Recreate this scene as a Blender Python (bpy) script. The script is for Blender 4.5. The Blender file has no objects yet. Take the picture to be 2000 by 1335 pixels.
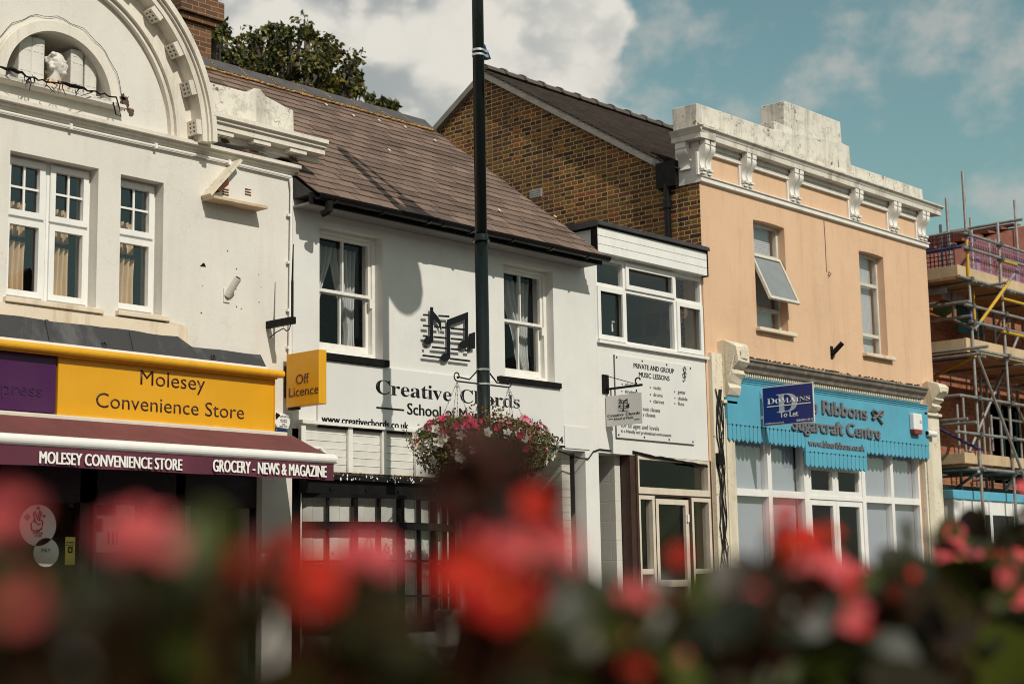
import bpy, bmesh, math, random
from mathutils import Vector, Matrix
from mathutils.geometry import interpolate_bezier
random.seed(7)
R = math.radians
scene = bpy.context.scene
COL = scene.collection

# ------------------------------------------------------------------ camera
# world: X along the street front, Y into the houses, Z up; the house fronts stand on Y = 0
CAM = Vector((0.0, -11.5, 1.45))
FPX, YAW, PITCH, ROLL = 3180.0, R(48.0), R(8.67), R(-1.02)
_f = Vector((math.sin(YAW)*math.cos(PITCH), math.cos(YAW)*math.cos(PITCH), math.sin(PITCH)))
_r0 = Vector((math.cos(YAW), -math.sin(YAW), 0)); _u0 = _r0.cross(_f)
_r = math.cos(ROLL)*_r0 + math.sin(ROLL)*_u0
_u = -math.sin(ROLL)*_r0 + math.cos(ROLL)*_u0
cd = bpy.data.cameras.new('camera'); cam = bpy.data.objects.new('camera', cd); COL.objects.link(cam)
m = Matrix.Identity(4)
for i in range(3):
    m[i][0], m[i][1], m[i][2], m[i][3] = _r[i], _u[i], -_f[i], CAM[i]
cam.matrix_world = m
cd.sensor_width = 36; cd.lens = FPX/2000*36; cd.clip_start = 0.05; cd.clip_end = 3000
cd.dof.use_dof = True; cd.dof.focus_distance = 16.0; cd.dof.aperture_fstop = 2.5; cd.dof.aperture_blades = 9
scene.camera = cam

# ------------------------------------------------------------------ light, sky, exposure
SUN_D = Vector((0.22, 1.0, -0.85)).normalized()          # the way the sunlight travels
SUN_EL = math.asin(-SUN_D.z); SUN_AZ = math.atan2(-SUN_D.x, -SUN_D.y)
sd = bpy.data.lights.new('sun', 'SUN'); sd.energy = 3.5; sd.angle = R(0.5); sd.color = (1.0, 0.94, 0.845)
sun = bpy.data.objects.new('sun', sd); COL.objects.link(sun)
sun.rotation_euler = (-SUN_D).to_track_quat('Z', 'Y').to_euler(); sun.location = (0, -20, 30)
scene.view_settings.view_transform = 'Standard'; scene.view_settings.look = 'None'
scene.view_settings.exposure = 0.0; scene.view_settings.gamma = 1.0
scene.view_settings.use_curve_mapping = False
scene.cycles.use_denoising = True; scene.cycles.filter_width = 1.0; scene.cycles.denoising_prefilter = 'ACCURATE'
scene.cycles.max_bounces = 8; scene.cycles.transparent_max_bounces = 12
scene.cycles.sample_clamp_indirect = 6
W = bpy.data.worlds.new('World'); scene.world = W; W.use_nodes = True
def build_world():
    nt = W.node_tree; N = nt.nodes; L = nt.links; N.clear()
    out = N.new('ShaderNodeOutputWorld'); bg = N.new('ShaderNodeBackground'); bg.inputs[1].default_value = 0.1
    L.new(bg.outputs[0], out.inputs[0])
    sky = N.new('ShaderNodeTexSky'); sky.sky_type = 'NISHITA'; sky.sun_disc = False
    sky.sun_elevation = SUN_EL; sky.sun_rotation = SUN_AZ
    sky.air_density = 1.0; sky.dust_density = 1.5; sky.ozone_density = 1.0
    def math_(op, a, b=None, clamp=False):
        n = N.new('ShaderNodeMath'); n.operation = op; n.use_clamp = clamp
        for i, v in enumerate((a, b)):
            if v is None: continue
            if isinstance(v, (int, float)): n.inputs[i].default_value = v
            else: L.new(v, n.inputs[i])
        return n.outputs[0]
    def mix(f, a, b, mode='MIX'):
        n = N.new('ShaderNodeMix'); n.data_type = 'RGBA'; n.blend_type = mode
        for s, v in ((n.inputs[0], f), (n.inputs[6], a), (n.inputs[7], b)):
            if isinstance(v, (int, float)): s.default_value = v
            elif isinstance(v, tuple): s.default_value = (*v, 1)
            else: L.new(v, s)
        return n.outputs[2]
    def ss(v, a, b):
        n = N.new('ShaderNodeMapRange'); n.interpolation_type = 'SMOOTHSTEP'
        L.new(v, n.inputs[0]); n.inputs[1].default_value = a; n.inputs[2].default_value = b
        return n.outputs[0]
    tint = mix(1.0, sky.outputs[0], SKY_TINT, 'MULTIPLY')
    tc = N.new('ShaderNodeTexCoord'); sx = N.new('ShaderNodeSeparateXYZ'); L.new(tc.outputs['Generated'], sx.inputs[0])
    az = math_('ARCTAN2', sx.outputs[0], sx.outputs[1]); el = math_('ARCSINE', sx.outputs[2])
    cmb = N.new('ShaderNodeCombineXYZ'); L.new(az, cmb.inputs[0]); L.new(math_('MULTIPLY', el, 1.25), cmb.inputs[1])
    def noise(scale, detail, rough, off, dist=0.0):
        mp = N.new('ShaderNodeMapping'); mp.inputs['Location'].default_value = off; L.new(cmb.outputs[0], mp.inputs[0])
        n = N.new('ShaderNodeTexNoise'); n.inputs['Scale'].default_value = scale; n.inputs['Detail'].default_value = detail
        n.inputs['Roughness'].default_value = rough; n.inputs['Distortion'].default_value = dist
        L.new(mp.outputs[0], n.inputs['Vector']); return n.outputs[0]
    # the big cumulus: everything up to a ragged edge at azimuth AZ0, billows from noise
    AZ0 = math.atan2(*(lambda d: (d.x, d.y))(_f + _r*(1250-1000)/FPX - _u*(110-667.5)/FPX))
    edge = math_('SUBTRACT', math_('MULTIPLY', noise(9, 6, 0.55, (3.1, 1.7, 0)), 0.17), 0.085)
    d = math_('SUBTRACT', math_('ADD', edge, AZ0), az)
    cum = math_('MULTIPLY', ss(d, -0.003, 0.012), ss(az, 0.05, 0.30))
    # a lower bank close to the roofs running farther along the street
    top = math_('SUBTRACT', 0.2905, math_('MULTIPLY', math_('SUBTRACT', az, 0.92), 0.42))
    d2 = math_('SUBTRACT', math_('ADD', top, math_('SUBTRACT', math_('MULTIPLY', noise(21, 5, 0.55, (1.2, 8.3, 0)), 0.07), 0.035)), el)
    low = math_('MULTIPLY', ss(d2, -0.003, 0.010), ss(az, 1.02, 0.96))
    cum = math_('MAXIMUM', cum, low)
    wis = math_('MULTIPLY', ss(math_('ADD', math_('MULTIPLY', noise(11, 6, 0.55, (0.4, 2.2, 0)), 0.7), math_('MULTIPLY', noise(30, 4, 0.55, (7.4, 1.2, 0)), 0.3)), 0.47, 0.66), 0.8)
    bil = lambda n: math_('ABSOLUTE', math_('SUBTRACT', math_('MULTIPLY', n, 2.0), 1.0))     # rounded lobes with dark creases between
    puff = math_('ADD', math_('MULTIPLY', ss(bil(noise(9, 3, 0.5, (5.5, 4.4, 0))), 0.0, 0.34), 0.50), math_('MULTIPLY', ss(bil(noise(24, 4, 0.55, (2.5, 0.4, 0))), 0.0, 0.36), 0.25))
    shade = math_('ADD', puff, math_('MULTIPLY', noise(6, 3, 0.5, (8.5, 3.4, 0)), 0.5))
    ccol = mix(ss(shade, 0.25, 0.78), CLOUD_DARK, CLOUD_LIGHT)
    rim = ss(d, 0.16, 0.02)
    ccol = mix(math_('MULTIPLY', rim, 0.45), ccol, CLOUD_LIGHT)
    c1 = mix(wis, tint, WISP)
    c2 = mix(cum, c1, ccol)
    L.new(c2, bg.inputs[0])
SKY_TINT = (1.02, 1.19, 0.84); CLOUD_DARK = (3.7, 4.0, 4.0); CLOUD_LIGHT = (7.6, 7.3, 6.6); WISP = (4.9, 4.9, 4.6)
build_world()

# ------------------------------------------------------------------ measuring: a pixel of the 2000 px photograph to a point on a plane
def ray(px, py): return _f + _r*((px-1000)/FPX) - _u*((py-667.5)/FPX)
def P(px, py, Y=0.0):
    d = ray(px, py); return CAM + d*((Y-CAM.y)/d.y)
def PX(px, py, X):
    d = ray(px, py); return CAM + d*((X-CAM.x)/d.x)
def X_(px, py, Y=0.0): return P(px, py, Y).x
def Z_(px, py, Y=0.0): return P(px, py, Y).z

# ------------------------------------------------------------------ objects
def tag(o, label=None, cat=None, group=None, kind=None):
    if label: o['label'] = label
    if cat: o['category'] = cat
    if group: o['group'] = group
    if kind: o['kind'] = kind
    return o
def thing(name, loc, label, cat, group=None, rz=0.0):
    o = bpy.data.objects.new(name, None); COL.objects.link(o); o.location = loc; o.rotation_euler = (0, 0, rz)
    o.empty_display_size = 0.2
    return tag(o, label, cat, group)
def wloc(o):
    v = Vector((0, 0, 0))
    while o is not None: v = v + o.location; o = o.parent
    return v
class MB:
    """collects shapes in world coordinates, then becomes ONE mesh object under its parent"""
    def __init__(s): s.bm = bmesh.new()
    def face(s, pts):
        vs = [s.bm.verts.new(p) for p in pts]
        try: return s.bm.faces.new(vs)
        except ValueError: return None
    def box(s, x0, x1, y0, y1, z0, z1):
        x0, x1 = min(x0, x1), max(x0, x1); y0, y1 = min(y0, y1), max(y0, y1); z0, z1 = min(z0, z1), max(z0, z1)
        v = [s.bm.verts.new((x, y, z)) for z in (z0, z1) for y in (y0, y1) for x in (x0, x1)]
        for f in ((0,2,3,1),(4,5,7,6),(0,1,5,4),(2,6,7,3),(0,4,6,2),(1,3,7,5)): s.bm.faces.new([v[i] for i in f])
        return s
    def loft(s, A, B, caps=True):
        a = [s.bm.verts.new(p) for p in A]; b = [s.bm.verts.new(p) for p in B]; n = len(a)
        for i in range(n): s.bm.faces.new((a[i], a[(i+1) % n], b[(i+1) % n], b[i]))
        if caps:
            s.bm.faces.new(a[::-1]); s.bm.faces.new(b)
        return s
    def prism(s, poly, y0, y1):                        # outline in X, Z
        return s.loft([(x, y0, z) for x, z in poly], [(x, y1, z) for x, z in poly])
    def prism_yz(s, poly, x0, x1):                     # outline in Y, Z
        return s.loft([(x0, y, z) for y, z in poly], [(x1, y, z) for y, z in poly])
    def prism_xy(s, poly, z0, z1):
        return s.loft([(x, y, z0) for x, y in poly], [(x, y, z1) for x, y in poly])
    def tube(s, a, b, r, n=10, r2=None):
        a = Vector(a); b = Vector(b); r2 = r if r2 is None else r2
        q = (b-a).to_track_quat('Z', 'Y'); c = [(math.cos(2*math.pi*i/n), math.sin(2*math.pi*i/n)) for i in range(n)]
        return s.loft([a + q @ Vector((x*r, y*r, 0)) for x, y in c], [b + q @ Vector((x*r2, y*r2, 0)) for x, y in c])
    def path(s, pts, r, n=8):
        pts = [Vector(p) for p in pts]; rings = []
        rr = r if isinstance(r, (list, tuple)) else [r]*len(pts)
        up = Vector((0, 0, 1))
        for i, p in enumerate(pts):
            t = (pts[min(i+1, len(pts)-1)] - pts[max(i-1, 0)]).normalized()
            ref = up if abs(t.z) < 0.95 else Vector((1, 0, 0))
            u = t.cross(ref).normalized(); v = u.cross(t)
            rings.append([s.bm.verts.new(p + u*math.cos(2*math.pi*k/n)*rr[i] + v*math.sin(2*math.pi*k/n)*rr[i]) for k in range(n)])
        for A, B in zip(rings, rings[1:]):
            for k in range(n): s.bm.faces.new((A[k], A[(k+1) % n], B[(k+1) % n], B[k]))
        s.bm.faces.new(rings[0][::-1]); s.bm.faces.new(rings[-1]); return s
    def lathe(s, prof, c, n=20, axis=None):            # profile (r, h) about the vertical through c
        c = Vector(c); rings = []
        q = Vector(axis).to_track_quat('Z', 'Y') if axis is not None else None
        for r, h in prof:
            ring = []
            for k in range(n):
                v = Vector((math.cos(2*math.pi*k/n)*r, math.sin(2*math.pi*k/n)*r, h))
                ring.append(s.bm.verts.new(c + (q @ v if q else v)))
            rings.append(ring)
        for A, B in zip(rings, rings[1:]):
            for k in range(n): s.bm.faces.new((A[k], A[(k+1) % n], B[(k+1) % n], B[k]))
        s.bm.faces.new(rings[0][::-1]); s.bm.faces.new(rings[-1]); return s
    def ball(s, c, r, sc=(1, 1, 1), sub=2):
        M = Matrix.Translation(c) @ Matrix.Diagonal((r*sc[0], r*sc[1], r*sc[2], 1))
        bmesh.ops.create_icosphere(s.bm, subdivisions=sub, radius=1, matrix=M); return s
    def grid_wall(s, x0, x1, z0, z1, holes, y0, y1):   # a wall slab with square openings and their reveals
        xs = sorted({x0, x1, *[min(max(v, x0), x1) for h in holes for v in h[:2]]})
        zs = sorted({z0, z1, *[min(max(v, z0), z1) for h in holes for v in h[2:4]]})
        nx, nz = len(xs)-1, len(zs)-1
        solid = lambda i, k: 0 <= i < nx and 0 <= k < nz and not any(h[0]-1e-6 <= (xs[i]+xs[i+1])/2 <= h[1]+1e-6 and h[2]-1e-6 <= (zs[k]+zs[k+1])/2 <= h[3]+1e-6 for h in holes)
        cache = {}
        def V(i, j, k):
            if (i, j, k) not in cache: cache[i, j, k] = s.bm.verts.new((xs[i], (y0, y1)[j], zs[k]))
            return cache[i, j, k]
        F = lambda *a: s.bm.faces.new(a)
        for i in range(nx):
            for k in range(nz):
                if not solid(i, k): continue
                F(V(i,0,k), V(i+1,0,k), V(i+1,0,k+1), V(i,0,k+1)); F(V(i,1,k), V(i,1,k+1), V(i+1,1,k+1), V(i+1,1,k))
                if not solid(i-1, k): F(V(i,0,k), V(i,0,k+1), V(i,1,k+1), V(i,1,k))
                if not solid(i+1, k): F(V(i+1,0,k), V(i+1,1,k), V(i+1,1,k+1), V(i+1,0,k+1))
                if not solid(i, k-1): F(V(i,0,k), V(i,1,k), V(i+1,1,k), V(i+1,0,k))
                if not solid(i, k+1): F(V(i,0,k+1), V(i+1,0,k+1), V(i+1,1,k+1), V(i,1,k+1))
        return s
    def wobble(s, amt, seed=0, cell=0.35):             # uneven old surfaces: shift each corner a little
        rnd = random.Random(seed)
        for v in s.bm.verts: v.co += Vector((rnd.uniform(-1, 1), rnd.uniform(-1, 1), rnd.uniform(-1, 1)))*amt
        return s
    def build(s, name, material, parent=None, smooth=False, bevel=0.0, street=False, **tags):
        bm = s.bm
        bmesh.ops.remove_doubles(bm, verts=bm.verts, dist=1e-6)
        bmesh.ops.recalc_face_normals(bm, faces=bm.faces)
        if street:                                     # panes face the street
            for f in bm.faces:
                f.normal_update()
                if f.normal.y > 0: f.normal_flip()
        if parent is not None:
            w = wloc(parent)
            for v in bm.verts: v.co -= w
            loc = None
        else:
            b = [v.co for v in bm.verts]
            loc = Vector(((min(v.x for v in b)+max(v.x for v in b))/2, (min(v.y for v in b)+max(v.y for v in b))/2, min(v.z for v in b)))
            for v in bm.verts: v.co -= loc
        me = bpy.data.meshes.new(name); bm.to_mesh(me); bm.free()
        if smooth: me.shade_smooth()
        o = bpy.data.objects.new(name, me); COL.objects.link(o); me.materials.append(material)
        if parent is not None: o.parent = parent
        else: o.location = loc
        if bevel:
            md = o.modifiers.new('bevel', 'BEVEL'); md.width = bevel; md.segments = 2; md.limit_method = 'ANGLE'; md.angle_limit = R(50)
        return tag(o, **tags) if tags else o

# ------------------------------------------------------------------ materials (procedural, in world position)
MATS = {}
def new_mat(name):
    mt = bpy.data.materials.new(name); mt.use_nodes = True; nt = mt.node_tree
    b = nt.nodes['Principled BSDF']; return mt, nt, nt.nodes, nt.links, b
class NT:
    def __init__(s, nt): s.nt, s.N, s.L = nt, nt.nodes, nt.links
    def put(s, sock, v):
        if isinstance(v, (int, float)): sock.default_value = v
        elif isinstance(v, tuple): sock.default_value = (*v, 1) if len(sock.default_value) == 4 and len(v) == 3 else v
        else: s.L.new(v, sock)
    def pos(s, scale=(1, 1, 1), rot=(0, 0, 0)):
        g = s.N.new('ShaderNodeNewGeometry'); mp = s.N.new('ShaderNodeMapping'); mp.inputs['Scale'].default_value = scale
        mp.inputs['Rotation'].default_value = rot
        s.L.new(g.outputs['Position'], mp.inputs[0]); return mp.outputs[0]
    def noise(s, scale, detail=4, rough=0.55, vec=None, dist=0.0):
        n = s.N.new('ShaderNodeTexNoise'); n.inputs['Scale'].default_value = scale; n.inputs['Detail'].default_value = detail
        n.inputs['Roughness'].default_value = rough; n.inputs['Distortion'].default_value = dist
        s.L.new(vec if vec is not None else s.pos(), n.inputs['Vector']); return n.outputs[0]
    def ramp(s, v, *stops):
        n = s.N.new('ShaderNodeValToRGB'); e = n.color_ramp.elements
        while len(e) > 1: e.remove(e[0])
        for i, (p, c) in enumerate(stops):
            x = e[0] if i == 0 else e.new(p)
            x.position = p; x.color = (*c, 1) if isinstance(c, tuple) else (c, c, c, 1)
        s.L.new(v, n.inputs[0]); return n.outputs[0]
    def mix(s, f, a, b, mode='MIX'):
        n = s.N.new('ShaderNodeMix'); n.data_type = 'RGBA'; n.blend_type = mode
        s.put(n.inputs[0], f); s.put(n.inputs[6], a); s.put(n.inputs[7], b); return n.outputs[2]
    def math(s, op, a, b=0.0):
        n = s.N.new('ShaderNodeMath'); n.operation = op; s.put(n.inputs[0], a); s.put(n.inputs[1], b); return n.outputs[0]
    def bump(s, h, strength, dist):
        n = s.N.new('ShaderNodeBump'); n.inputs['Strength'].default_value = strength; n.inputs['Distance'].default_value = dist
        s.L.new(h, n.inputs['Height']); return n.outputs[0]
    def island(s):
        g = s.N.new('ShaderNodeNewGeometry'); return g.outputs['Random Per Island']
def plain(name, col, rough=0.6, metal=0.0, *, spec=0.5, var=0.12, scale=6.0, bump=0.0, dirt=0.0, dirt_col=(0.10, 0.08, 0.06), coat=0.0):
    if name in MATS: return MATS[name]
    mt, nt, N, L, b = new_mat(name); T = NT(nt)
    n1 = T.noise(scale, 5, 0.6)
    lo = tuple(c*(1-var) for c in col); hi = tuple(min(1, c*(1+var*0.7)) for c in col)
    c = T.ramp(n1, (0.3, lo), (0.7, hi))
    if dirt:
        st = T.noise(1.0, 6, 0.65, T.pos((9, 9, 1.3)))
        sp = T.noise(14, 6, 0.7)
        f = T.math('MULTIPLY', T.ramp(st, (0.48, 0.0), (0.78, 1.0)), T.ramp(sp, (0.35, 0.2), (0.65, 1.0)))
        c = T.mix(T.math('MULTIPLY', f, dirt), c, dirt_col)
    T.put(b.inputs['Base Color'], c); b.inputs['Metallic'].default_value = metal
    T.put(b.inputs['Roughness'], T.ramp(T.noise(scale*2.3, 3), (0.3, max(0.03, rough-0.08)), (0.7, min(1, rough+0.08))))
    b.inputs['Specular IOR Level'].default_value = spec
    if coat: b.inputs['Coat Weight'].default_value = coat
    if bump: L.new(T.bump(T.noise(scale*9, 6, 0.65), bump, 0.01), b.inputs['Normal'])
    MATS[name] = mt; return mt
def stucco(name, col, stain=(0.38, 0.30, 0.22), stain_amt=0.5, chip=0.0, chip_col=(0.09, 0.05, 0.03), bump=0.25, grime=None, crack=0.0):
    mt, nt, N, L, b = new_mat(name); T = NT(nt)
    big = T.noise(0.9, 5, 0.6); mid = T.noise(4.5, 6, 0.65)
    c = T.ramp(big, (0.3, tuple(v*0.93 for v in col)), (0.7, tuple(min(1, v*1.03) for v in col)))
    c = T.mix(T.math('MULTIPLY', T.ramp(mid, (0.5, 0.0), (0.8, 1.0)), 0.22), c, tuple(v*0.72 for v in col))
    st = T.noise(1.0, 7, 0.7, T.pos((4.0, 4.0, 0.45)))                    # rain streaks
    f = T.math('MULTIPLY', T.ramp(st, (0.50, 0.0), (0.74, 1.0)), stain_amt)
    c = T.mix(f, c, stain)
    sp = T.noise(38, 3, 0.5)
    c = T.mix(T.math('MULTIPLY', T.ramp(sp, (0.70, 0.0), (0.78, 1.0)), 0.35*stain_amt), c, tuple(v*0.5 for v in stain))
    h = T.noise(42, 6, 0.7)
    if crack:
        v = N.new('ShaderNodeTexVoronoi'); v.feature = 'DISTANCE_TO_EDGE'; v.inputs['Scale'].default_value = 2.6
        wv = N.new('ShaderNodeVectorMath'); wv.operation = 'ADD'; L.new(T.pos(), wv.inputs[0])
        nn = N.new('ShaderNodeTexNoise'); nn.inputs['Scale'].default_value = 4; L.new(T.pos(), nn.inputs['Vector']); L.new(nn.outputs[1], wv.inputs[1])
        L.new(wv.outputs[0], v.inputs['Vector'])
        cf = T.math('MULTIPLY', T.ramp(v.outputs['Distance'], (0.0, 1.0), (0.02, 0.0)), T.ramp(T.noise(1.7, 3), (0.45, 0.0), (0.6, crack)))
        c = T.mix(cf, c, tuple(v_*0.25 for v_ in stain))
    if chip:
        ch = T.math('ADD', T.math('MULTIPLY', T.noise(3.2, 8, 0.72), 0.75), T.math('MULTIPLY', T.noise(17, 4, 0.6), 0.25))
        cf = T.ramp(ch, (0.655-chip*0.2, 0.0), (0.675-chip*0.2, 1.0))
        c = T.mix(cf, c, chip_col)
        gr = T.math('MULTIPLY', T.ramp(T.noise(6, 9, 0.8), (0.5, 0.0), (0.72, 1.0)), min(1, chip*1.1) if grime is None else grime)
        c = T.mix(gr, c, (0.16, 0.145, 0.12))
        h = T.math('SUBTRACT', h, cf)
    T.put(b.inputs['Base Color'], c); b.inputs['Roughness'].default_value = 0.75
    L.new(T.bump(h, bump, 0.012), b.inputs['Normal'])
    MATS[name] = mt; return mt
def bricks(name, axis, cols, mortar, w, hgt, mort=0.012, bump=0.6, paint=None, offset=0.5):
    mt, nt, N, L, b = new_mat(name); T = NT(nt)
    g = N.new('ShaderNodeNewGeometry'); sx = N.new('ShaderNodeSeparateXYZ'); L.new(g.outputs['Position'], sx.inputs[0])
    cb = N.new('ShaderNodeCombineXYZ'); L.new(sx.outputs[1 if axis == 'Y' else 0], cb.inputs[0]); L.new(sx.outputs[1 if axis == 'XY' else 2], cb.inputs[1])
    jn = N.new('ShaderNodeTexNoise'); jn.inputs['Scale'].default_value = 7; jn.inputs['Detail'].default_value = 3; L.new(g.outputs['Position'], jn.inputs['Vector'])
    jv = N.new('ShaderNodeVectorMath'); jv.operation = 'SCALE'; L.new(jn.outputs[1], jv.inputs[0]); jv.inputs['Scale'].default_value = 0.016
    ad = N.new('ShaderNodeVectorMath'); ad.operation = 'ADD'; L.new(cb.outputs[0], ad.inputs[0]); L.new(jv.outputs[0], ad.inputs[1])
    bt = N.new('ShaderNodeTexBrick'); L.new(ad.outputs[0], bt.inputs['Vector'])
    bt.offset = offset; bt.squash = 0.55 if axis == 'Y' and paint is None else 1.0; bt.squash_frequency = 2
    bt.inputs['Color1'].default_value = (0, 0, 0, 1); bt.inputs['Color2'].default_value = (1, 1, 1, 1); bt.inputs['Mortar'].default_value = (0.5, 0.5, 0.5, 1)
    bt.inputs['Scale'].default_value = 1; bt.inputs['Mortar Size'].default_value = mort/2; bt.inputs['Mortar Smooth'].default_value = 0.25
    bt.inputs['Brick Width'].default_value = w; bt.inputs['Row Height'].default_value = hgt; bt.inputs['Bias'].default_value = 0
    c = T.ramp(bt.outputs[0], *[(i/(len(cols)-1), k) for i, k in enumerate(cols)])
    blot = T.noise(16, 6, 0.7)
    c = T.mix(T.ramp(blot, (0.35, 0.75), (0.7, 0.0)), c, T.mix(0.55, c, (0.02, 0.012, 0.01)))
    c = T.mix(bt.outputs[1], c, T.mix(T.noise(9, 4), tuple(v*0.75 for v in mortar), mortar))
    c = T.mix(T.math('MULTIPLY', T.ramp(T.noise(1.1, 6, 0.65), (0.38, 1.0), (0.62, 0.0)), 0.55), c, T.mix(0.65, c, (0.03, 0.02, 0.015)))
    if paint: c = T.mix(T.ramp(T.noise(6, 6, 0.7), (0.3, 0.93), (0.75, 0.8)), c, paint)
    T.put(b.inputs['Base Color'], c); b.inputs['Roughness'].default_value = 0.85
    h = T.math('ADD', T.math('MULTIPLY', T.math('SUBTRACT', 1.0, bt.outputs[1]), 1.0), T.math('MULTIPLY', T.noise(60, 5, 0.7), 0.45))
    L.new(T.bump(h, bump, 0.012), b.inputs['Normal'])
    MATS[name] = mt; return mt
def glass(name, tint=(0.9, 0.95, 0.95), refl=1.0, rough=0.0):
    mt, nt, N, L, b = new_mat(name); T = NT(nt); N.remove(b)
    out = [n for n in N if n.type == 'OUTPUT_MATERIAL'][0]
    tr = N.new('ShaderNodeBsdfTransparent'); tr.inputs[0].default_value = (*tint, 1)
    gl = N.new('ShaderNodeBsdfGlossy'); gl.inputs['Roughness'].default_value = rough; gl.inputs[0].default_value = (0.95, 0.97, 1, 1)
    L.new(T.bump(T.noise(2.2, 2, 0.4), 0.06, 0.02), gl.inputs['Normal'])
    lw = N.new('ShaderNodeLayerWeight'); lw.inputs[0].default_value = 0.5           # Schlick, the same from both sides
    fr = T.math('ADD', T.math('MULTIPLY', T.math('POWER', lw.outputs['Facing'], 4.0), 0.9), 0.05)
    mx = N.new('ShaderNodeMixShader'); L.new(T.math('MINIMUM', T.math('MULTIPLY', fr, refl), 1.0), mx.inputs[0])
    L.new(tr.outputs[0], mx.inputs[1]); L.new(gl.outputs[0], mx.inputs[2]); L.new(mx.outputs[0], out.inputs[0])
    MATS[name] = mt; return mt
def leaf_mat(name, cols, rough=0.45, trans=0.25, spec=0.5):
    mt, nt, N, L, b = new_mat(name); T = NT(nt)
    c = T.ramp(T.island(), *[(i/max(1, len(cols)-1), k) for i, k in enumerate(cols)])
    c = T.mix(T.math('MULTIPLY', T.noise(30, 3), 0.35), c, T.mix(0.5, c, (0.01, 0.012, 0.004)))
    T.put(b.inputs['Base Color'], c); b.inputs['Roughness'].default_value = rough
    b.inputs['Specular IOR Level'].default_value = spec
    if trans:
        out = [n for n in N if n.type == 'OUTPUT_MATERIAL'][0]
        tl = N.new('ShaderNodeBsdfTranslucent'); T.put(tl.inputs[0], c)
        mx = N.new('ShaderNodeMixShader'); mx.inputs[0].default_value = trans
        L.new(b.outputs[0], mx.inputs[1]); L.new(tl.outputs[0], mx.inputs[2]); L.new(mx.outputs[0], out.inputs[0])
    MATS[name] = mt; return mt

M_CREAM = stucco('cream_render', (0.67, 0.64, 0.575), (0.42, 0.30, 0.18), 0.20, crack=0.12)
M_MOULD = stucco('cream_moulding', (0.70, 0.65, 0.56), (0.30, 0.25, 0.19), 0.55, chip=0.12)
M_PARA = stucco('weathered_parapet', (0.66, 0.62, 0.54), (0.16, 0.14, 0.11), 0.8, chip=0.34, chip_col=(0.15, 0.085, 0.045), crack=1.0, grime=0.75)
M_SILL = stucco('stained_sill', (0.70, 0.60, 0.46), (0.36, 0.22, 0.11), 0.8, chip=0.05)
M_WHITE = stucco('white_render', (0.68, 0.67, 0.63), (0.45, 0.41, 0.34), 0.14, bump=0.18)
M_PEACH = stucco('peach_render', (0.66, 0.435, 0.275), (0.36, 0.22, 0.14), 0.36, bump=0.15, crack=0.18)
M_OLDCREAM = stucco('old_cream_paint', (0.70, 0.63, 0.49), (0.25, 0.19, 0.12), 0.5, chip=0.16, crack=0.6)
M_CONSOLE = stucco('white_console_paint', (0.74, 0.71, 0.65), (0.30, 0.28, 0.25), 0.35, chip=0.03)
M_CORN = stucco('grimy_cornice', (0.62, 0.58, 0.50), (0.14, 0.12, 0.10), 0.9, chip=0.18)
M_GABLE = bricks('stock_brick', 'Y', [(0.04, 0.013, 0.012), (0.15, 0.046, 0.016), (0.22, 0.105, 0.024), (0.09, 0.03, 0.016), (0.26, 0.13, 0.03), (0.025, 0.013, 0.014), (0.36, 0.10, 0.025), (0.28, 0.15, 0.03)], (0.66, 0.45, 0.16), 0.185, 0.0606, 0.0125)
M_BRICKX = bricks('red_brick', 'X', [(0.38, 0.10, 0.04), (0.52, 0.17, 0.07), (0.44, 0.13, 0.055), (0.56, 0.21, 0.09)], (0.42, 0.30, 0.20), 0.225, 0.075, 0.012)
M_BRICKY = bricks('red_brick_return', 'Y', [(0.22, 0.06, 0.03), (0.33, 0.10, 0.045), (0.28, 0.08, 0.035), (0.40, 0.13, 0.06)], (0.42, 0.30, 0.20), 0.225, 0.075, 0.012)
M_CHIM = bricks('chimney_brick', 'X', [(0.08, 0.03, 0.015), (0.20, 0.085, 0.03), (0.13, 0.05, 0.022), (0.26, 0.11, 0.04)], (0.30, 0.22, 0.14), 0.185, 0.061, 0.011)
M_BLOCK = bricks('painted_block', 'Y', [(0.5, 0.48, 0.42), (0.56, 0.54, 0.48)], (0.42, 0.40, 0.35), 0.44, 0.222, 0.012, bump=0.5, paint=(0.60, 0.575, 0.51))
M_PBRICK = bricks('painted_brick', 'Y', [(0.45, 0.42, 0.37), (0.6, 0.57, 0.5)], (0.36, 0.33, 0.29), 0.23, 0.085, 0.012, bump=0.9, paint=(0.58, 0.55, 0.48))
M_UPVC = plain('white_upvc', (0.76, 0.75, 0.71), 0.35, var=0.05, dirt=0.12)
M_WTIMBER = plain('white_gloss_timber', (0.74, 0.72, 0.66), 0.45, var=0.08, bump=0.1, dirt=0.25)
M_BEIGE = plain('aged_door_frame', (0.62, 0.55, 0.44), 0.45, var=0.12, dirt=0.35, dirt_col=(0.25, 0.13, 0.06))
M_BROWN = plain('brown_stain', (0.045, 0.020, 0.013), 0.5, var=0.25)
M_BLACK = plain('black_paint', (0.009, 0.008, 0.008), 0.5, spec=0.12, var=0.3, dirt=0.2, dirt_col=(0.06, 0.05, 0.04))
M_BLACKG = plain('black_gloss_paint', (0.009, 0.008, 0.008), 0.3, spec=0.18, var=0.2)
M_POLE = plain('dark_green_black_pole', (0.007, 0.011, 0.010), 0.25, spec=0.35, var=0.25, scale=3)
M_STEEL = plain('galvanised_steel', (0.34, 0.33, 0.31), 0.5, 0.5, var=0.3, scale=9, dirt=0.6, dirt_col=(0.14, 0.08, 0.05))
M_BAND = plain('bright_clamp_band', (0.65, 0.65, 0.63), 0.3, 0.8)
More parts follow.
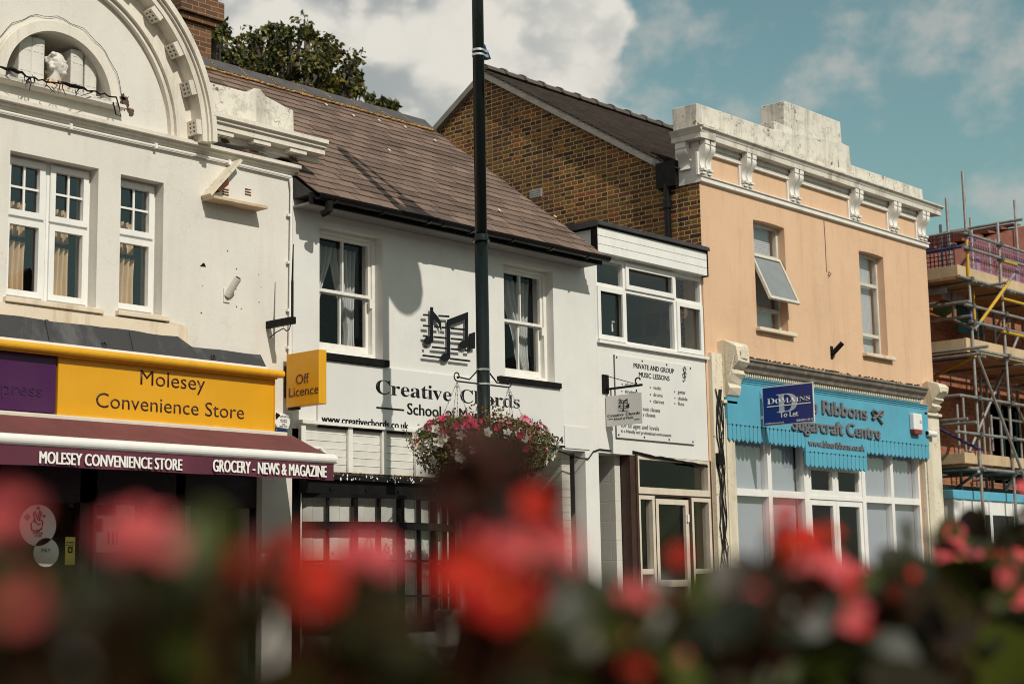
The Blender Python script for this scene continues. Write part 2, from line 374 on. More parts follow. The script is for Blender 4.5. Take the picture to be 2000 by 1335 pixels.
M_LEAD = stucco('lead_flashing', (0.036, 0.036, 0.038), (0.17, 0.17, 0.17), 0.6, bump=0.2)
M_YELLOW = plain('yellow_sign_face', (0.66, 0.325, 0.010), 0.4, var=0.06, scale=1.5, dirt=0.10)
M_YEDGE = plain('yellow_roll_cover', (0.70, 0.36, 0.014), 0.4, var=0.1, scale=2, dirt=0.3)
M_PURPLE = plain('purple_sign_face', (0.055, 0.008, 0.060), 0.4, var=0.06, scale=1.5)
M_PURPLED = plain('dark_purple_letter', (0.043, 0.007, 0.049), 0.5)
M_MAROON = plain('maroon_canvas', (0.135, 0.036, 0.035), 0.85, var=0.22, scale=2.2, bump=0.08, dirt=0.25, dirt_col=(0.2, 0.12, 0.1))
M_MAROON2 = plain('maroon_valance', (0.10, 0.017, 0.036), 0.75, var=0.25, scale=1.6, bump=0.05)
M_LETW = plain('white_lettering', (0.78, 0.77, 0.73), 0.5, var=0.04)
M_LETK = plain('black_lettering', (0.008, 0.008, 0.010), 0.5, spec=0.2, var=0.1)
M_LETM = plain('maroon_lettering', (0.035, 0.006, 0.012), 0.45, var=0.1)
M_LETG = plain('grey_raised_letter', (0.15, 0.14, 0.15), 0.5, var=0.1)
M_LETGL = plain('soft_grey_letter', (0.10, 0.10, 0.10), 0.5, var=0.1)
M_SIGNW = plain('pale_sign_board', (0.66, 0.655, 0.62), 0.45, var=0.03, scale=1.2, dirt=0.06)
M_SIGNG = plain('hanging_sign_board', (0.62, 0.61, 0.58), 0.5, var=0.04)
M_BLUEB = plain('turquoise_painted_board', (0.09, 0.34, 0.46), 0.55, var=0.12, scale=2.0, bump=0.06, dirt=0.2, dirt_col=(0.20, 0.38, 0.44))
M_BLUEE = plain('turquoise_fascia', (0.10, 0.38, 0.52), 0.5, var=0.06)
M_NAVY = plain('navy_board', (0.008, 0.014, 0.16), 0.35, var=0.08)
M_NAVYD = plain('navy_box_base', (0.012, 0.03, 0.09), 0.35)
M_SILVER = plain('silver_letter', (0.5, 0.52, 0.58), 0.4, var=0.35, scale=3)
M_REDP = plain('red_plastic', (0.25, 0.012, 0.012), 0.3)
M_BLUEP = plain('blue_plastic', (0.02, 0.06, 0.22), 0.4)
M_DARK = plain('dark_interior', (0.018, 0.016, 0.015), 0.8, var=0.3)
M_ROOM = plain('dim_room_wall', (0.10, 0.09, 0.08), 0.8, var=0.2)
M_CURT = plain('cream_curtain', (0.62, 0.46, 0.28), 0.85, var=0.15, scale=3)
M_CURTG = plain('pale_grey_curtain', (0.50, 0.51, 0.50), 0.85, var=0.12, scale=3)
M_BLIND = plain('grey_window_blind', (0.40, 0.42, 0.47), 0.6, var=0.06, scale=1)
M_BLIND2 = plain('slatted_blind', (0.55, 0.55, 0.53), 0.6, var=0.08)
M_FELT = plain('roofing_felt', (0.045, 0.043, 0.042), 0.9, var=0.3, bump=0.3)
M_BOARD = plain('scaffold_board', (0.54, 0.40, 0.24), 0.75, var=0.22, scale=3, bump=0.15, dirt=0.2)
M_BOARDU = plain('worn_deck_board', (0.36, 0.19, 0.08), 0.85, var=0.3, scale=4)
M_TUBEY = plain('yellow_painted_tube', (0.55, 0.33, 0.02), 0.5, var=0.15)
M_TUBEB = plain('blue_painted_tube', (0.05, 0.06, 0.22), 0.5, var=0.2)
M_GREEN = plain('green_sheeting', (0.01, 0.22, 0.09), 0.5)
M_TEALNET = plain('teal_sheeting', (0.01, 0.13, 0.17), 0.6, var=0.3)
M_TILE = plain('clay_roof_tile', (0.22, 0.075, 0.05), 0.8, var=0.3, scale=5)
M_GUARD = plain('purple_brick_guard', (0.30, 0.17, 0.30), 0.6, var=0.2)
M_PLY = plain('bare_plywood', (0.55, 0.42, 0.27), 0.8, var=0.2, dirt=0.4, dirt_col=(0.25, 0.10, 0.03))
M_STONE = stucco('carved_stone', (0.66, 0.63, 0.57), (0.33, 0.28, 0.22), 0.4, bump=0.5)
M_TERRA = stucco('carved_stone_warm', (0.62, 0.47, 0.34), (0.35, 0.22, 0.13), 0.5, bump=0.5)
M_BARK = plain('tree_bark', (0.07, 0.055, 0.04), 0.9, var=0.3, bump=0.4)
M_TREE = leaf_mat('tree_leaf', [(0.014, 0.022, 0.004), (0.035, 0.05, 0.007), (0.085, 0.095, 0.012), (0.20, 0.16, 0.02), (0.02, 0.03, 0.006)], 0.5, 0.15)
M_BASKL = leaf_mat('basket_leaf', [(0.03, 0.06, 0.01), (0.08, 0.10, 0.015), (0.16, 0.15, 0.03), (0.14, 0.07, 0.02)], 0.55, 0.2)
M_BASKD = leaf_mat('rusty_basket_foliage', [(0.20, 0.09, 0.02), (0.12, 0.10, 0.02), (0.26, 0.10, 0.03), (0.08, 0.08, 0.015)], 0.6, 0.2)
M_PETW = leaf_mat('white_petal', [(0.80, 0.78, 0.74), (0.86, 0.84, 0.80)], 0.6, 0.3)
M_PETR = leaf_mat('red_petal', [(0.55, 0.01, 0.02), (0.75, 0.03, 0.05), (0.60, 0.02, 0.10)], 0.5, 0.3)
M_PETP = leaf_mat('pink_petal', [(0.75, 0.16, 0.26), (0.82, 0.30, 0.42)], 0.5, 0.3)
M_BEGB = leaf_mat('red_bronze_leaf', [(0.035, 0.010, 0.006), (0.055, 0.012, 0.008), (0.030, 0.016, 0.006)], 0.55, 0.25, 0.2)
M_BEGR = leaf_mat('scarlet_begonia_petal', [(0.58, 0.022, 0.012), (0.66, 0.04, 0.03), (0.62, 0.03, 0.02)], 0.6, 0.35, 0.1)
M_BEGP = leaf_mat('coral_begonia_petal', [(0.82, 0.17, 0.19), (0.86, 0.30, 0.32), (0.76, 0.09, 0.10)], 0.6, 0.35, 0.1)
M_BEGL = leaf_mat('bronze_begonia_leaf', [(0.006, 0.009, 0.002), (0.014, 0.020, 0.003), (0.028, 0.010, 0.004), (0.030, 0.042, 0.004), (0.070, 0.085, 0.008), (0.010, 0.012, 0.002)], 0.42, 0.2, 0.3)
M_STEM = plain('red_plant_stem', (0.05, 0.018, 0.008), 0.6, spec=0.1)
M_POLLEN = plain('yellow_stamen', (0.65, 0.42, 0.02), 0.7)
M_TROUGH = plain('dark_planter_plastic', (0.02, 0.022, 0.02), 0.6)
M_SOIL = plain('potting_soil', (0.03, 0.02, 0.013), 0.95, bump=0.6)
M_ASPH = plain('asphalt', (0.05, 0.05, 0.05), 0.9, var=0.25, scale=3, bump=0.4)
M_PAVE = bricks('paving_slab', 'XY', [(0.24, 0.22, 0.20), (0.30, 0.28, 0.25)], (0.12, 0.11, 0.10), 0.6, 0.45, 0.012)
M_KERB = plain('kerb_stone', (0.28, 0.27, 0.25), 0.85, bump=0.3)
M_CHAR = plain('orange_sack', (0.55, 0.13, 0.02), 0.4, var=0.2)
M_CHARD = plain('dark_sack', (0.05, 0.03, 0.025), 0.45)
M_UTIL = plain('cream_grp_cabinet', (0.68, 0.63, 0.53), 0.5, var=0.06, dirt=0.2)
M_GLASS = glass('window_glass', (0.93, 0.94, 0.93), refl=0.5)
M_GLASSA = glass('annexe_glass', (0.9, 0.92, 0.92), refl=1.1)
M_GLASSD = glass('dark_shop_glass', (0.88, 0.88, 0.86), 0.6)
M_GLASSU = glass('upper_sky_glass', (0.88, 0.89, 0.9), 1.6)
M_OPAL = plain('opal_lamp_bowl', (0.7, 0.7, 0.68), 0.3)
def slate_mat():
    mt, nt, N, L, b = new_mat('brown_slate'); T = NT(nt)
    c = T.ramp(T.island(), (0.0, (0.110, 0.073, 0.056)), (0.35, (0.160, 0.106, 0.080)), (0.7, (0.192, 0.128, 0.097)), (1.0, (0.23, 0.155, 0.118)))
    c = T.mix(T.math('MULTIPLY', T.ramp(T.noise(2.2, 6, 0.7), (0.42, 0.0), (0.75, 1.0)), 0.45), c, (0.07, 0.057, 0.053))
    c = T.mix(T.math('MULTIPLY', T.ramp(T.noise(25, 3), (0.68, 0.0), (0.75, 1.0)), 0.5), c, (0.25, 0.21, 0.17))
    T.put(b.inputs['Base Color'], c); b.inputs['Roughness'].default_value = 0.7; b.inputs['Specular IOR Level'].default_value = 0.3
    L.new(T.bump(T.noise(30, 5), 0.25, 0.008), b.inputs['Normal']); return mt
M_SLATE = slate_mat()
def ridge_mat():
    mt, nt, N, L, b = new_mat('lichen_mortar'); T = NT(nt)
    c = T.ramp(T.noise(22, 5, 0.7), (0.3, (0.10, 0.05, 0.02)), (0.5, (0.42, 0.22, 0.05)), (0.7, (0.5, 0.34, 0.15)))
    T.put(b.inputs['Base Color'], c); b.inputs['Roughness'].default_value = 0.9; return mt
M_LICH = ridge_mat()

# ------------------------------------------------------------------ lettering
SERIF = {}
for _e in ("C:257,-11 224,-9 164,6 137,20 91,56 72,79 43,132 34,162 26,228 28,262 43,323 56,351 92,399 114,418 166,448 195,458 283,464 337,451 388,435 399,437 415,452 419,465 437,465 437,308 420,308 407,338 375,387 356,407 313,434 290,441 265,443 212,430 174,389 151,321 144,226 152,138 177,74 219,36 278,24 298,25 338,35 358,45 412,87 428,106 447,89 409,45 365,14 314,-5;r:18,0 18,16 41,22 48,30 52,56 52,252 49,280 42,289 20,293 21,310 146,310 146,252 176,292 199,309 233,318 246,317 275,304 286,287 287,248 272,229 257,223 222,231 207,250 189,260 182,259 162,241 152,220 149,56 159,25 173,19 197,16 197,0;e:135,-9 117,-5 70,22 46,51 24,109 21,132 24,201 38,240 47,258 72,286 87,298 120,313 138,317 185,316 209,309 249,280 264,259 281,206 283,166 117,166 123,112 138,73 164,50 199,42 237,53 254,67 270,86 285,73 258,36 228,11 193,-5|116,192 201,192 199,252 193,277 188,286 172,296 141,291 127,274 119,244 116,203;a:232,-7 216,1 205,15 200,35 151,2 124,-6 64,-4 40,11 21,48 20,63 31,104 45,121 88,150 119,164 199,190 199,241 192,275 180,288 148,296 129,294 107,283 104,274 123,231 122,222 110,202 95,194 59,194 40,210 34,227 37,259 69,295 95,308 162,318 223,312 246,304 276,277 285,259 293,210 295,40 304,34 320,42 329,28 294,-1 275,-8|151,34 174,41 199,63 199,169 164,157 138,139 123,114 118,84 126,46 137,37;t:105,-8 89,-4 66,10 58,22 48,71 48,279 20,279 20,300 88,369 121,412 129,424 144,424 144,310 208,310 208,279 144,279 144,82 149,51 168,40 179,42 198,60 206,75 222,66 205,33 182,9 155,-5;i:81,366 65,376 50,412 58,441 72,455 101,463 137,449 147,432 150,402 147,393 129,370 111,363|18,0 18,16 41,22 48,30 52,56 52,252 47,285 43,288 20,293 21,310 148,310 148,56 154,26 164,19 180,16 180,0;v:142,-10 38,248 12,290 -3,293 -3,310 164,310 164,294 144,293 136,290 129,276 185,122 236,253 241,272 239,282 220,293 203,294 203,310 305,310 305,295 296,292 278,279 260,243 160,-10;h:18,0 18,16 41,22 48,31 52,56 52,399 46,429 41,433 19,440 19,455 148,455 148,267 190,305 215,315 243,318 281,312 309,292 325,258 330,212 330,56 341,22 347,19 363,16 363,0 202,0 202,16 219,19 228,26 235,56 235,217 232,250 225,264 203,271 188,269 160,251 148,235 148,56 154,26 180,16 180,0;o:127,-5 90,11 48,53 38,70 20,131 20,177 38,239 48,256 74,286 90,297 147,317 189,317 245,298 261,286 298,240 312,200 316,130 312,108 287,51 261,22 210,-5 190,-9|182,13 193,18 209,39 217,81 217,227 208,271 201,283 181,297 169,299 144,292 135,283 123,253 117,154 120,82 128,39 135,27 155,13;d:123,-9 107,-5 78,10 65,22 35,66 23,104 24,196 45,256 68,286 112,313 128,317 168,316 189,309 223,280 223,401 217,425 206,434 176,439 176,455 319,455 319,75 329,36 353,28 353,11 223,-10 223,39 188,2 166,-7|187,31 202,41 223,76 221,250 199,274 183,280 147,273 138,263 121,210 118,153 124,76 130,58 146,36 158,30;s:122,-6 87,6 73,9 60,4 51,-9 36,-9 36,105 53,105 75,52 99,28 140,15 152,16 179,27 189,40 190,72 183,84 156,105 107,130 64,158 47,181 37,220 39,241 53,276 65,291 98,312 118,317 166,316 199,308 218,306 227,313 230,319 244,319 244,222 228,222 206,266 196,277 162,295 139,296 111,280 105,259 107,244 146,212 232,162 248,140 257,95 255,72 241,33 228,18 194,-3 174,-8;D:20,0 20,17 56,25 68,36 74,75 74,374 67,418 53,432 15,439 15,455 278,452 328,441 370,422 405,396 433,364 452,325 464,279 468,228 453,128 408,57 333,14 228,0|253,27 279,37 302,53 319,75 343,139 349,181 351,229 343,318 319,382 279,420 211,433 202,431 186,417 182,398 184,48 195,30 211,25;M:14,0 14,17 53,26 67,39 75,79 75,382 71,416 53,432 15,439 15,455 185,455 317,142 449,455 617,455 617,439 602,437 573,423 563,405 560,85 565,43 576,26 617,17 617,0 396,0 396,17 438,28 450,44 455,83 455,399 288,0 270,0 105,389 109,48 120,30 153,18 169,17 169,0;A:-9,0 -9,18 17,25 30,38 49,75 206,466 224,465 384,87 417,27 443,18 443,0 229,0 229,18 270,25 280,34 283,46 253,132 103,132 75,48 78,35 87,26 124,18 128,18 128,0|113,161 242,161 177,319;I:13,0 13,17 53,27 67,39 75,75 75,387 68,421 55,432 13,439 13,455 244,455 244,439 204,432 190,421 183,387 183,77 187,44 206,26 246,17 246,0;N:403,-11 107,350 110,49 119,31 167,17 167,0 18,0 18,17 54,23 71,41 76,79 76,388 36,433 18,439 18,455 156,455 391,169 391,377 386,414 369,431 331,439 331,455 480,455 480,439 433,425 425,407 422,-11;S:43,-11 43,158 62,158 72,124 96,70 111,50 129,34 149,24 197,15 215,16 257,36 273,60 277,74 275,110 265,129 248,146 112,221 77,253 65,270 51,309 50,332 60,387 77,417 115,449 131,457 185,466 307,446 318,457 320,466 339,466 339,319 322,319 293,385 272,410 222,441 178,443 151,434 125,406 121,394 124,356 137,336 173,311 290,253 317,233 350,188 359,148 358,112 339,58 328,43 281,8 240,-6 158,-8 85,12 69,7 61,-11").split(';'):
    _k, _v = _e.split(':'); SERIF[_k] = [[tuple(float(q)/1000 for q in p.split(',')) for p in L.split(' ')] for L in _v.split('|')]

def curve_mesh(cu):
    o = bpy.data.objects.new('tmp', cu); COL.objects.link(o)
    dg = bpy.context.evaluated_depsgraph_get(); me = bpy.data.meshes.new_from_object(o.evaluated_get(dg))
    bpy.data.objects.remove(o); bpy.data.curves.remove(cu); return me
def poly_curve(loops, extrude, offset=0.0):
    cu = bpy.data.curves.new('tmp', 'CURVE'); cu.dimensions = '2D'; cu.fill_mode = 'BOTH'; cu.extrude = extrude; cu.offset = offset
    for Lp in loops:
        sp = cu.splines.new('POLY'); sp.points.add(len(Lp)-1); sp.use_cyclic_u = True
        for p, q in zip(sp.points, Lp): p.co = (q[0], q[1], 0, 1)
    return cu
def set_text(name, body, O, U, V, x0, x1, cap, material, parent, depth=0.004, serif=False, offset=0.0, bold=0.0, align='fit', **tags):
    """letters on the plane through O spanned by U (reading direction) and V (up): baseline from x0 to x1 along U, capitals cap tall"""
    if serif:
        loops, x = [], 0.0
        for ch in body:
            if ch == ' ': x += 0.26; continue
            k, s = (ch, 1.0) if ch in SERIF else (ch.upper(), 0.78)
            if serif == 'small' and ch.islower(): k, s = (ch.upper(), 0.78) if ch.upper() in SERIF else (ch, 1.14)
            g = SERIF[k]; mx = max(p[0] for p in g[0]); mn = min(p[0] for p in g[0])
            loops += [[(x+(p[0]-mn)*s, p[1]*s) for p in Lp] for Lp in g]; x += (mx-mn)*s + 0.022
        me = curve_mesh(poly_curve(loops, 0.0, offset)); caph = 0.69
    else:
        cu = bpy.data.curves.new('tmp', 'FONT'); cu.body = body; cu.resolution_u = 3; cu.offset = offset; cu.fill_mode = 'FRONT'
        me = curve_mesh(cu); caph = 0.69
    xs = [v.co.x for v in me.vertices]; a, b = min(xs), max(xs)
    sx = (x1-x0)/(b-a) if align == 'fit' else cap/caph
    sy = cap/caph; Nn = U.cross(V).normalized(); O = Vector(O); w = wloc(parent)
    bm = bmesh.new(); bm.from_mesh(me); bpy.data.meshes.remove(me)
    for v in bm.verts: v.co = O + U*(x0+(v.co.x-a)*sx) + V*(v.co.y*sy) - w
    if bold:                                        # heavier strokes: the same letters set twice, a hair apart
        b2 = bmesh.ops.duplicate(bm, geom=list(bm.faces)+list(bm.edges)+list(bm.verts))
        vs2 = {e for e in b2['geom'] if isinstance(e, bmesh.types.BMVert)}
        for v in bm.verts: v.co += (U*(bold*cap*0.5) + Nn*0.0009) if v in vs2 else U*(-bold*cap*0.5)
    if depth:
        fs = list(bm.faces)
        ext = bmesh.ops.extrude_face_region(bm, geom=fs)
        for v in [e for e in ext['geom'] if isinstance(e, bmesh.types.BMVert)]: v.co += Nn*depth
        bmesh.ops.recalc_face_normals(bm, faces=bm.faces)
    me2 = bpy.data.meshes.new(name); bm.to_mesh(me2); bm.free(); me2.materials.append(material)
    o = bpy.data.objects.new(name, me2); COL.objects.link(o); o.parent = parent
    return tag(o, **tags) if tags else o
UX, UZ = Vector((1, 0, 0)), Vector((0, 0, 1))
def front_text(name, body, a, b, cap, Y, material, parent, **k):
    """letters on a street-facing plane: baseline from pixel a to pixel b, cap = pixel height of the capitals at a"""
    x0, x1 = X_(*a, Y), X_(*b, Y); z = (Z_(*a, Y)+Z_(*b, Y))/2
    h = Z_(a[0], a[1]-cap, Y) - Z_(*a, Y)
    return set_text(name, body, (0, Y, z), UX, UZ, x0, x1, h, material, parent, **k)
def side_text(name, body, a, b, cap, X, material, parent, **k):
    """letters on a plane facing along the street (towards the camera's end): reading direction is out of the wall"""
    p, q = PX(*a, X), PX(*b, X); h = PX(a[0], a[1]-cap, X).z - p.z
    return set_text(name, body, (X, 0, (p.z+q.z)/2), Vector((0, -1, 0)), UZ, -p.y, -q.y, h, material, parent, **k)
def poly_shape(mb, pts, Y, depth):
    mb.prism([(X_(px, py, Y), Z_(px, py, Y)) for px, py in pts], Y, Y-depth)

# ------------------------------------------------------------------ ground
g = MB(); g.face([(-60, -60, 0), (120, -60, 0), (120, 140, 0), (-60, 140, 0)]); g.build('ground', M_ASPH, kind='structure')
g = MB(); g.box(-40, 90, -2.6, 0.0, 0.004, 0.12); g.build('pavement', M_PAVE, kind='structure')
g = MB(); g.box(-40, 90, -2.75, -2.603, 0.004, 0.125); g.build('kerb', M_KERB, kind='structure', bevel=0.01)
g = MB(); g.box(-40, 90, -13.5, -9.6, 0.004, 0.12); g.build('near_pavement', M_PAVE, kind='structure')
PAVE_Z = 0.12

# ------------------------------------------------------------------ shared building bits
def bars(mb, x0, x1, z0, z1, y0, y1, w, wb=None):
    wb = w if wb is None else wb
    mb.box(x0, x0+w, y0, y1, z0, z1); mb.box(x1-w, x1, y0, y1, z0, z1)
    mb.box(x0+w, x1-w, y0, y1, z1-w, z1); mb.box(x0+w, x1-w, y0, y1, z0, z0+wb); return mb
def pane(x0, x1, z0, z1, y, parent, mt, name='pane'):
    p = MB(); p.face([(x0, y, z0), (x1, y, z0), (x1, y, z1), (x0, y, z1)]); return p.build(name, mt, parent, street=True)
def curtain(x0t, x1t, x0b, x1b, z0, z1, y, parent, mt, folds=7, seed=0, name='curtain', waist=None):
    """a hanging cloth with folds; top and bottom spans may differ, waist = (height fraction, x0, x1)"""
    rnd = random.Random(seed); nU, nV = folds*8, 14; mb = MB(); ph = [rnd.uniform(-0.5, 0.5) for _ in range(folds+1)]
    rows = []
    for j in range(nV+1):
        t = j/nV
        if waist:
            h, wa, wb = waist
            if t < h: k = t/h; k = k*k*(3-2*k); a = x0b+(wa-x0b)*k; b = x1b+(wb-x1b)*k
            else: k = (t-h)/(1-h); k = k*k*(3-2*k); a = wa+(x0t-wa)*k; b = wb+(x1t-wb)*k
        else: a = x0b+(x0t-x0b)*t; b = x1b+(x1t-x1b)*t
        row = []
        for i in range(nU+1):
            s = i/nU; f = s*folds
            dy = 0.035*math.sin(2*math.pi*f + ph[int(min(folds, f))]*0.8 + 0.6*math.sin(3*t)) + 0.012*math.sin(5.3*f+2*t)
            row.append(mb.bm.verts.new((a+(b-a)*s, y+dy, z0+(z1-z0)*t)))
        rows.append(row)
    for A, B in zip(rows, rows[1:]):
        for i in range(nU): mb.bm.faces.new((A[i], A[i+1], B[i+1], B[i]))
    return mb.build(name, mt, parent, smooth=True)
def room(parent, x0, x1, y0, y1, z0, z1, mt, name='room'):
    mb = MB(); v = lambda a, b, c: (a, b, c)
    mb.face([(x0, y1, z0), (x1, y1, z0), (x1, y1, z1), (x0, y1, z1)])
    mb.face([(x0, y0, z0), (x0, y1, z0), (x0, y1, z1), (x0, y0, z1)]); mb.face([(x1, y0, z0), (x1, y0, z1), (x1, y1, z1), (x1, y1, z0)])
    mb.face([(x0, y0, z1), (x0, y1, z1), (x1, y1, z1), (x1, y0, z1)]); mb.face([(x0, y0, z0), (x1, y0, z0), (x1, y1, z0), (x0, y1, z0)])
    return mb.build(name, mt, parent)

# ------------------------------------------------------------------ cream shop building with the arched gable
S = thing('shop_building', (7.0, 0.5, PAVE_Z), 'cream rendered two storey shop building with a big arched gable and carved niche', 'building')
SR, SL = 9.728, 3.2
wA = (X_(16, 440), X_(190, 460), Z_(188, 603), Z_(18, 293)); wB = (X_(233.5, 470), X_(318, 480), Z_(317, 618), Z_(236, 340))
shopx = (SL, X_(512, 1000)); shoptop = Z_(500, 925)
c = MB(); c.grid_wall(SL, SR, PAVE_Z, 5.45, [wA, wB, (wA[0]-2.2, wA[0]-0.9, wA[2], wA[3]), (SL, shopx[1], PAVE_Z, shoptop)], 0.0, 0.32)
c.box(SR-0.3, SR-0.001, 0.322, 7.0, PAVE_Z, 5.45); c.build('wall', M_CREAM, S)
ARC = (7.10, 5.42); NIC = (7.18, 5.60)
def arc_pts(c, r, a0=0.0, a1=180.0, n=48): return [(c[0]+r*math.cos(R(a0+(a1-a0)*i/n)), c[1]+r*math.sin(R(a0+(a1-a0)*i/n))) for i in range(n+1)]
def ring(mb, c, r0, r1, y0, y1, a0=0, a1=180, n=64):
    inner, outer = arc_pts(c, r0, a0, a1, n), arc_pts(c, r1, a0, a1, n)
    for i in range(n):
        q = [inner[i], inner[i+1], outer[i+1], outer[i]]
        A = [mb.bm.verts.new((x, y0, z)) for x, z in q]; B = [mb.bm.verts.new((x, y1, z)) for x, z in q]
        for k, f in enumerate(((0, 1, 2, 3),)):
            mb.bm.faces.new([A[j] for j in f]); mb.bm.faces.new([B[j] for j in f[::-1]])
        mb.bm.faces.new((A[0], A[1], B[1], B[0])); mb.bm.faces.new((A[2], A[3], B[3], B[2]))
        if i == 0: mb.bm.faces.new((A[0], B[0], B[3], A[3]))
        if i == n-1: mb.bm.faces.new((A[1], B[1], B[2], A[2]))
    return mb
# gable field: the half disc with the niche cut out
c = MB(); R_F = 1.50; zb = 5.452
ns = 48
for i in range(ns):
    a0, a1 = 180*i/ns, 180*(i+1)/ns
    def on(cn, r, a): return (cn[0]+r*math.cos(R(a)), cn[1]+r*math.sin(R(a)))
    q = [on(NIC, 0.5, a0), on(NIC, 0.5, a1), on((ARC[0], zb), R_F, a1), on((ARC[0], zb), R_F, a0)]
    for y in (0.0, 0.45): c.face([(x, y, z) for x, z in q])
    c.face([(q[0][0], 0, q[0][1]), (q[1][0], 0, q[1][1]), (q[1][0], 0.45, q[1][1]), (q[0][0], 0.45, q[0][1])])
xl, xr = NIC[0]-0.5, NIC[0]+0.5; fl, fr = ARC[0]-R_F, ARC[0]+R_F
for y in (0.0, 0.45): c.face([(fl, y, zb), (fr, y, zb), (xr, y, NIC[1]), (xl, y, NIC[1])])
c.face([(xl, 0, NIC[1]), (xr, 0, NIC[1]), (xr, 0.45, NIC[1]), (xl, 0.45, NIC[1])])
c.face([(xl-0.1, 0.451, 5.45), (xr+0.1, 0.451, 5.45), (xr+0.1, 0.451, 6.2), (xl-0.1, 0.451, 6.2)])
c.build('gable', M_CREAM, S)
c = MB(); ring(c, ARC, 1.20, 1.235, -0.05, 0.0); ring(c, ARC, 1.2352, 1.27, -0.085, 0.0); ring(c, ARC, 1.2702, 1.31, -0.05, 0.0); c.build('arch_moulding', M_MOULD, S)
c = MB(); ring(c, ARC, 1.3102, 1.57, -0.02, 0.5); ring(c, ARC, 1.455, 1.505, -0.165, -0.0202); ring(c, ARC, 1.5052, 1.525, -0.19, -0.0202); ring(c, ARC, 1.5252, 1.575, -0.22, -0.0202)
c.build('arch_cornice', M_MOULD, S)
def modillion(mb, fx, y0, y1, w, h, hole_axis):
    """a perforated block: a slab with a grid of square holes seen on its soffit; fx maps (u along, y, v down) to world"""
    nu, nv = 3, 2; du, dv = w/(nu*2+1), (y1-y0)/(nv*2+1)
    for i in range(nu*2+1):
        for j in range(nv*2+1):
            deep = i % 2 == 1 and j % 2 == 1
            u0, u1, a, b = -w/2+du*i, -w/2+du*(i+1), y0+dv*j, y0+dv*(j+1)
            lo = 0.0 if not deep else h*0.65
            mb.loft([fx(u0, a, lo), fx(u1, a, lo), fx(u1, b, lo), fx(u0, b, lo)], [fx(u0, a, h), fx(u1, a, h), fx(u1, b, h), fx(u0, b, h)])
for k in range(7):
    a = 5 + k*14.2
    ca, sa = math.cos(R(a)), math.sin(R(a))
    fx = lambda u, y, v, ca=ca, sa=sa: (ARC[0]+ca*(1.398+v)-sa*u, y, ARC[1]+sa*(1.398+v)+ca*u)
    c = MB(); modillion(c, fx, -0.155, -0.025, 0.13, 0.055, 'a'); c.build('modillion', M_MOULD, S)
# straight cornice, from the arch foot round the corner
CX0, CX1 = ARC[0]+1.535, X_(642, 274, -0.22); zK1, zK0 = Z_(642, 274, -0.22), Z_(625, 300, -0.17)
prof = [(0.0, zK0-0.06), (-0.06, zK0-0.06), (-0.07, zK0-0.005), (-0.168, zK0), (-0.168, zK0+0.055), (-0.193, zK0+0.06), (-0.193, zK0+0.085), (-0.223, zK0+0.095), (-0.223, zK1), (-0.06, zK1+0.03), (0.0, zK1+0.03)]
c = MB(); c.prism_yz(prof, CX0, CX1); c.box(SR, CX1-0.03, 0.0, 0.6, zK0, zK1-0.02); c.build('cornice', M_MOULD, S)
for k in range(3):
    u = CX0+0.17+k*0.43
    fx = lambda a, y, v, u=u: (u+a, y, zK0-0.04+v)
    c = MB(); modillion(c, fx, -0.155, -0.072, 0.2, 0.038, 'x'); c.build('modillion', M_MOULD, S)
c = MB(); c.prism([(8.60, zK1+0.031), (8.60, 6.045), (9.20, 6.045), (9.27, 6.10), (9.33, 6.105), (9.40, 6.05), (9.63, 6.0), (9.745, 5.985), (9.745, zK1+0.031)], 0.0, 0.24)
c.wobble(0.006, 3).build('parapet', M_PARA, S, bevel=0.012)
# string course with the ledge and its worn raised letters
c = MB(); c.prism_yz([(0, 5.345), (-0.025, 5.35), (-0.03, 5.37), (-0.055, 5.375), (-0.06, 5.395), (-0.09, 5.40), (-0.09, 5.432), (-0.03, 5.452), (0, 5.452)], SL, SR+0.03); c.build('string_course', M_MOULD, S)
c = MB(); c.prism_yz([(0, 5.565), (-0.10, 5.575), (-0.10, 5.60), (0.44, 5.605), (0.44, 5.565)], NIC[0]-0.62, NIC[0]+0.62); c.wobble(0.006, 2).build('ledge', M_STONE, S)
c = MB(); ring(c, NIC, 0.5002, 0.585, -0.05, -0.0002); ring(c, NIC, 0.585, 0.60, -0.025, -0.0002); c.build('niche_moulding', M_MOULD, S)
front_text('raised_letters', 'A  HED   EARNE   FOC', (8, 158), (226, 207), 12, -0.0005, M_CREAM, S, depth=0.008)
def book(px, py0, py1, y0, w, d, mt=M_STONE):
    x = X_(px, py1, y0); z0 = 5.606; z1 = Z_(px, py0, y0); pts = []
    for i in range(9):
        a = math.pi*i/8; pts.append((x-w/2*math.cos(a), y0-0.012*math.sin(a)))
    pts += [(x+w/2, y0+d), (x-w/2, y0+d)]
    c = MB(); c.prism_xy(pts, z0, z1)
    for t in (0.15, 0.3, 0.72, 0.86): c.box(x-w*0.36, x+w*0.36, y0-0.0135, y0, z0+(z1-z0)*t, z0+(z1-z0)*t+0.008)
    return c.build('book', mt, S)
book(48, 69, 150, 0.06, 0.118, 0.2); book(73, 76, 155, 0.06, 0.118, 0.2); book(149, 99, 180, 0.06, 0.122, 0.2); book(176, 103, 185, 0.06, 0.118, 0.2)
bx, bz, by = X_(105, 150, 0.10), 5.606, 0.10                            # the carved head, turned towards the street's far end
c = MB(); c.box(bx-0.06, bx+0.16, by+0.10, by+0.16, bz, bz+0.25); c.build('relief_slab', M_TERRA, S)
def fuse(o, voxel):
    md = o.modifiers.new('fuse', 'REMESH'); md.mode = 'VOXEL'; md.voxel_size = voxel; md.use_smooth_shade = True; return o
c = MB(); hz = bz+0.235
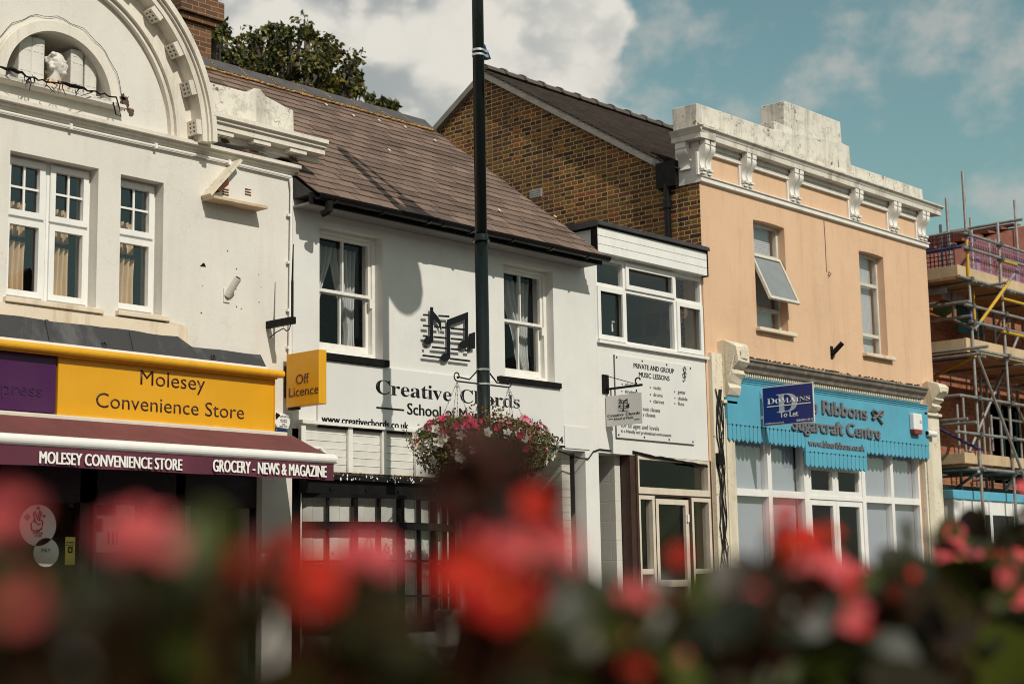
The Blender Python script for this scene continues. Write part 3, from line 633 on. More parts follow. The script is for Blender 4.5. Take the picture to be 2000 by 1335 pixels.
c.ball((bx, by-0.02, hz+0.012), 0.072, (0.92, 0.95, 1.10), 3); c.ball((bx+0.022, by-0.035, hz-0.018), 0.055, (0.95, 0.9, 1.2), 3)
c.ball((bx+0.062, by-0.05, hz-0.006), 0.016, (1.3, 0.8, 1.5), 2); c.ball((bx+0.04, by-0.06, hz-0.062), 0.024, (1, 0.9, 0.8), 2); c.ball((bx+0.055, by-0.06, hz-0.038), 0.012, (1, 1.2, 0.6), 2); c.ball((bx+0.045, by-0.055, hz+0.022), 0.022, (0.9, 1.2, 0.5), 2)
c.ball((bx+0.015, by-0.085, hz-0.012), 0.014, (0.7, 0.6, 1.3), 2)
for k in range(14): c.ball((bx-0.042+0.014*math.sin(k*2.2), by-0.03+0.04*math.cos(k*1.7), hz-0.06+0.009*k), 0.02, (1.1, 1, 0.9), 2)
c.tube((bx-0.015, by-0.01, bz+0.09), (bx+0.0, by-0.015, hz-0.03), 0.052, 16, 0.044)
for v in c.bm.verts:
    if v.co.z > bz+0.13: v.co = Vector((bx+(v.co.x-bx)*1.22, by+(v.co.y-by)*1.15, bz+0.13+(v.co.z-bz-0.13)*1.18))
hd = fuse(c.build('bust', M_STONE, S, smooth=True), 0.006)
c = MB(); c.ball((bx+0.0, by+0.005, bz+0.035), 0.125, (1.0, 0.7, 0.75), 3); c.ball((bx+0.06, by-0.05, bz+0.07), 0.03, (0.6, 0.6, 1.6), 2); c.ball((bx-0.02, by-0.065, bz+0.075), 0.03, (0.6, 0.6, 1.6), 2); c.tube((bx-0.09, by-0.03, bz+0.10), (bx+0.075, by-0.09, bz+0.02), 0.02, 8); c.tube((bx-0.05, by-0.06, bz+0.11), (bx+0.09, by-0.075, bz+0.06), 0.016, 8)
for v in c.bm.verts: v.co.z = max(v.co.z, bz+0.001)
fuse(c.build('bust_shoulders', M_TERRA, hd, smooth=True), 0.008)
# wires, a dead creeper and the conduit under the string course
c = MB(); rnd = random.Random(4)
pts = [Vector((X_(-6+i*8, 130+i*2.13+rnd.uniform(-2, 2)+(6 if 6 < i < 16 else 0), -0.11), -0.115-0.01*rnd.random(), Z_(-6+i*8, 130+i*2.13+rnd.uniform(-2.5, 2.5)+(4 if 6 < i < 16 else 0), -0.11))) for i in range(30)]
c.path(pts, [0.007+0.011*max(0, math.sin(i*0.42))**2 for i in range(30)], 6)
for k in range(14):
    i = rnd.randrange(2, 28); c.path([pts[i], pts[i]+Vector((rnd.uniform(-.05, .05), -0.02, rnd.uniform(-.07, .02))), pts[i]+Vector((rnd.uniform(-.09, .09), -0.015, rnd.uniform(-.13, .03)))], [0.007, 0.005, 0.002], 5)
c.path([pts[-1], pts[-1]+Vector((0.03, 0, -0.08)), pts[-1]+Vector((0.05, 0, -0.16)), pts[-1]+Vector((0.0, 0, -0.15)), pts[-1]+Vector((-0.03, 0, -0.05))], 0.006, 6)
c.build('dead_creeper', M_BLACK, S)
c = MB(); wp = arc_pts(NIC, 0.64, -2, 150, 26); c.path([(x, -0.012+0.004*math.sin(i), z+0.012*math.sin(i*1.7)) for i, (x, z) in enumerate(wp)], 0.0025, 5); c.build('loose_wire', M_BLACK, S)
c = MB(); c.path([(SL, -0.03, 5.326), (7.6, -0.03, 5.318), (8.9, -0.03, 5.325), (SR-0.05, -0.03, 5.318), (SR-0.055, -0.03, 5.29), (SR-0.04, -0.03, 5.2), (SR-0.06, -0.03, 3.5)], 0.013, 8)
for x in (7.3, 8.15, 8.95): c.box(x-0.012, x+0.012, -0.05, -0.001, 5.298, 5.344)
for z in (4.95, 4.5, 4.05, 3.7): c.box(SR-0.085, SR-0.03, -0.035, 0, z-0.012, z+0.012)
c.build('conduit', M_UPVC, S)
# windows
def light(mb, x0, x1, z0, z1, zt, y, munt=True):
    """one casement with a top light: outer frame pieces, transom, leaf frames, glazing bars"""
    bars(mb, x0, x1, z0, z1, y, y+0.06, 0.034, 0.05); mb.box(x0+0.034, x1-0.034, y, y+0.06, zt-0.02, zt+0.02)
    bars(mb, x0+0.024, x1-0.024, zt+0.012, z1-0.022, y-0.022, y+0.03, 0.05)
    bars(mb, x0+0.024, x1-0.024, z0+0.042, zt-0.012, y-0.022, y+0.03, 0.05)
    if munt:
        cx = (x0+x1)/2; zm = (zt+z1)/2
        mb.box(cx-0.009, cx+0.009, y-0.004, y+0.012, zt+0.06, z1-0.07); mb.box(x0+0.07, x1-0.07, y-0.003, y+0.011, zm-0.009, zm+0.009)
def upper_window(w, n, seed):
    x0, x1, z0, z1 = w; y = 0.125; zt = z0+(z1-z0)*0.575
    mb = MB()
    for i in range(n): light(mb, x0+(x1-x0)*i/n+(0.001 if i else 0), x0+(x1-x0)*(i+1)/n-(0.001 if i < n-1 else 0), z0, z1, zt, y)
    f = mb.build('window', M_UPVC, S)
    pane(x0+0.03, x1-0.03, z0+0.03, z1-0.03, y+0.02, f, M_GLASSU)
    for i in range(n):
        a, b = x0+(x1-x0)*i/n, x0+(x1-x0)*(i+1)/n
        curtain(a+0.06, a+0.06+(b-a)*0.62, a+0.06, a+0.06+(b-a)*0.60, z0+0.03, z0+(z1-z0)*0.44, y+0.15, f, M_CURT, 5, seed+i)
        curtain(a+0.06, a+0.06+(b-a)*0.66, a+0.06, a+0.06+(b-a)*0.66, zt-0.11, zt+(z1-zt)*0.34, y+0.19, f, M_CURT, 5, seed+i+5, 'valance')
    s_ = MB(); s_.box(x0-0.03, x1+0.05, -0.055, 0.124, z0-0.045, z0-0.001); s_.build('sill', M_SILL, f, bevel=0.006)
    return f
upper_window(wA, 2, 1); upper_window(wB, 1, 4); upper_window((wA[0]-2.2, wA[0]-0.9, wA[2], wA[3]), 2, 8)
c = MB(); zl = Z_(360, 664); zs = wA[2]-0.05
c.prism([(SL, zs-0.002), (8.28, zs-0.002), (8.30, zs+0.02), (8.50, zs+0.0), (8.535, zl-0.02), (8.535, zl-0.09), (SL, zl-0.09)], -0.035, -0.0005); c.wobble(0.004, 5).build('sill_band', M_SILL, S)
room(S, SL+0.1, SR-0.32, 0.33, 3.2, 3.55, 5.40, M_ROOM)
# lead apron over the fascia
xe = X_(518, 700, -0.1); zLB = Z_(300, 691, -0.11)
c = MB(); n = 40; A, B = [], []
for i in range(n+1):
    x = SL+(xe-SL)*i/n; zt_ = (zl+0.02 if x < 8.54 else zl-0.055) + 0.003*math.sin(i*1.9)
    A.append((x, -0.036+0.003*math.sin(i), zt_)); B.append((x, -0.115+0.004*math.sin(i*2.3), zLB+0.004*math.sin(i*0.9)))
for i in range(n): c.face([A[i], A[i+1], B[i+1], B[i]])
c.face([A[-1], (xe, 0, A[-1][2]), (xe, 0, zLB), B[-1]])
for x in (6.35, 7.1, 7.9): c.loft([(x, -0.04, zl+0.02), (x+0.03, -0.04, zl+0.02), (x+0.03, -0.116, zLB), (x, -0.116, zLB)], [(x, -0.048, zl+0.02), (x+0.03, -0.048, zl+0.02), (x+0.03, -0.124, zLB), (x, -0.124, zLB)])
for x in (7.62, 8.74):
    for k in range(5): c.ball((x+0.018*math.cos(k*1.26), -0.108, zLB+0.035+0.018*math.sin(k*1.26)), 0.012, sub=1)
c.build('lead_flashing', M_LEAD, S)
# the shop front under the awning
sx0, sx1 = SL, shopx[1]; y = 0.12
c = MB()
for px in (158, 171, 176, 345, 350, 500):
    x = X_(px, 1000, y); c.box(x-0.035, x+0.035, y-0.04, y+0.05, PAVE_Z, shoptop)
c.box(sx0, sx1, y-0.04, y+0.05, shoptop-0.30, shoptop); c.box(sx0, sx1, y-0.03, y+0.05, PAVE_Z, PAVE_Z+0.42)
c.box(X_(186, 975, y), X_(334, 985, y), y-0.05, y+0.04, Z_(260, 963, y), Z_(260, 958, y))
sf = c.build('shop_front', plain('purple_black_frame', (0.018, 0.009, 0.016), 0.35), S)
pane(sx0, sx1, PAVE_Z, shoptop, y+0.01, sf, M_GLASSD)
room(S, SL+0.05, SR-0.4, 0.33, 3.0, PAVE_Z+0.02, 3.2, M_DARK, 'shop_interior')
c = MB(); rnd = random.Random(12)
for k in range(4):
    c.box(5.2+0.9*k, 6.0+0.9*k, 1.6, 1.95, PAVE_Z+0.03, 2.0)
    for r_ in range(5): c.box(5.18+0.9*k, 6.02+0.9*k, 1.5, 1.6, 0.4+r_*0.38, 0.43+r_*0.38)
c.build('shelf_unit', M_ROOM, S)
Yg = y-0.008
def sticker(px0, px1, py0, py1, mt, name, rot=0.0):
    c = MB(); c.box(X_(px0, (py0+py1)/2, Yg), X_(px1, (py0+py1)/2, Yg), Yg-0.004, Yg, Z_((px0+px1)/2, py1, Yg), Z_((px0+px1)/2, py0, Yg)); return c.build(name, mt, sf)
def disc(px, py, r, mt, name, parent, Y):
    c = MB(); x, z = X_(px, py, Y), Z_(px, py, Y); c.prism([(x+r*math.cos(2*math.pi*k/32), z+r*math.sin(2*math.pi*k/32)) for k in range(32)], Y-0.003, Y); return c.build(name, mt, parent)
ld = disc(74, 1025, 0.165, M_SIGNW, 'lottery_sticker', sf, Yg)
c = MB(); ox, oz = X_(72, 1022, Yg), Z_(72, 1022, Yg); yy = Yg-0.006
hand = [(-.05, -.05), (-.055, .0), (-.03, .03), (-.02, .005), (-.035, .085), (-.02, .10), (0, .03), (.02, .105), (.035, .09), (.015, .02), (.04, .03), (.05, .0), (.04, -.04), (.0, -.065), (-.05, -.05)]
c.path([(ox+a, yy, oz+b) for a, b in hand], 0.006, 6); c.path([(ox-.02, yy, oz+.02), (ox+.01, yy, oz-.01), (ox+.03, yy, oz+.0)], 0.005, 5); c.build('crossed_fingers_mark', M_LETK, ld)
c = MB()
for a, b, s in ((-.09, .05, .03), (.005, .125, .018), (.06, .06, .015)): c.prism([(ox+a+s, oz+b), (ox+a, oz+b+s), (ox+a-s, oz+b), (ox+a, oz+b-s)], yy-0.003, yy+0.002)
c.build('star_mark', M_BLUEP, ld)
for t, py in (('THE', 1037), ('NATIONAL', 1042.5), ('LOTTERY', 1048)):
    w = {'THE': 6, 'NATIONAL': 14, 'LOTTERY': 11}[t]; front_text('lettering', t, (74-w/1.4, py), (74+w/1.4, py), 4.2, Yg-0.004, M_LETK, ld, depth=0.002)
pd = disc(90, 1078, 0.115, M_SIGNW, 'payment_sticker', sf, Yg); front_text('lettering', 'PAY', (81, 1078), (99, 1078), 8, Yg-0.004, M_LETK, pd, depth=0.002)
ys = sticker(127, 146, 1048, 1102, plain('pale_yellow_label', (0.62, 0.52, 0.10), 0.5), 'accepted_label')
for t, py in (('Accepted', 1060), ('here', 1065)): front_text('lettering', t, (129.5, py), (144, py), 3.6, Yg-0.005, M_LETK, ys, depth=0.002)
c = MB(); bars(c, X_(132, 1072, Yg), X_(141, 1072, Yg), Z_(137, 1079, Yg), Z_(137, 1067, Yg), Yg-0.007, Yg-0.004, 0.012); c.build('payment_mark', M_LETK, ys)
ns_ = sticker(423, 442, 961, 971, M_REDP, 'new_label'); front_text('lettering', 'NEW', (425, 970), (440, 970.3), 6.5, Yg-0.005, M_LETW, ns_, depth=0.002)
front_text('offer_lettering', 'WIN', (407, 1005), (421, 1005.5), 6.5, Yg-0.002, plain('gold_letter', (0.35, 0.24, 0.08), 0.5), sf, depth=0.002)
front_text('offer_lettering', '£10000', (407, 1014), (432, 1014.5), 6.5, Yg-0.002, MATS['gold_letter'], sf, depth=0.002)
po = sticker(184, 262, 985, 1078, plain('grey_poster', (0.28, 0.27, 0.26), 0.6), 'poster')
po2 = sticker(185, 226, 985, 1006, plain('teal_poster', (0.03, 0.10, 0.11), 0.5), 'poster'); po3 = sticker(184, 200, 1012, 1038, plain('tan_poster', (0.32, 0.25, 0.16), 0.6), 'poster')
front_text('lettering', 'III', (210, 1062), (230, 1062), 24, Yg-0.006, M_LETK, po, depth=0.002)
sticker(375, 440, 995, 1062, plain('brown_poster', (0.06, 0.035, 0.02), 0.5), 'poster')
sticker(358, 372, 940, 1075, plain('grey_door_panel', (0.20, 0.19, 0.17), 0.4), 'door_panel')
c = MB(); rnd = random.Random(5)
for k in range(34):
    x = 8.2+rnd.random()*0.62; c.ball((x, 0.4, 2.28-0.10*rnd.random()-0.05*math.sin(x*9)), 0.035, (1, .5, .8), 1)
c.build('window_garland', M_BLACK, sf)
c = MB()                                                                 # chimney behind the gable
cx0, cx1 = X_(352, 60, 3.4), X_(428, 60, 3.4); zc0, zc1 = 6.2, 9.2; zs_ = Z_(425, 58, 3.4)
c.box(cx0, cx1-0.11, 3.4, 4.3, zc0, zs_); c.box(cx0-0.03, cx1-0.055, 3.35, 4.35, zs_, zs_+0.075); c.box(cx0-0.06, cx1, 3.3, 4.4, zs_+0.075, zs_+0.30); c.box(cx0-0.03, cx1-0.055, 3.35, 4.35, zs_+0.30, zc1-0.6)
c.build('chimney', M_CHIM, S, bevel=0.006)
c = MB(); rnd = random.Random(3)                                          # old screw holes and knocks in the render
for px, py in ((397, 519), (397, 541), (396, 558), (395, 582), (395, 593), (393, 611), (462, 525), (462, 540), (461, 565), (505, 536), (510, 561), (506, 590), (511, 616), (462, 599), (471, 603), (444, 490)):
    r = rnd.uniform(0.004, 0.011); c.ball((X_(px, py), 0.001, Z_(px, py)), r, (1, 0.2, rnd.uniform(0.8, 1.5)), 1)
c.prism([(X_(390, 520), Z_(390, 520)), (X_(402, 521), Z_(402, 521)), (X_(399, 514), Z_(399, 514)), (X_(397, 513), Z_(397, 513))], -0.003, 0.01)
c.build('screw_holes', M_BLACK, S)
M_LOSS = plain('exposed_render_core', (0.09, 0.055, 0.035), 0.95, var=0.45, scale=14)
def loss(cx, cz, w, h, Y, seed, dep=0.012):                             # a patch where the render has fallen away
    rnd = random.Random(seed); n = 22; c = MB(); c.prism([(cx+w/2*math.cos(2*math.pi*k/n)*rnd.uniform(0.55, 1.15), cz+h/2*math.sin(2*math.pi*k/n)*rnd.uniform(0.5, 1.15)) for k in range(n)], Y-dep, Y+0.004); return c.build('render_loss', M_LOSS, S)
loss(X_(495, 299, -.07), Z_(495, 299, -.07), 0.34, 0.05, -0.066, 1); loss(X_(572, 312, -.07), Z_(572, 312, -.07), 0.12, 0.06, -0.066, 2); loss(X_(440, 276, -.07), Z_(440, 276, -.07), 0.10, 0.04, -0.066, 3)
loss(X_(244, 200), Z_(244, 200), 0.10, 0.16, -0.001, 4, 0.004); loss(X_(255, 218), Z_(255, 218), 0.07, 0.08, -0.001, 5, 0.004); loss(X_(238, 192), Z_(238, 192), 0.09, 0.03, -0.001, 6, 0.004)

# things fixed to the cream wall
V_ = thing('vent_housing', (X_(450, 380), 0, Z_(450, 395)), 'broken triangular wooden vent housing with rusty slots on the cream wall', 'vent')
a, b, t = (X_(395, 383), Z_(395, 383)), (X_(500, 399), Z_(500, 399)), (X_(455, 320), Z_(455, 320))
c = MB(); c.prism([(a[0]+0.03, a[1]), (b[0]-0.02, a[1]), (t[0]+0.04, t[1]-0.05), (t[0]-0.03, t[1]-0.02)], -0.03, -0.001); c.build('backing', M_CREAM, V_)
c = MB(); c.box(a[0], b[0], -0.17, -0.001, a[1]-0.045, a[1]-0.02); c.build('shelf', M_PLY, V_)
c = MB(); d = Vector((t[0]-a[0], 0, t[1]-a[1])).normalized(); nrm = Vector((-d.z, 0, d.x))
pA, pB = Vector((a[0], 0, a[1]-0.02)), Vector((t[0], 0, t[1]))
q = [pA, pB, pB+nrm*0.025, pA+nrm*0.025]; c.loft([(v.x, -0.14, v.z) for v in q], [(v.x, -0.001, v.z) for v in q]); c.build('rake_board', M_OLDCREAM, V_)
c = MB(); q = [pA+d*0.10-nrm*0.002, pA+d*0.28-nrm*0.002, pA+d*0.24-nrm*0.05, pA+d*0.12-nrm*0.04]; c.loft([(v.x, -0.12, v.z) for v in q], [(v.x, -0.031, v.z) for v in q]); c.build('rust_patch', plain('rust', (0.13, 0.035, 0.01), 0.9, var=0.4), V_)
c = MB()
for px in (436, 480):
    x, z = X_(px, 375), Z_(px, 376)
    for k in range(3): c.box(x-0.035, x+0.035, -0.036, -0.030, z+k*0.024-0.03, z+k*0.024-0.02)
c.build('slots', MATS['rust'], V_)
F_ = thing('flagpole_holder', (X_(441, 580), 0, Z_(441, 580)), 'short white angled flagpole holder tube screwed to the cream wall', 'bracket')
x, z = X_(442, 575), Z_(442, 578)
c = MB(); c.box(x-0.035, x+0.035, -0.012, 0, z-0.06, z+0.07); c.build('plate', M_CREAM, F_, bevel=0.004)
c = MB(); c.tube((x, -0.012, z-0.0), (x+0.03, -0.13, z+0.15), 0.033, 16); c.tube((x, -0.012, z-0.0), (x+0.03, -0.13, z+0.15), 0.024, 16); c.build('tube', M_CREAM, F_, smooth=False)
c = MB(); c.tube((x+0.0292, -0.127, z+0.1462), (x+0.0304, -0.1316, z+0.152), 0.026, 16); c.build('bore', M_BLACK, F_)
A_ = thing('aerial_bracket', (X_(522, 634), 0, Z_(522, 634)), 'black bracket arm with a thin upright aerial rod by the edge of the cream wall', 'aerial')
x, z = X_(522, 634), Z_(522, 634)
c = MB(); c.box(x-0.02, x+0.03, -0.37, -0.001, z-0.035, z+0.03); c.build('arm', M_BLACK, A_, bevel=0.004)
c = MB(); c.tube((x+0.005, -0.345, z+0.03), (x+0.005, -0.345, z+0.36), 0.012, 8); c.tube((x+0.005, -0.345, z+0.36), (x+0.015, -0.345, z+0.70), 0.010, 8, 0.005); c.build('rod', M_BLACK, A_)
c = MB(); c.path([(x, -0.33, z-0.035), (x, -0.31, z-0.08), (x, -0.27, z-0.09), (x, -0.23, z-0.06), (x+0.02, -0.1, z-0.08), (x+0.02, -0.01, z-0.12)], 0.005, 6); c.build('cable', M_BLACK, A_)

# ------------------------------------------------------------------ shop signs and awning
xsl, xsr = X_(113.5, 750, -0.1), X_(535, 790, -0.1); zst, zsb = Z_(300, 699, -0.1), Z_(533, 841, -0.1)
YS = thing('fascia_sign', (8.3, 0, zsb), 'long yellow fascia sign with dark lettering and a yellow roll cover above the maroon awning', 'sign')
c = MB(); c.box(xsl, xsr, -0.10, 0.118, zsb, zst); c.build('board', M_YELLOW, YS, bevel=0.004)
c = MB(); c.box(xsl-0.01, xsr, -0.112, -0.1002, zsb-0.012, zsb+0.012); c.box(xsr-0.004, xsr+0.004, -0.112, -0.02, zsb-0.01, zst-0.06); c.build('edge_trim', M_YEDGE, YS)
zr = Z_(300, 703, -0.17); xr_ = X_(553, 729, -0.17)
pr = [(-0.1002, zr+0.034), (-0.165, zr+0.033)] + [(-0.165-0.034*math.sin(R(a)), zr+0.034*math.cos(R(a))) for a in range(10, 181, 17)] + [(-0.15, zr-0.030), (-0.1002, zr-0.030)]
c = MB(); c.prism_yz(pr, SL, 8.05); c.prism_yz(pr, 8.053, xr_); c.build('roll_cover', M_YEDGE, YS)
c = MB(); c.box(SL, xr_-0.05, -0.150, -0.140, zr-0.048, zr-0.0305); c.build('shutter_lip', M_YELLOW, YS)
c = MB(); c.box(SL, xe, -0.13, -0.0005, zr+0.0345, zLB-0.003); c.build('white_flashing', M_UPVC, YS)
front_text('lettering', 'Molesey', (274, 753), (400, 760), 29, -0.1002, M_LETM, YS, depth=0.004, offset=-0.006)
front_text('lettering', 'Convenience Store', (187, 797), (476, 815.5), 29, -0.1002, M_LETM, YS, depth=0.004, offset=-0.006)
PS = thing('purple_sign', (5.5, 0, zsb), 'purple fascia panel with faint darker letters beside the yellow sign', 'sign')
c = MB(); c.box(SL, xsl-0.012, -0.085, 0.118, zsb+0.01, zst-0.002); c.build('board', M_PURPLE, PS)
front_text('lettering', 'press', (3, 769), (82, 773), 25, -0.0852, M_PURPLED, PS, depth=0.006)
AW = thing('awning', (7.0, -0.3, 2.4), 'maroon canvas shop awning with white lettering on its hanging front edge', 'awning')
xa = X_(651, 900, -0.7); za_b, za_f = Z_(545, 850, -0.14), Z_(653, 889, -0.7)
c = MB(); c.box(SL, xa-0.10, -0.20, 0.118, za_b-0.02, zsb-0.014); c.build('cassette', plain('cassette_cream', (0.62, 0.56, 0.47), 0.5, var=0.08), AW, bevel=0.01)
c = MB(); n = 24
for i in range(n):
    a0, a1 = SL+(xa-0.03-SL)*i/n, SL+(xa-0.03-SL)*(i+1)/n
    rows = [(-0.19, za_b), (-0.36, za_b+(za_f-za_b)*0.3-0.012), (-0.54, za_b+(za_f-za_b)*0.66-0.014), (-0.70, za_f)]
    for (y0, z0), (y1, z1) in zip(rows, rows[1:]):
        c.face([(a0, y0, z0), (a1, y0, z0), (a1, y1, z1), (a0, y1, z1)])
c.build('canopy', M_MAROON, AW, smooth=True)
zbar = za_f-0.070
c = MB(); pr = [(-0.69, za_f+0.005)] + [(-0.70-0.05*math.sin(R(a)), (za_f+zbar)/2+0.045*math.cos(R(a))) for a in range(0, 181, 20)] + [(-0.66, zbar), (-0.65, za_f-0.03)]
c.prism_yz(pr, SL, xa); c.build('front_bar', M_UPVC, AW)
c = MB(); c.box(xa+0.001, xa+0.02, -0.745, -0.66, zbar-0.002, za_f+0.008); c.build('end_cap', M_UPVC, AW, bevel=0.006)
zv = Z_(648, 937.5, -0.72); n = 120; c = MB()
top = []; bot = []
for i in range(n+1):
    x = SL+(xa-0.012-SL)*i/n; w_ = 0.006*math.sin(i*0.55)+0.004*math.sin(i*0.21+1)
    top.append((x, -0.718, zbar+0.004)); bot.append((x, -0.722+w_, zv+0.003*math.sin(i*0.4)))
for i in range(n):
    md0 = [tuple(t+(b_-t)*k/4 for t, b_ in zip(top[i], bot[i])) for k in range(5)]; md1 = [tuple(t+(b_-t)*k/4 for t, b_ in zip(top[i+1], bot[i+1])) for k in range(5)]
    for k in range(4): c.face([md0[k], md1[k], md1[k+1], md0[k+1]])
c.build('valance', M_MAROON2, AW, smooth=True)
for tx, a, b in (('MOLESEY CONVENIENCE STORE', (77, 905), (355, 917)), ('GROCERY - NEWS & MAGAZINE', (416, 921), (637, 930.5))):
    front_text('lettering', tx, a, b, 23.5, -0.7345, M_LETW, AW, depth=0.003, bold=0.075)
for px in (60, 330, 600):
    x = X_(px, 930, -0.4); c = MB(); c.tube((x, 0.05, za_b-0.09), (x+0.25, -0.3, za_b-0.11), 0.02, 8); c.tube((x+0.25, -0.3, za_b-0.11), (x+0.05, -0.66, zbar+0.02), 0.018, 8); c.build('folding_arm', M_UPVC, AW)

OL_X = X_(559, 740, -0.06)
OS = thing('projecting_sign', (OL_X, 0, PX(600, 800, OL_X).z), 'yellow square box sign projecting from the wall reading Off Licence', 'sign')
p1, p2 = PX(559, 740, OL_X), PX(623, 735, OL_X); zt_, zb_ = PX(559, 692, OL_X).z, PX(559, 796, OL_X).z
wd = X_(638, 740, p2.y)-OL_X
c = MB(); c.box(OL_X, OL_X+wd, p2.y, p1.y, zb_, zt_); c.build('box', M_YELLOW, OS, bevel=0.006)
c = MB(); c.box(OL_X+wd*0.3, OL_X+wd*0.7, p1.y, 0, zb_+0.1, zt_-0.1); c.box(OL_X+0.02, OL_X+wd-0.02, p1.y-0.12, p1.y-0.001, zb_-0.02, zb_-0.001); c.build('mounting', M_BLACK, OS)
side_text('lettering', 'Off', (578.5, 750), (603.5, 747), 19, OL_X-0.0005, M_LETM, OS, depth=0.003, offset=-0.008)
side_text('lettering', 'Licence', (565, 775), (622, 767.5), 18, OL_X-0.0005, M_LETM, OS, depth=0.003, offset=-0.008)
AL = thing('alarm_box', (X_(551, 830), 0, Z_(551, 862)), 'white shield shaped burglar alarm box with a navy base under the yellow box sign', 'alarm')
out = [(538, 816), (556, 812), (566, 815), (568.5, 825), (562, 849), (560, 852), (541, 850), (537, 845)]
pts = [(X_(px, py, -0.07), Z_(px, py, -0.07)) for px, py in out]
zc_ = Z_(550, 836, -0.07); up = [(x, z) for x, z in pts]
c = MB(); c.prism([(X_(px, py, -0.07), Z_(px, py, -0.07)) for px, py in [(538, 809), (551, 806), (566, 812), (568.5, 822), (563, 838), (541, 834), (536, 826)]], -0.075, -0.001); c.build('cover', M_UPVC, AL, bevel=0.01)
c = MB(); c.prism([(X_(px, py, -0.07), Z_(px, py, -0.07)) for px, py in [(541.2, 834.5), (562.8, 838.5), (559, 848), (541, 846), (538, 840)]], -0.07, -0.002); c.build('base', M_NAVYD, AL, bevel=0.008)
for tx, x0, x1, py, h in (('LONGTEK', 547, 566, 814.5, 3.4), ('SECURITY', 547.5, 561, 820.5, 2.6), ('SYSTEMS', 548, 560.5, 824, 2.6), ('020', 551, 557, 829, 3), ('8605 9292', 546, 561, 833, 3)):
    front_text('lettering', tx, (x0, py), (x1, py+1.2), h, -0.0752, M_LETK, AL, depth=0.002)
c = MB(); x, z = X_(542, 812, -0.0752), Z_(542, 812, -0.0752)
for k in range(4): c.box(x-0.02+k*0.012, x-0.01+k*0.012, -0.079, -0.0752, z-0.03+0.01*k, z+0.03-0.004*k)
c.build('maker_mark', M_LETK, AL)

# ------------------------------------------------------------------ white slate roofed house (music school)
H = thing('slate_roofed_house', (11.8, 1, PAVE_Z), 'white painted two storey house with a brown slate roof and two sash windows', 'building')
HX0, HX1 = SR+0.002, X_(1163, 640); EZ, EY = 5.145, -0.30; RY, RZ = 2.42, 7.19
sA = (X_(624, 560), X_(747.5, 580), Z_(749, 703), Z_(685, 451.5)); sB = (X_(985, 620), X_(1081.5, 640), Z_(1084, 748), Z_(1030, 520))
gz = Z_(1120, 879); bot_l = Z_(621, 829)
gx0, gx1 = X_(587, 900), X_(1122, 1000); bow0, bow1 = X_(590, 960), X_(890, 985); bz = Z_(590, 948)
c = MB(); c.grid_wall(HX0, HX1, PAVE_Z, EZ-0.02, [sA, sB, (gx0, HX1, PAVE_Z, gz)], 0.0, 0.3)
c.box(HX0, bow0-0.002, 0.0, 0.3, PAVE_Z, gz-0.002) if bow0 > HX0 else None
c.build('wall', M_WHITE, H)
room(H, HX0+0.05, HX1-0.05, 0.31, 3.4, 3.3, 5.05, M_DARK)
c = MB(); c.box(HX0+0.01, HX1-0.01, 5.6, 5.9, PAVE_Z, 5.1); c.box(HX0+0.01, HX0+0.2, 0.31, 5.6, PAVE_Z, 5.1); c.build('back_wall', M_WHITE, H)
def sash(w, name='sash_window'):
    x0, x1, z0, z1 = w; y = 0.105; zm = z0+(z1-z0)*0.515; cx = (x0+x1)/2
    mb = MB(); bars(mb, x0, x1, z0, z1, y, y+0.10, 0.045, 0.06)
    bars(mb, x0+0.046, x1-0.046, zm-0.015, z1-0.046, y+0.02, y+0.055, 0.035, 0.03); bars(mb, x0+0.046, x1-0.046, z0+0.061, zm+0.015, y+0.058, y+0.095, 0.035, 0.07)
    mb.box(cx-0.009, cx+0.009, y+0.022, y+0.05, zm+0.01, z1-0.08); mb.box(cx-0.009, cx+0.009, y+0.06, y+0.09, z0+0.12, zm-0.01)
    mb.box(x1-0.075, x1-0.046, y-0.0, y+0.019, zm-0.11, zm-0.02)
    f = mb.build(name, M_WTIMBER, H); pane(x0+0.08, x1-0.08, z0+0.08, z1-0.08, y+0.07, f, M_GLASS)
    s_ = MB(); s_.box(x0-0.012, x1+0.012, -0.02, y-0.001, z0-0.03, z0-0.001); s_.build('sill_board', M_WTIMBER, f, bevel=0.004); return f
fA = sash(sA); W_ = sA[1]-sA[0]; x0 = sA[0]
curtain(x0+0.55*W_, x0+0.96*W_, x0+0.74*W_, x0+0.93*W_, sA[2]+0.05, sA[3]-0.1, 0.36, fA, M_CURTG, 5, 3, waist=(0.20, x0+0.78*W_, x0+0.90*W_))
curtain(x0+0.22*W_, x0+0.56*W_, x0+0.20*W_, x0+0.32*W_, sA[2]+0.05, sA[3]-0.1, 0.36, fA, M_CURTG, 4, 9, waist=(0.40, x0+0.22*W_, x0+0.36*W_))
c = MB(); c.ball((x0+0.0*W_, 0.33, sA[2]+0.2), 0.05); c.ball((x0+0.02*W_, 0.33, sA[2]+0.13), 0.045); c.build('curtain_tieback', M_CURTG, fA)
fB = sash(sB); W_ = sB[1]-sB[0]; x0 = sB[0]
curtain(x0+0.46*W_, x0+0.98*W_, x0+0.82*W_, x0+0.96*W_, sB[2]+0.05, sB[3]-0.1, 0.36, fB, M_CURTG, 5, 6, waist=(0.30, x0+0.72*W_, x0+0.93*W_))
curtain(x0+0.24*W_, x0+0.46*W_, x0+0.22*W_, x0+0.30*W_, sB[2]+0.05, sB[3]-0.1, 0.36, fB, M_CURTG, 4, 2, waist=(0.45, x0+0.23*W_, x0+0.33*W_))
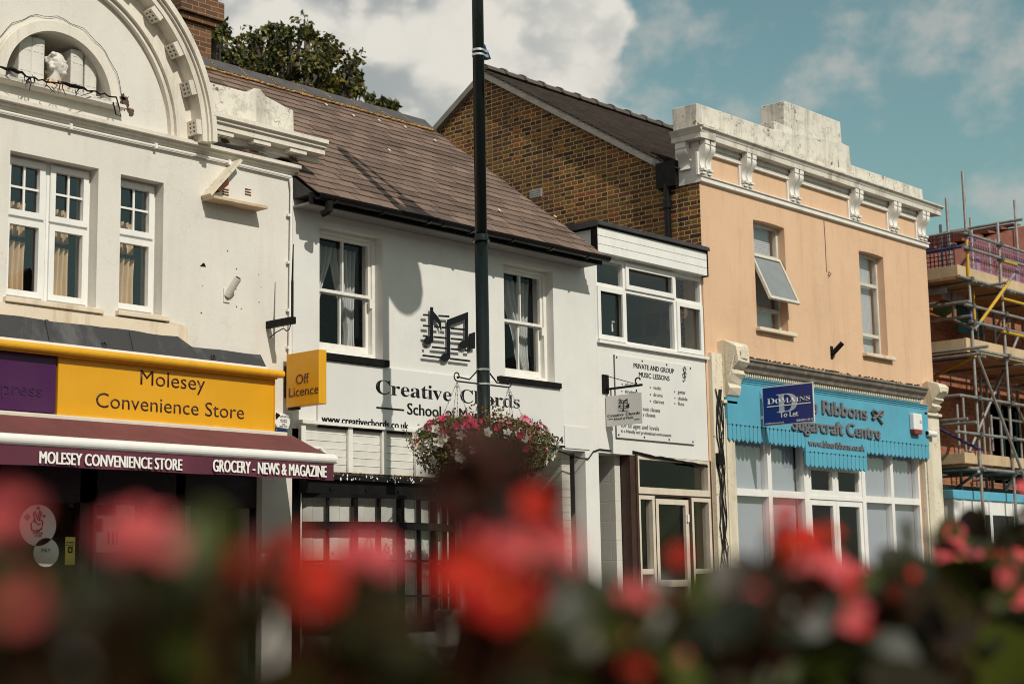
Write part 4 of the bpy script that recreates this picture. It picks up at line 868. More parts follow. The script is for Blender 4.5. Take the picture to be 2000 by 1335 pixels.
c = MB(); c.tube((x0+0.35*W_, 0.4, sB[2]+0.03), (x0+0.35*W_, 0.4, sB[2]+0.2), 0.035, 10, 0.02); c.ball((x0+0.35*W_, 0.4, sB[2]+0.25), 0.045); c.build('ornament', M_CURTG, fB)
def bsill(a, b, h, extra=0.0):
    x0, x1 = X_(*a, -0.06), X_(*b, -0.06); z = (Z_(*a, -0.06)+Z_(*b, -0.06))/2; c = MB(); c.box(x0, x1, -0.06, -0.0005, z-h, z); return c.build('sill', M_BLACK, H, bevel=0.004)
bsill((622, 684.5), (761.5, 704.5), 0.066); bsill((978.5, 732.5), (1097.5, 748.5), 0.062)
# roof: slates laid in courses, each slate a leaf of its own in the one roof mesh
RX0, RX1 = HX0+0.001, 13.965
dY, dZ = RY-EY, RZ-EZ; RL = math.hypot(dY, dZ); ey, ez = dY/RL, dZ/RL; ny, nz_ = -ez, ey
c = MB(); rnd = random.Random(11); rows = 21; sw = 0.27; ch = RL/rows
for r_ in range(rows):
    off = (r_ % 2)*sw/2; x = RX0-off
    while x < RX1:
        a, b = max(x+0.006, RX0), min(x+sw-0.006, RX1)
        if b-a > 0.03:
            lo, hi = r_*ch-0.02+rnd.uniform(-0.010, 0.010), (r_+1)*ch+0.02; t0, t1 = 0.016+rnd.uniform(0, 0.005), 0.006
            if r_ == 0: lo = -0.05
            sk = rnd.uniform(-0.009, 0.009)
            def pt(x, s, n): return (x, EY+ey*s+ny*n, EZ+ez*s+nz_*n)
            A = [pt(a, lo, t0), pt(b, lo+sk, t0), pt(b, hi, t1), pt(a, hi, t1)]; B = [pt(a, lo, t0-0.009), pt(b, lo+sk, t0-0.009), pt(b, hi, t1-0.005), pt(a, hi, t1-0.005)]
            c.loft(A, B)
        x += sw
roof = c.build('roof', M_SLATE, H)
c = MB(); c.loft([(RX0, EY+0.02, EZ-0.02), (RX0, RY, RZ-0.02), (RX0, RY+2.9, EZ-0.02)], [(RX1-0.02, EY+0.02, EZ-0.02), (RX1-0.02, RY, RZ-0.02), (RX1-0.02, RY+2.9, EZ-0.02)]); c.build('roof_deck', M_FELT, H)
c = MB(); rnd = random.Random(8)                                            # slipped clips and chips of mortar that glint on the slates
for px, py in ((637, 211), (740, 241), (791, 254), (849, 280), (975, 417), (1084, 429), (760, 300), (690, 232)):
    s = ((Z_(px, py, 1.0)-EZ)/RL); best = None
    for k in range(400):
        yy = EY+dY*k/400; zz = EZ+dZ*k/400; q = P(px, py, yy)
        if best is None or abs(q.z-zz) < best[0]: best = (abs(q.z-zz), q.x, yy, zz)
    _, x, yy, zz = best
    c.loft([(x-0.012, yy+ny*0.03, zz+nz_*0.03), (x+0.012, yy+ny*0.03, zz+nz_*0.03), (x+0.02, yy+ny*0.03+ey*0.05, zz+nz_*0.03+ez*0.05), (x-0.002, yy+ny*0.03+ey*0.05, zz+nz_*0.03+ez*0.05)],
           [(x-0.012, yy+ny*0.036, zz+nz_*0.036), (x+0.012, yy+ny*0.036, zz+nz_*0.036), (x+0.02, yy+ny*0.036+ey*0.05, zz+nz_*0.036+ez*0.05), (x-0.002, yy+ny*0.036+ey*0.05, zz+nz_*0.036+ez*0.05)])
c.build('lead_clips', M_LETW, roof)
c = MB(); nseg = 10
for i in range(nseg):                                                       # angle ridge tiles
    a = RX0+(RX1-RX0-0.05)*i/nseg; b = RX0+(RX1-RX0-0.05)*(i+1)/nseg-0.008; h = 0.004*(i % 3)
    s_ = 0.20; e = [(RY-ey*s_+ny*0.035, RZ-ez*s_+nz_*0.035+h), (RY, RZ+0.075+h), (RY+ey*s_, RZ-ez*s_+0.03+h), (RY+ey*s_, RZ-ez*s_+0.015+h), (RY, RZ+0.055+h), (RY-ey*s_+ny*0.02, RZ-ez*s_+nz_*0.02+h)]
    c.prism_yz(e, a, b)
rt = c.build('ridge_tiles', plain('grey_ridge_tile', (0.075, 0.068, 0.068), 0.8, var=0.25, bump=0.2), roof)
c = MB(); rnd = random.Random(2); n = 160
for i in range(n):
    x = RX0+(RX1-RX0-0.1)*i/n; s_ = 0.20+rnd.uniform(0.0, 0.03); c.ball((x, RY-ey*s_+ny*0.028, RZ-ez*s_+nz_*0.028), 0.022*rnd.uniform(0.6, 1.2), (1.3, 1, 0.7), 1)
for i in range(1, nseg):
    x = RX0+(RX1-RX0-0.05)*i/nseg-0.004
    for k in range(5): c.ball((x, RY-ey*0.19*k/5+ny*0.033, RZ+0.065-ez*0.19*k/5*1.15-0.01), 0.011, (1, 1, 1), 1)
c.build('ridge_mortar', M_LICH, roof)
c = MB(); gy, gzz = EY-0.05, EZ-0.035                                        # fascia, gutter with brackets, outlet
c.box(HX0-0.02, RX1+0.03, EY+0.02, EY+0.05, EZ-0.115, EZ-0.01); c.build('fascia_board', M_BLACK, H)
c = MB(); c.box(HX0, RX1, EY+0.052, -0.002, EZ-0.11, EZ-0.09); c.build('soffit', plain('shade_grey_soffit', (0.22, 0.21, 0.2), 0.7), H)  # white soffit greyed: the shade under the eaves is put into its colour
c = MB(); n = 10; o_, i_ = [], []
for k in range(n+1): a = R(180+180*k/n); o_.append((gy+0.052*math.cos(a), gzz+0.052*math.sin(a))); i_.append((gy+0.046*math.cos(a), gzz+0.046*math.sin(a)))
c.prism_yz(o_+i_[::-1], HX0-0.0, RX1+0.05)
for k in range(7):
    x = HX0+0.2+k*0.62; c.prism_yz([(gy+0.068, gzz-0.03), (gy-0.055, gzz-0.03), (gy-0.05, gzz-0.045), (gy, gzz-0.062), (gy+0.068, gzz-0.06)], x-0.015, x+0.015)
c.prism_yz([(q[0]+(q[0]-gy)*0.12, q[1]+(q[1]-gzz)*0.12) for q in o_]+[(q[0]+(q[0]-gy)*0.01, q[1]) for q in o_[::-1]], HX0+1.62, HX0+1.70)
gt = c.build('gutter', M_BLACKG, H)
c = MB(); c.tube((HX0+0.14, gy, gzz-0.05), (HX0+0.14, gy, gzz-0.15), 0.04, 12, 0.035); c.tube((HX0+0.14, gy, gzz-0.14), (HX0+0.10, gy+0.06, gzz-0.17), 0.032, 10); c.build('outlet', M_BLACK, gt)

# boards, beam and bow window of the ground floor
bx1 = X_(862, 900); zt2, zb2 = bot_l-0.005, Z_(587, 918)
c = MB(); nb = 6; rnd = random.Random(4)
for k in range(nb):
    z0, z1 = zb2+(zt2-zb2)*k/nb, zb2+(zt2-zb2)*(k+1)/nb
    for a, b in ((gx0-0.03, X_(678, 870)), (X_(678, 870), X_(744, 880)), (X_(744, 880), X_(809, 885)), (X_(809, 885), bx1)):
        d_ = rnd.uniform(0, 0.006); c.loft([(a+0.001, -0.005-d_, z0+0.002), (b-0.001, -0.005-d_, z0+0.002), (b-0.001, 0.02, z0+0.002), (a+0.001, 0.02, z0+0.002)], [(a+0.001, -0.014-d_, z1-0.003+rnd.uniform(-.003, .003)), (b-0.001, -0.014-d_, z1-0.003), (b-0.001, 0.02, z1-0.003), (a+0.001, 0.02, z1-0.003)])
bd = c.build('weatherboards', M_WTIMBER, H)
c = MB()
for px in (586, 678, 744, 809): x = X_(px, 870); c.box(x-0.028, x+0.028, -0.05, -0.021, zb2, zt2)
c.box(gx0-0.06, bx1, -0.075, -0.0215, zt2+0.0005, zt2+0.03); c.build('battens', M_WTIMBER, bd)
c = MB(); c.prism_yz([(-0.02, zb2-0.002), (-0.12, zb2-0.03), (-0.13, zb2-0.08), (-0.09, zb2-0.085), (-0.09, zb2-0.21), (0.1, zb2-0.21), (0.1, zb2-0.002)], gx0-0.02, bow1+0.06)
for px in (646, 716, 778, 840): x = X_(px, 945, -0.09); c.prism([(x-0.02, zb2-0.16), (x, zb2-0.14), (x+0.02, zb2-0.16), (x, zb2-0.18)], -0.1, -0.09)
bm_ = c.build('beam', M_BLACK, H)
c = MB(); rnd = random.Random(9)
for k in range(60):
    x = gx0+0.2+rnd.random()**1.3*(bow1-gx0-0.3); t = rnd.random()
    c.ball((x, -0.121-0.01*t, zb2-0.03-0.045*t), rnd.uniform(0.004, 0.011), (1, 0.4, rnd.uniform(0.8, 2.2)), 1)
c.build('paint_flakes', M_LETW, bm_)
c = MB(); rnd = random.Random(10)
for k in range(90): x = gx0+rnd.random()*(bx1-gx0); c.ball((x, -0.03-rnd.random()*0.06, zb2-0.004-0.0*rnd.random()), rnd.uniform(0.006, 0.014), (1.6, 1, 0.5), 1)
c.build('moss', M_LICH, bm_)
BW = bow1-bow0; depth_ = 0.30; ztop, zsil = zb2-0.212, PAVE_Z+1.0
def bow_pt(t, o=0.0):
    half = BW/2; Rr = (half*half+depth_*depth_)/(2*depth_); a = math.asin(half/Rr); th = -a+2*a*t
    return Vector((bow0+half+(Rr+o)*math.sin(th), 0.03-((Rr+o)*math.cos(th)-(Rr-depth_)), 0))
c = MB(); cols = 8
def seg(t0, t1, z0, z1, o0, o1, mb=None):
    mb = mb or c; q = [bow_pt(t0, o0), bow_pt(t1, o0), bow_pt(t1, o1), bow_pt(t0, o1)]
    mb.loft([(p.x, p.y, z0) for p in q], [(p.x, p.y, z1) for p in q])
for k in range(cols+1):
    t = k/cols; w_ = 0.020/BW if k % 2 == 0 else 0.009/BW
    seg(max(0, t-w_), min(1, t+w_), zsil, ztop, -0.05, 0.012 if k % 2 == 0 else 0.0)
zr1 = ztop-0.045-0.245; rowz = [ztop, zr1, zr1-0.33, zr1-0.66, zr1-0.99, zsil]
for j, z in enumerate(rowz):
    hh = 0.035 if j in (0, 1, len(rowz)-1) else 0.012
    for k in range(16): seg(k/16, (k+1)/16, z-hh, z+(0 if j == 0 else hh), -0.045, 0.02 if j in (0, 1) else 0.002)
bw = c.build('bow_window', M_BLACKG, H)
c = MB()
for k in range(16):
    q0, q1 = bow_pt(k/16, -0.02), bow_pt((k+1)/16, -0.02); c.face([(q0.x, q0.y, zsil), (q1.x, q1.y, zsil), (q1.x, q1.y, ztop), (q0.x, q0.y, ztop)])
c.build('pane', M_GLASS, bw, street=True)
for k in range(4):
    c = MB()
    for q in range(4): seg((k*4+q)/16+0.002, (k*4+q+1)/16-0.002 if q == 3 else (k*4+q+1)/16, zsil+0.02, ztop-0.02, -0.075-0.006*(q % 2), -0.07-0.006*(q % 2))
    c.build('net_blind', plain('pale_net', (0.50, 0.49, 0.45), 0.8, var=0.25, scale=3), bw)
c = MB()
for k in range(16): seg(k/16, (k+1)/16, PAVE_Z, zsil-0.04, -0.03, 0.0)
for j in range(8):
    for k in range(16): seg(k/16, (k+1)/16, PAVE_Z+0.02+j*0.115, PAVE_Z+0.12+j*0.115, 0.0005, 0.012)
c.build('stall_riser', M_WTIMBER, H)
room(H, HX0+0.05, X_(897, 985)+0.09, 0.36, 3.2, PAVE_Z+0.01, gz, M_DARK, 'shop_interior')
c = MB(); fx = X_(897, 985); x2 = X_(926, 985, 0.0)
c.box(fx, fx+0.10, 0.0, 0.12, PAVE_Z, gz-0.05); c.box(fx+0.10, x2+0.55, 0.9, 1.0, PAVE_Z, gz-0.3); c.box(x2, x2+0.09, 0.86, 0.899, PAVE_Z, gz-0.3); c.box(fx+0.10, gx1, 1.0, 1.2, PAVE_Z, gz-0.002)
dr = c.build('porch_door', M_WTIMBER, H)
c = MB(); c.ball((x2+0.2, 0.86, 1.2), 0.03); c.build('handle', M_BLACK, dr)
c = MB(); c.box(gx1, gx1+0.14, 0.17, 2.4, PAVE_Z, gz-0.001); c.build('porch_side_wall', M_PBRICK, H)
px0, px1 = X_(1146, 1000), X_(1172, 1000)
c = MB(); c.box(px0, px1, -0.002, 0.168, PAVE_Z, gz-0.001); c.build('pillar', M_WHITE, H, bevel=0.006)
c = MB(); c.box(fx-0.1, HX1, 0.302, 3.3, gz+0.01, gz+0.08); c.build('porch_ceiling', M_WHITE, H)
c = MB(); za = Z_(1100, 880, -0.02); c.path([(X_(1085, 878, -.02), -0.012, gz-0.005), (X_(1110, 886, -.02), -0.015, gz-0.05), (X_(1135, 893, -.02), -0.015, gz-0.085), (X_(1150, 893, -.02), -0.018, gz-0.08), (X_(1160, 880, -.02), -0.015, gz+0.005), (X_(1172, 873, -.02), -0.012, gz+0.035), (X_(1195, 876, -.02), -0.012, gz+0.03)], 0.008, 6); c.build('loose_cable', M_BLACK, H)
c = MB(); x0, x1 = X_(1103, 850, -0.01), X_(1152, 850, -0.01); c.box(x0, x1, -0.012, -0.0005, gz+0.02, Z_(1103, 831)); c.build('wall_patch', M_SIGNW, H)

# things on the white house
def P2(px, py, Y): return (X_(px, py, Y), Z_(px, py, Y))
SG = thing('shop_sign_board', (11.3, 0, Z_(860, 852)), 'wide pale sign board with black serif lettering under the sash windows', 'sign')
x0, x1 = X_(621.5, 780, -0.03), X_(1101, 820, -0.03); zt_, zb_ = (Z_(655, 706, -0.03)+Z_(1101, 759, -0.03))/2, (Z_(621, 831, -0.03)+Z_(1101, 872.5, -0.03))/2
c = MB(); c.box(x0, x1, -0.03, -0.0005, zb_, zt_); c.build('board', M_SIGNW, SG, bevel=0.003)
c = MB(); c.box(x0-0.01, x1, -0.045, -0.0305, zb_-0.012, zb_+0.008); c.build('bottom_trim', M_BLACK, SG)
front_text('lettering', 'Creative Chords', (734, 769.5), (1015, 795.5), 41, -0.0302, M_LETK, SG, serif=True, offset=-0.004, depth=0.004)
front_text('lettering', 'School of Music', (795.5, 810), (949, 821), 22, -0.0302, M_LETK, SG, depth=0.004, bold=0.045)
c = MB()
for a, b in ((735, 789), (957, 1010)):
    z = (Z_(735, 795, -0.03)+Z_(1010, 822, -0.03))/2; c.box(X_(a, 800, -.03), X_(b, 800, -.03), -0.0342, -0.0302, z-0.008, z+0.008)
c.build('rule', M_LETK, SG)
front_text('lettering', 'www.creativechords.co.uk', (628, 825.5), (797, 837), 15, -0.0302, M_LETK, SG, depth=0.004, bold=0.07)
front_text('lettering', '172724', (1056, 861.5), (1099.5, 865), 13, -0.0302, M_LETK, SG, depth=0.004, bold=0.07)
def notes(parent, f, depth, Y0, mt, name):
    """two groups of music notes over five ruled lines; f maps photograph pixels to u, v on the sign's plane, Y0 makes the solid"""
    shapes = []
    for ya, yb, xs in ((613, 619, ((826, 836), (856, 876))), (634, 643, ((826, 838), (848, 857), (863, 872), (881, 909))), (654, 663, ((826, 834), (847, 872), (881, 903))), (674, 683, ((829, 833), (844, 876), (881, 900), (909, 917))), (692, 703, ((826, 862), (880, 918)))):
        for a, b in xs:
            t = (ya + (yb-ya)*(a-826)/92); t2 = ya + (yb-ya)*(b-826)/92; shapes.append([(a, t), (b, t2), (b, t2+3.4), (a, t+3.4)])
    shapes.append([(841, 600), (845.5, 600), (845.5, 664), (841, 664)])
    shapes.append([(842, 599), (846, 608), (854, 617), (861, 628), (862, 645), (858, 633), (850, 624), (845, 621)])
    shapes.append([(874.5, 624), (879, 622.5), (879, 694), (874.5, 694)]); shapes.append([(909.5, 611), (914, 610), (914, 672), (909.5, 672)])
    shapes.append([(874.5, 624), (914, 609), (914, 621), (874.5, 637)])
    for cx_, cy_ in ((838, 664), (871, 697), (907, 672)):
        shapes.append([(cx_+8.6*math.cos(2*math.pi*k/20), cy_+8.0*math.sin(2*math.pi*k/20)-0.15*8.6*math.cos(2*math.pi*k/20)) for k in range(20)])
    shapes.append([(917, 652), (928, 648), (928, 680), (917, 682)])
    return shapes
EM = thing('music_emblem', (X_(875, 650), 0, Z_(875, 705)), 'black raised music notes on ruled lines fixed to the white wall between the windows', 'emblem')
for i, s in enumerate(notes(EM, None, 0, 0, None, '')):
    c = MB(); y0 = -0.045 + 0.0006*i; c.prism([P2(px, py, -0.045) for px, py in s], y0-0.014, y0); c.build('note' if len(s) > 4 or s[0][0] in (841, 874.5, 909.5) else 'staff_line', M_LETK, EM)

# ------------------------------------------------------------------ flat roofed annexe between the white and the peach house
N_ = thing('flat_roofed_annexe', (15.2, 0.5, PAVE_Z), 'narrow white annexe with flat felt roof, wide upstairs window and glazed door', 'building')
AX0, AX1 = HX1+0.001, 16.31
w = (X_(1166, 600), X_(1377, 620), (Z_(1180, 670)+Z_(1377, 697))/2, (Z_(1176, 503)+Z_(1377, 538))/2)
dx0, dx1 = X_(1233, 1000), X_(1390, 1000); dzt = Z_(1310, 889); fz0, fz1 = w[3]+0.002, (Z_(1165, 446, -0.08)+Z_(1377, 490, -0.08))/2
c = MB(); c.grid_wall(AX0, AX1, PAVE_Z, fz1-0.01, [(AX0, dx1, PAVE_Z, gz), w], 0.0, 0.3); c.build('wall', M_WHITE, N_)
c = MB(); c.box(X_(1172, 1000)+0.001, dx0-0.002, 1.9, 2.0, PAVE_Z, gz); c.build('porch_back_wall', M_WHITE, N_)
c = MB(); nb = 3
for k in range(nb): z0, z1 = fz0+(fz1-fz0)*k/nb, fz0+(fz1-fz0)*(k+1)/nb; c.box(AX0-0.03, AX1-0.01, -0.085, -0.0005, z0+0.004, z1-0.004); c.box(AX0-0.03, AX1-0.01, -0.075, -0.0008, z1-0.0039, z1+0.0039)
c.build('fascia_boards', M_UPVC, N_)
c = MB(); c.box(AX1-0.0095, AX1+0.006, -0.095, -0.0005, fz0-0.01, fz1+0.02); c.box(AX0-0.045, AX0-0.031, -0.09, -0.0005, fz0, fz1+0.02); c.build('corner_trim', M_BLACK, N_)
c = MB(); c.prism_yz([(-0.13, fz1+0.021), (-0.13, fz1+0.06), (-0.08, fz1+0.085), (0.9, fz1+0.07), (3.2, fz1+0.07), (3.2, fz1+0.021)], AX0-0.06, AX1-0.001)
c.box(AX0-0.075, AX0-0.0605, -0.12, 1.2, fz1-0.0, fz1+0.075); c.wobble(0.003, 1).build('felt_roof', M_FELT, N_)
c = MB(); c.loft([(AX0-0.35, 0.05, EZ+0.15), (AX0-0.06, -0.02, EZ-0.02), (AX0-0.06, 0.75, fz1+0.05), (AX0-0.30, 0.6, fz1+0.02)], [(AX0-0.35, 0.06, EZ+0.17), (AX0-0.055, 0.0, EZ+0.0), (AX0-0.055, 0.76, fz1+0.07), (AX0-0.30, 0.61, fz1+0.04)]); c.build('flashing', plain('pale_lead', (0.42, 0.42, 0.41), 0.6, var=0.3, dirt=0.4), N_)
# upstairs window: 3 bays, top lights and casements
x0, x1, z0, z1 = w; y = 0.03; W_ = x1-x0; xa_, xb_ = x0+W_*0.262, x0+W_*0.728; zt = z0+(z1-z0)*0.655
c = MB(); bars(c, x0, x1, z0, z1, y, y+0.07, 0.05, 0.055)
c.box(xa_-0.028, xa_+0.028, y, y+0.07, z0+0.055, z1-0.05); c.box(xb_-0.028, xb_+0.028, y, y+0.07, z0+0.055, z1-0.05)
c.box(x0+0.05, xa_-0.0285, y, y+0.07, zt-0.03, zt+0.03); c.box(xa_+0.0285, xb_-0.0285, y, y+0.07, zt-0.03, zt+0.03); c.box(xb_+0.0285, x1-0.05, y, y+0.07, zt-0.03, zt+0.03)
bars(c, x0+0.03, xa_-0.012, z0+0.035, zt-0.012, y-0.022, y-0.0005, 0.055); bars(c, xb_+0.012, x1-0.03, z0+0.035, zt-0.012, y-0.022, y-0.0005, 0.055); bars(c, xa_+0.012, xb_-0.012, zt+0.012, z1-0.03, y-0.022, y-0.0005, 0.055)
uw = c.build('window', M_UPVC, N_); pane(x0+0.05, x1-0.05, z0+0.05, z1-0.05, y+0.035, uw, M_GLASSA)
c = MB(); c.box(x0-0.02, x1+0.0, -0.045, y-0.0225, z0-0.02, z0+0.012); c.build('sill', M_UPVC, uw)
c = MB(); c.path([(xa_-0.10, 0.115, z0+0.28), (xa_-0.12, 0.13, z0+0.29), (xa_-0.125, 0.13, z0+0.24), (xa_-0.12, 0.13, z0+0.17)], 0.012, 6); c.build('handle', M_UPVC, uw)
room(N_, AX0+0.05, AX1-0.05, 0.31, 2.6, 3.3, fz0+0.02, plain('tan_room_wall', (0.20, 0.165, 0.12), 0.85, var=0.08), 'room')
for a, b, t, d_ in ((1228, 1251, 618, 660), (1264, 1287, 613, 654), (1297, 1312, 609, 650)):
    A, Bq = PX(a, (t+d_)/2, AX1-0.07), PX(b, (t+d_)/2, AX1-0.07); z1_, z0_ = PX((a+b)/2, t, AX1-0.07).z, PX((a+b)/2, d_, AX1-0.07).z
    c = MB(); c.box(AX1-0.085, AX1-0.055, Bq.y, A.y, z0_, z1_); hp_ = c.build('hanging_picture', M_DARK, N_)
    c = MB(); c.box(AX1-0.087, AX1-0.0855, Bq.y+0.04, A.y-0.04, z0_+0.04, z1_-0.04); c.build('picture_print', plain('dark_picture', (0.07, 0.05, 0.04), 0.6, var=0.5), hp_)
# glazed door unit
y = -0.0
c = MB(); c.box(dx0-0.0, X_(1243, 1000), 0.0, 0.2, PAVE_Z, gz-0.001); c.box(X_(1243, 1000), X_(1247, 1000), -0.012, 0.2, PAVE_Z, dzt-0.02); c.build('door_post', M_BROWN, N_)
c = MB(); c.box(X_(1232, 1000)-0.0005, X_(1232, 1000)-0.1, 0.14, 2.2, PAVE_Z, gz-0.001); c.build('block_wall', M_BLOCK, N_)
ux0, ux1 = X_(1247, 1000)+0.001, X_(1389, 1000); zf0, zf1 = PAVE_Z+0.05, dzt-0.03; ztr = (Z_(1250, 955)+Z_(1388, 966))/2
c = MB(); bars(c, ux0, ux1, ztr-0.035, zf1, 0.0, 0.10, 0.04, 0.075)
s0, s1, s2, s3 = ux0, X_(1279.5, 1000), X_(1351, 1000), ux1; zsp = Z_(1262, 1112); zsp2 = zsp-0.02
for a, b in ((s0, s1), (s2, s3)):
    bars(c, a, b, zf0, ztr-0.055, 0.0, 0.10, 0.045); c.box(a+0.045, b-0.045, 0.01, 0.09, zsp2-0.03, zsp2+0.03)
du = c.build('door_surround', M_BEIGE, N_)
c = MB(); c.box(ux0, ux1, 0.004, 0.09, ztr-0.0545, ztr-0.0355); c.box(s1+0.001, s1+0.022, 0.002, 0.09, zf0, ztr-0.055); c.box(s2-0.04, s2-0.001, -0.004, 0.09, zf0, ztr-0.055); c.box(ux1+0.001, ux1+0.03, -0.004, 0.1, zf0, zf1); c.box(ux0, ux1+0.03, 0.0, 0.15, zf1+0.001, gz-0.002); c.build('brown_edging', M_BROWN, du)
pane(ux0+0.03, ux1-0.03, zf0+0.03, zf1-0.03, 0.055, du, M_GLASSD)
c = MB(); d0, d1 = s1+0.026, s2-0.044; zdt = ztr-0.085; zm = Z_(1320, 1138)
bars(c, d0, d1, zf0, zdt, 0.012, 0.052, 0.062); c.box(d0+0.062, d1-0.062, 0.014, 0.05, zm-0.04, zm+0.04)
dd = c.build('door', M_BEIGE, du)
c = MB(); c.box(d1-0.05, d1-0.018, -0.01, 0.0115, zdt-0.26, zdt-0.17); c.build('handle', M_UPVC, dd)
room(N_, dx0+0.02, AX1-0.02, 0.21, 3.0, PAVE_Z+0.01, gz, M_DARK, 'hall')
c = MB(); rnd = random.Random(6); x = X_(1318, 879)
c.path([(dx0+0.05+(AX1-dx0-0.1)*k/14, -0.012, gz-0.02-0.10*(k/14)+rnd.uniform(-0.008, 0.008)+0.05) for k in range(15)], [0.012+0.008*rnd.random() for _ in range(15)], 6); c.build('lintel_cable', M_BLACK, N_)
# the music lessons board
Y = -0.018
MS = thing('music_lessons_board', (X_(1280, 800), 0, Z_(1280, 860)), 'white screwed notice board listing private and group music lessons', 'sign')
bx0, bx1 = X_(1202.5, 770, Y), X_(1354, 790, Y); bz0, bz1 = (Z_(1205, 853, Y)+Z_(1357, 868, Y))/2, (Z_(1200, 692, Y)+Z_(1350, 714, Y))/2
c = MB(); c.box(bx0, bx1, Y, -0.0005, bz0, bz1); c.build('board', M_SIGNW, MS, bevel=0.002)
c = MB()
for i in range(4):
    for zz in (bz0+0.03, bz1-0.03): c.ball((bx0+0.035+(bx1-bx0-0.07)*i/3, Y-0.002, zz), 0.014, (1, 0.4, 1), 1)
c.build('screws', M_LETK, MS)
c = MB(); c.box(bx0-0.004, bx0-0.0005, Y-0.002, -0.0005, bz0, bz1); c.box(bx0-0.004, bx1+0.003, Y-0.002, -0.0005, bz0-0.005, bz0-0.0005); c.build('edge_line', M_LETGL, MS)
T = lambda tx, a, b, h, mt=M_LETK, o=0.0: front_text('lettering', tx, a, b, h, Y-0.0005, mt, MS, depth=0.002, bold=0.05 if mt is M_LETK else 0.03)
T('PRIVATE AND GROUP', (1237.5, 719.5), (1316, 728), 9.5); T('MUSIC LESSONS', (1248, 736.5), (1307.5, 742.5), 9.5)
for tx, x0, x1, yb in (('piano', 1221, 1238, 753.5), ('singing', 1220.5, 1241.5, 767), ('violin', 1276, 1291, 760), ('drums', 1276, 1294, 773.5), ('clarinet', 1276, 1297, 786.5), ('guitar', 1323.5, 1339, 768), ('ukulele', 1324, 1342.5, 780.5), ('flute', 1324, 1336, 791)):
    T(tx, (x0, yb), (x1, yb+(x1-x0)*0.10), 7.0, M_LETGL, 0.0); disc(x0-6, yb-3.5, 0.009, M_LETK, 'bullet', MS, Y-0.0005)
T('music classes', (1252, 801), (1289, 805), 8, M_LETGL, 0.0); T('theory classes', (1238, 810), (1280, 815), 8, M_LETGL, 0.0)
T('for all ages and levels', (1213, 833), (1287, 841), 9, M_LETGL, 0.0); T('in a friendly and professional environment', (1213, 843.5), (1311, 853), 6.5, M_LETGL, 0.0)
c = MB(); q = [(1337, 716), (1334, 719), (1336, 726), (1340.5, 729), (1339, 736), (1334, 737), (1333, 731), (1338, 727), (1340, 722), (1338, 717), (1335.5, 722), (1337, 732), (1338, 742), (1335.5, 745), (1333.5, 742)]
c.path([(X_(a, b, Y-.004), Y-0.004, Z_(a, b, Y-.004)) for a, b in q], 0.006, 6); c.build('treble_clef', M_LETK, MS)
# hanging sign on its bracket
HSX = X_(1176, 760)+0.05
HB = thing('sign_bracket', (HSX, 0, Z_(1172, 770)), 'black iron wall bracket with a scroll and a stay wire', 'bracket')
def hp(px, py): v = PX(px, py, HSX); return (HSX, v.y, v.z)
a = hp(1184, 760); e = hp(1254, 751); zt_, zb_ = hp(1177, 732)[2], hp(1177, 769)[2]
c = MB(); c.box(HSX-0.055, HSX+0.055, -0.02, -0.0005, zb_, zt_); c.build('plate', M_BLACK, HB, bevel=0.004)
c = MB(); c.tube((HSX, -0.02, a[2]), (HSX, e[1], e[2]-0.0), 0.014, 8); c.build('arm', M_BLACK, HB)
c = MB(); q = hp(1178, 734); r_ = hp(1243, 750); c.tube((HSX, -0.02, q[2]), r_, 0.005, 6); c.build('stay', M_BLACK, HB)
c = MB(); s = hp(1246, 751); c.path([(HSX, s[1]+0.035*math.sin(t*1.0)*1.0, s[2]+0.045-0.035*math.cos(t)) for t in [k*0.5 for k in range(1, 10)]], 0.009, 6); s = hp(1181, 743); c.path([(HSX, s[1]+0.022*math.sin(t), s[2]+0.022*math.cos(t)) for t in [k*0.6-1.2 for k in range(9)]], 0.006, 6); c.build('scroll', M_BLACK, HB)
HS = thing('hanging_sign', hp(1218, 832), 'small grey hanging sign with music notes swinging below its black wall bracket', 'sign')
A, B = hp(1184, 773), hp(1253.5, 767); ya_, yb_ = A[1], B[1]; ztp = (A[2]+B[2])/2; zbt = (hp(1183.5, 832)[2]+hp(1253, 827)[2])/2
c = MB(); c.box(HSX-0.008, HSX+0.008, yb_, ya_, zbt, ztp); c.build('panel', M_SIGNG, HS)
c = MB()
for px in (1193, 1243):
    q = hp(px, 760); c.tube((HSX, q[1], q[2]+0.0), (HSX, q[1], ztp+0.015), 0.007, 6); c.path([(HSX, q[1]+0.014*math.cos(t), ztp+0.0+0.016*math.sin(t)) for t in [k*0.7 for k in range(10)]], 0.004, 5)
c.build('hanger', M_BLACK, HS)
xs_ = HSX-0.0085
side_text('lettering', 'Creative Chords', (1186.5, 813), (1250, 809), 7.5, xs_, M_LETK, HS, serif=True, depth=0.002, offset=-0.002)
side_text('lettering', 'School of Music', (1199, 819.5), (1237, 817), 5, xs_, M_LETK, HS, depth=0.002)
c = MB()
for a, b in ((1187, 1197), (1239, 1249)):
    q, r_ = PX(a, 818.5, xs_), PX(b, 816, xs_); c.box(xs_-0.002, xs_, r_.y, q.y, q.z-0.003, q.z+0.003)
cy0 = PX(1218, 789, xs_); k_ = 0.00145
for i, s in enumerate(notes(HS, None, 0, 0, None, '')):
    pts = [(cy0.y-(px-877)*k_*1.05, cy0.z-(py-650)*k_*1.0) for px, py in s]; c.prism_yz(pts, xs_-0.002-0.0001*i, xs_)
c.build('music_mark', M_LETK, HS)
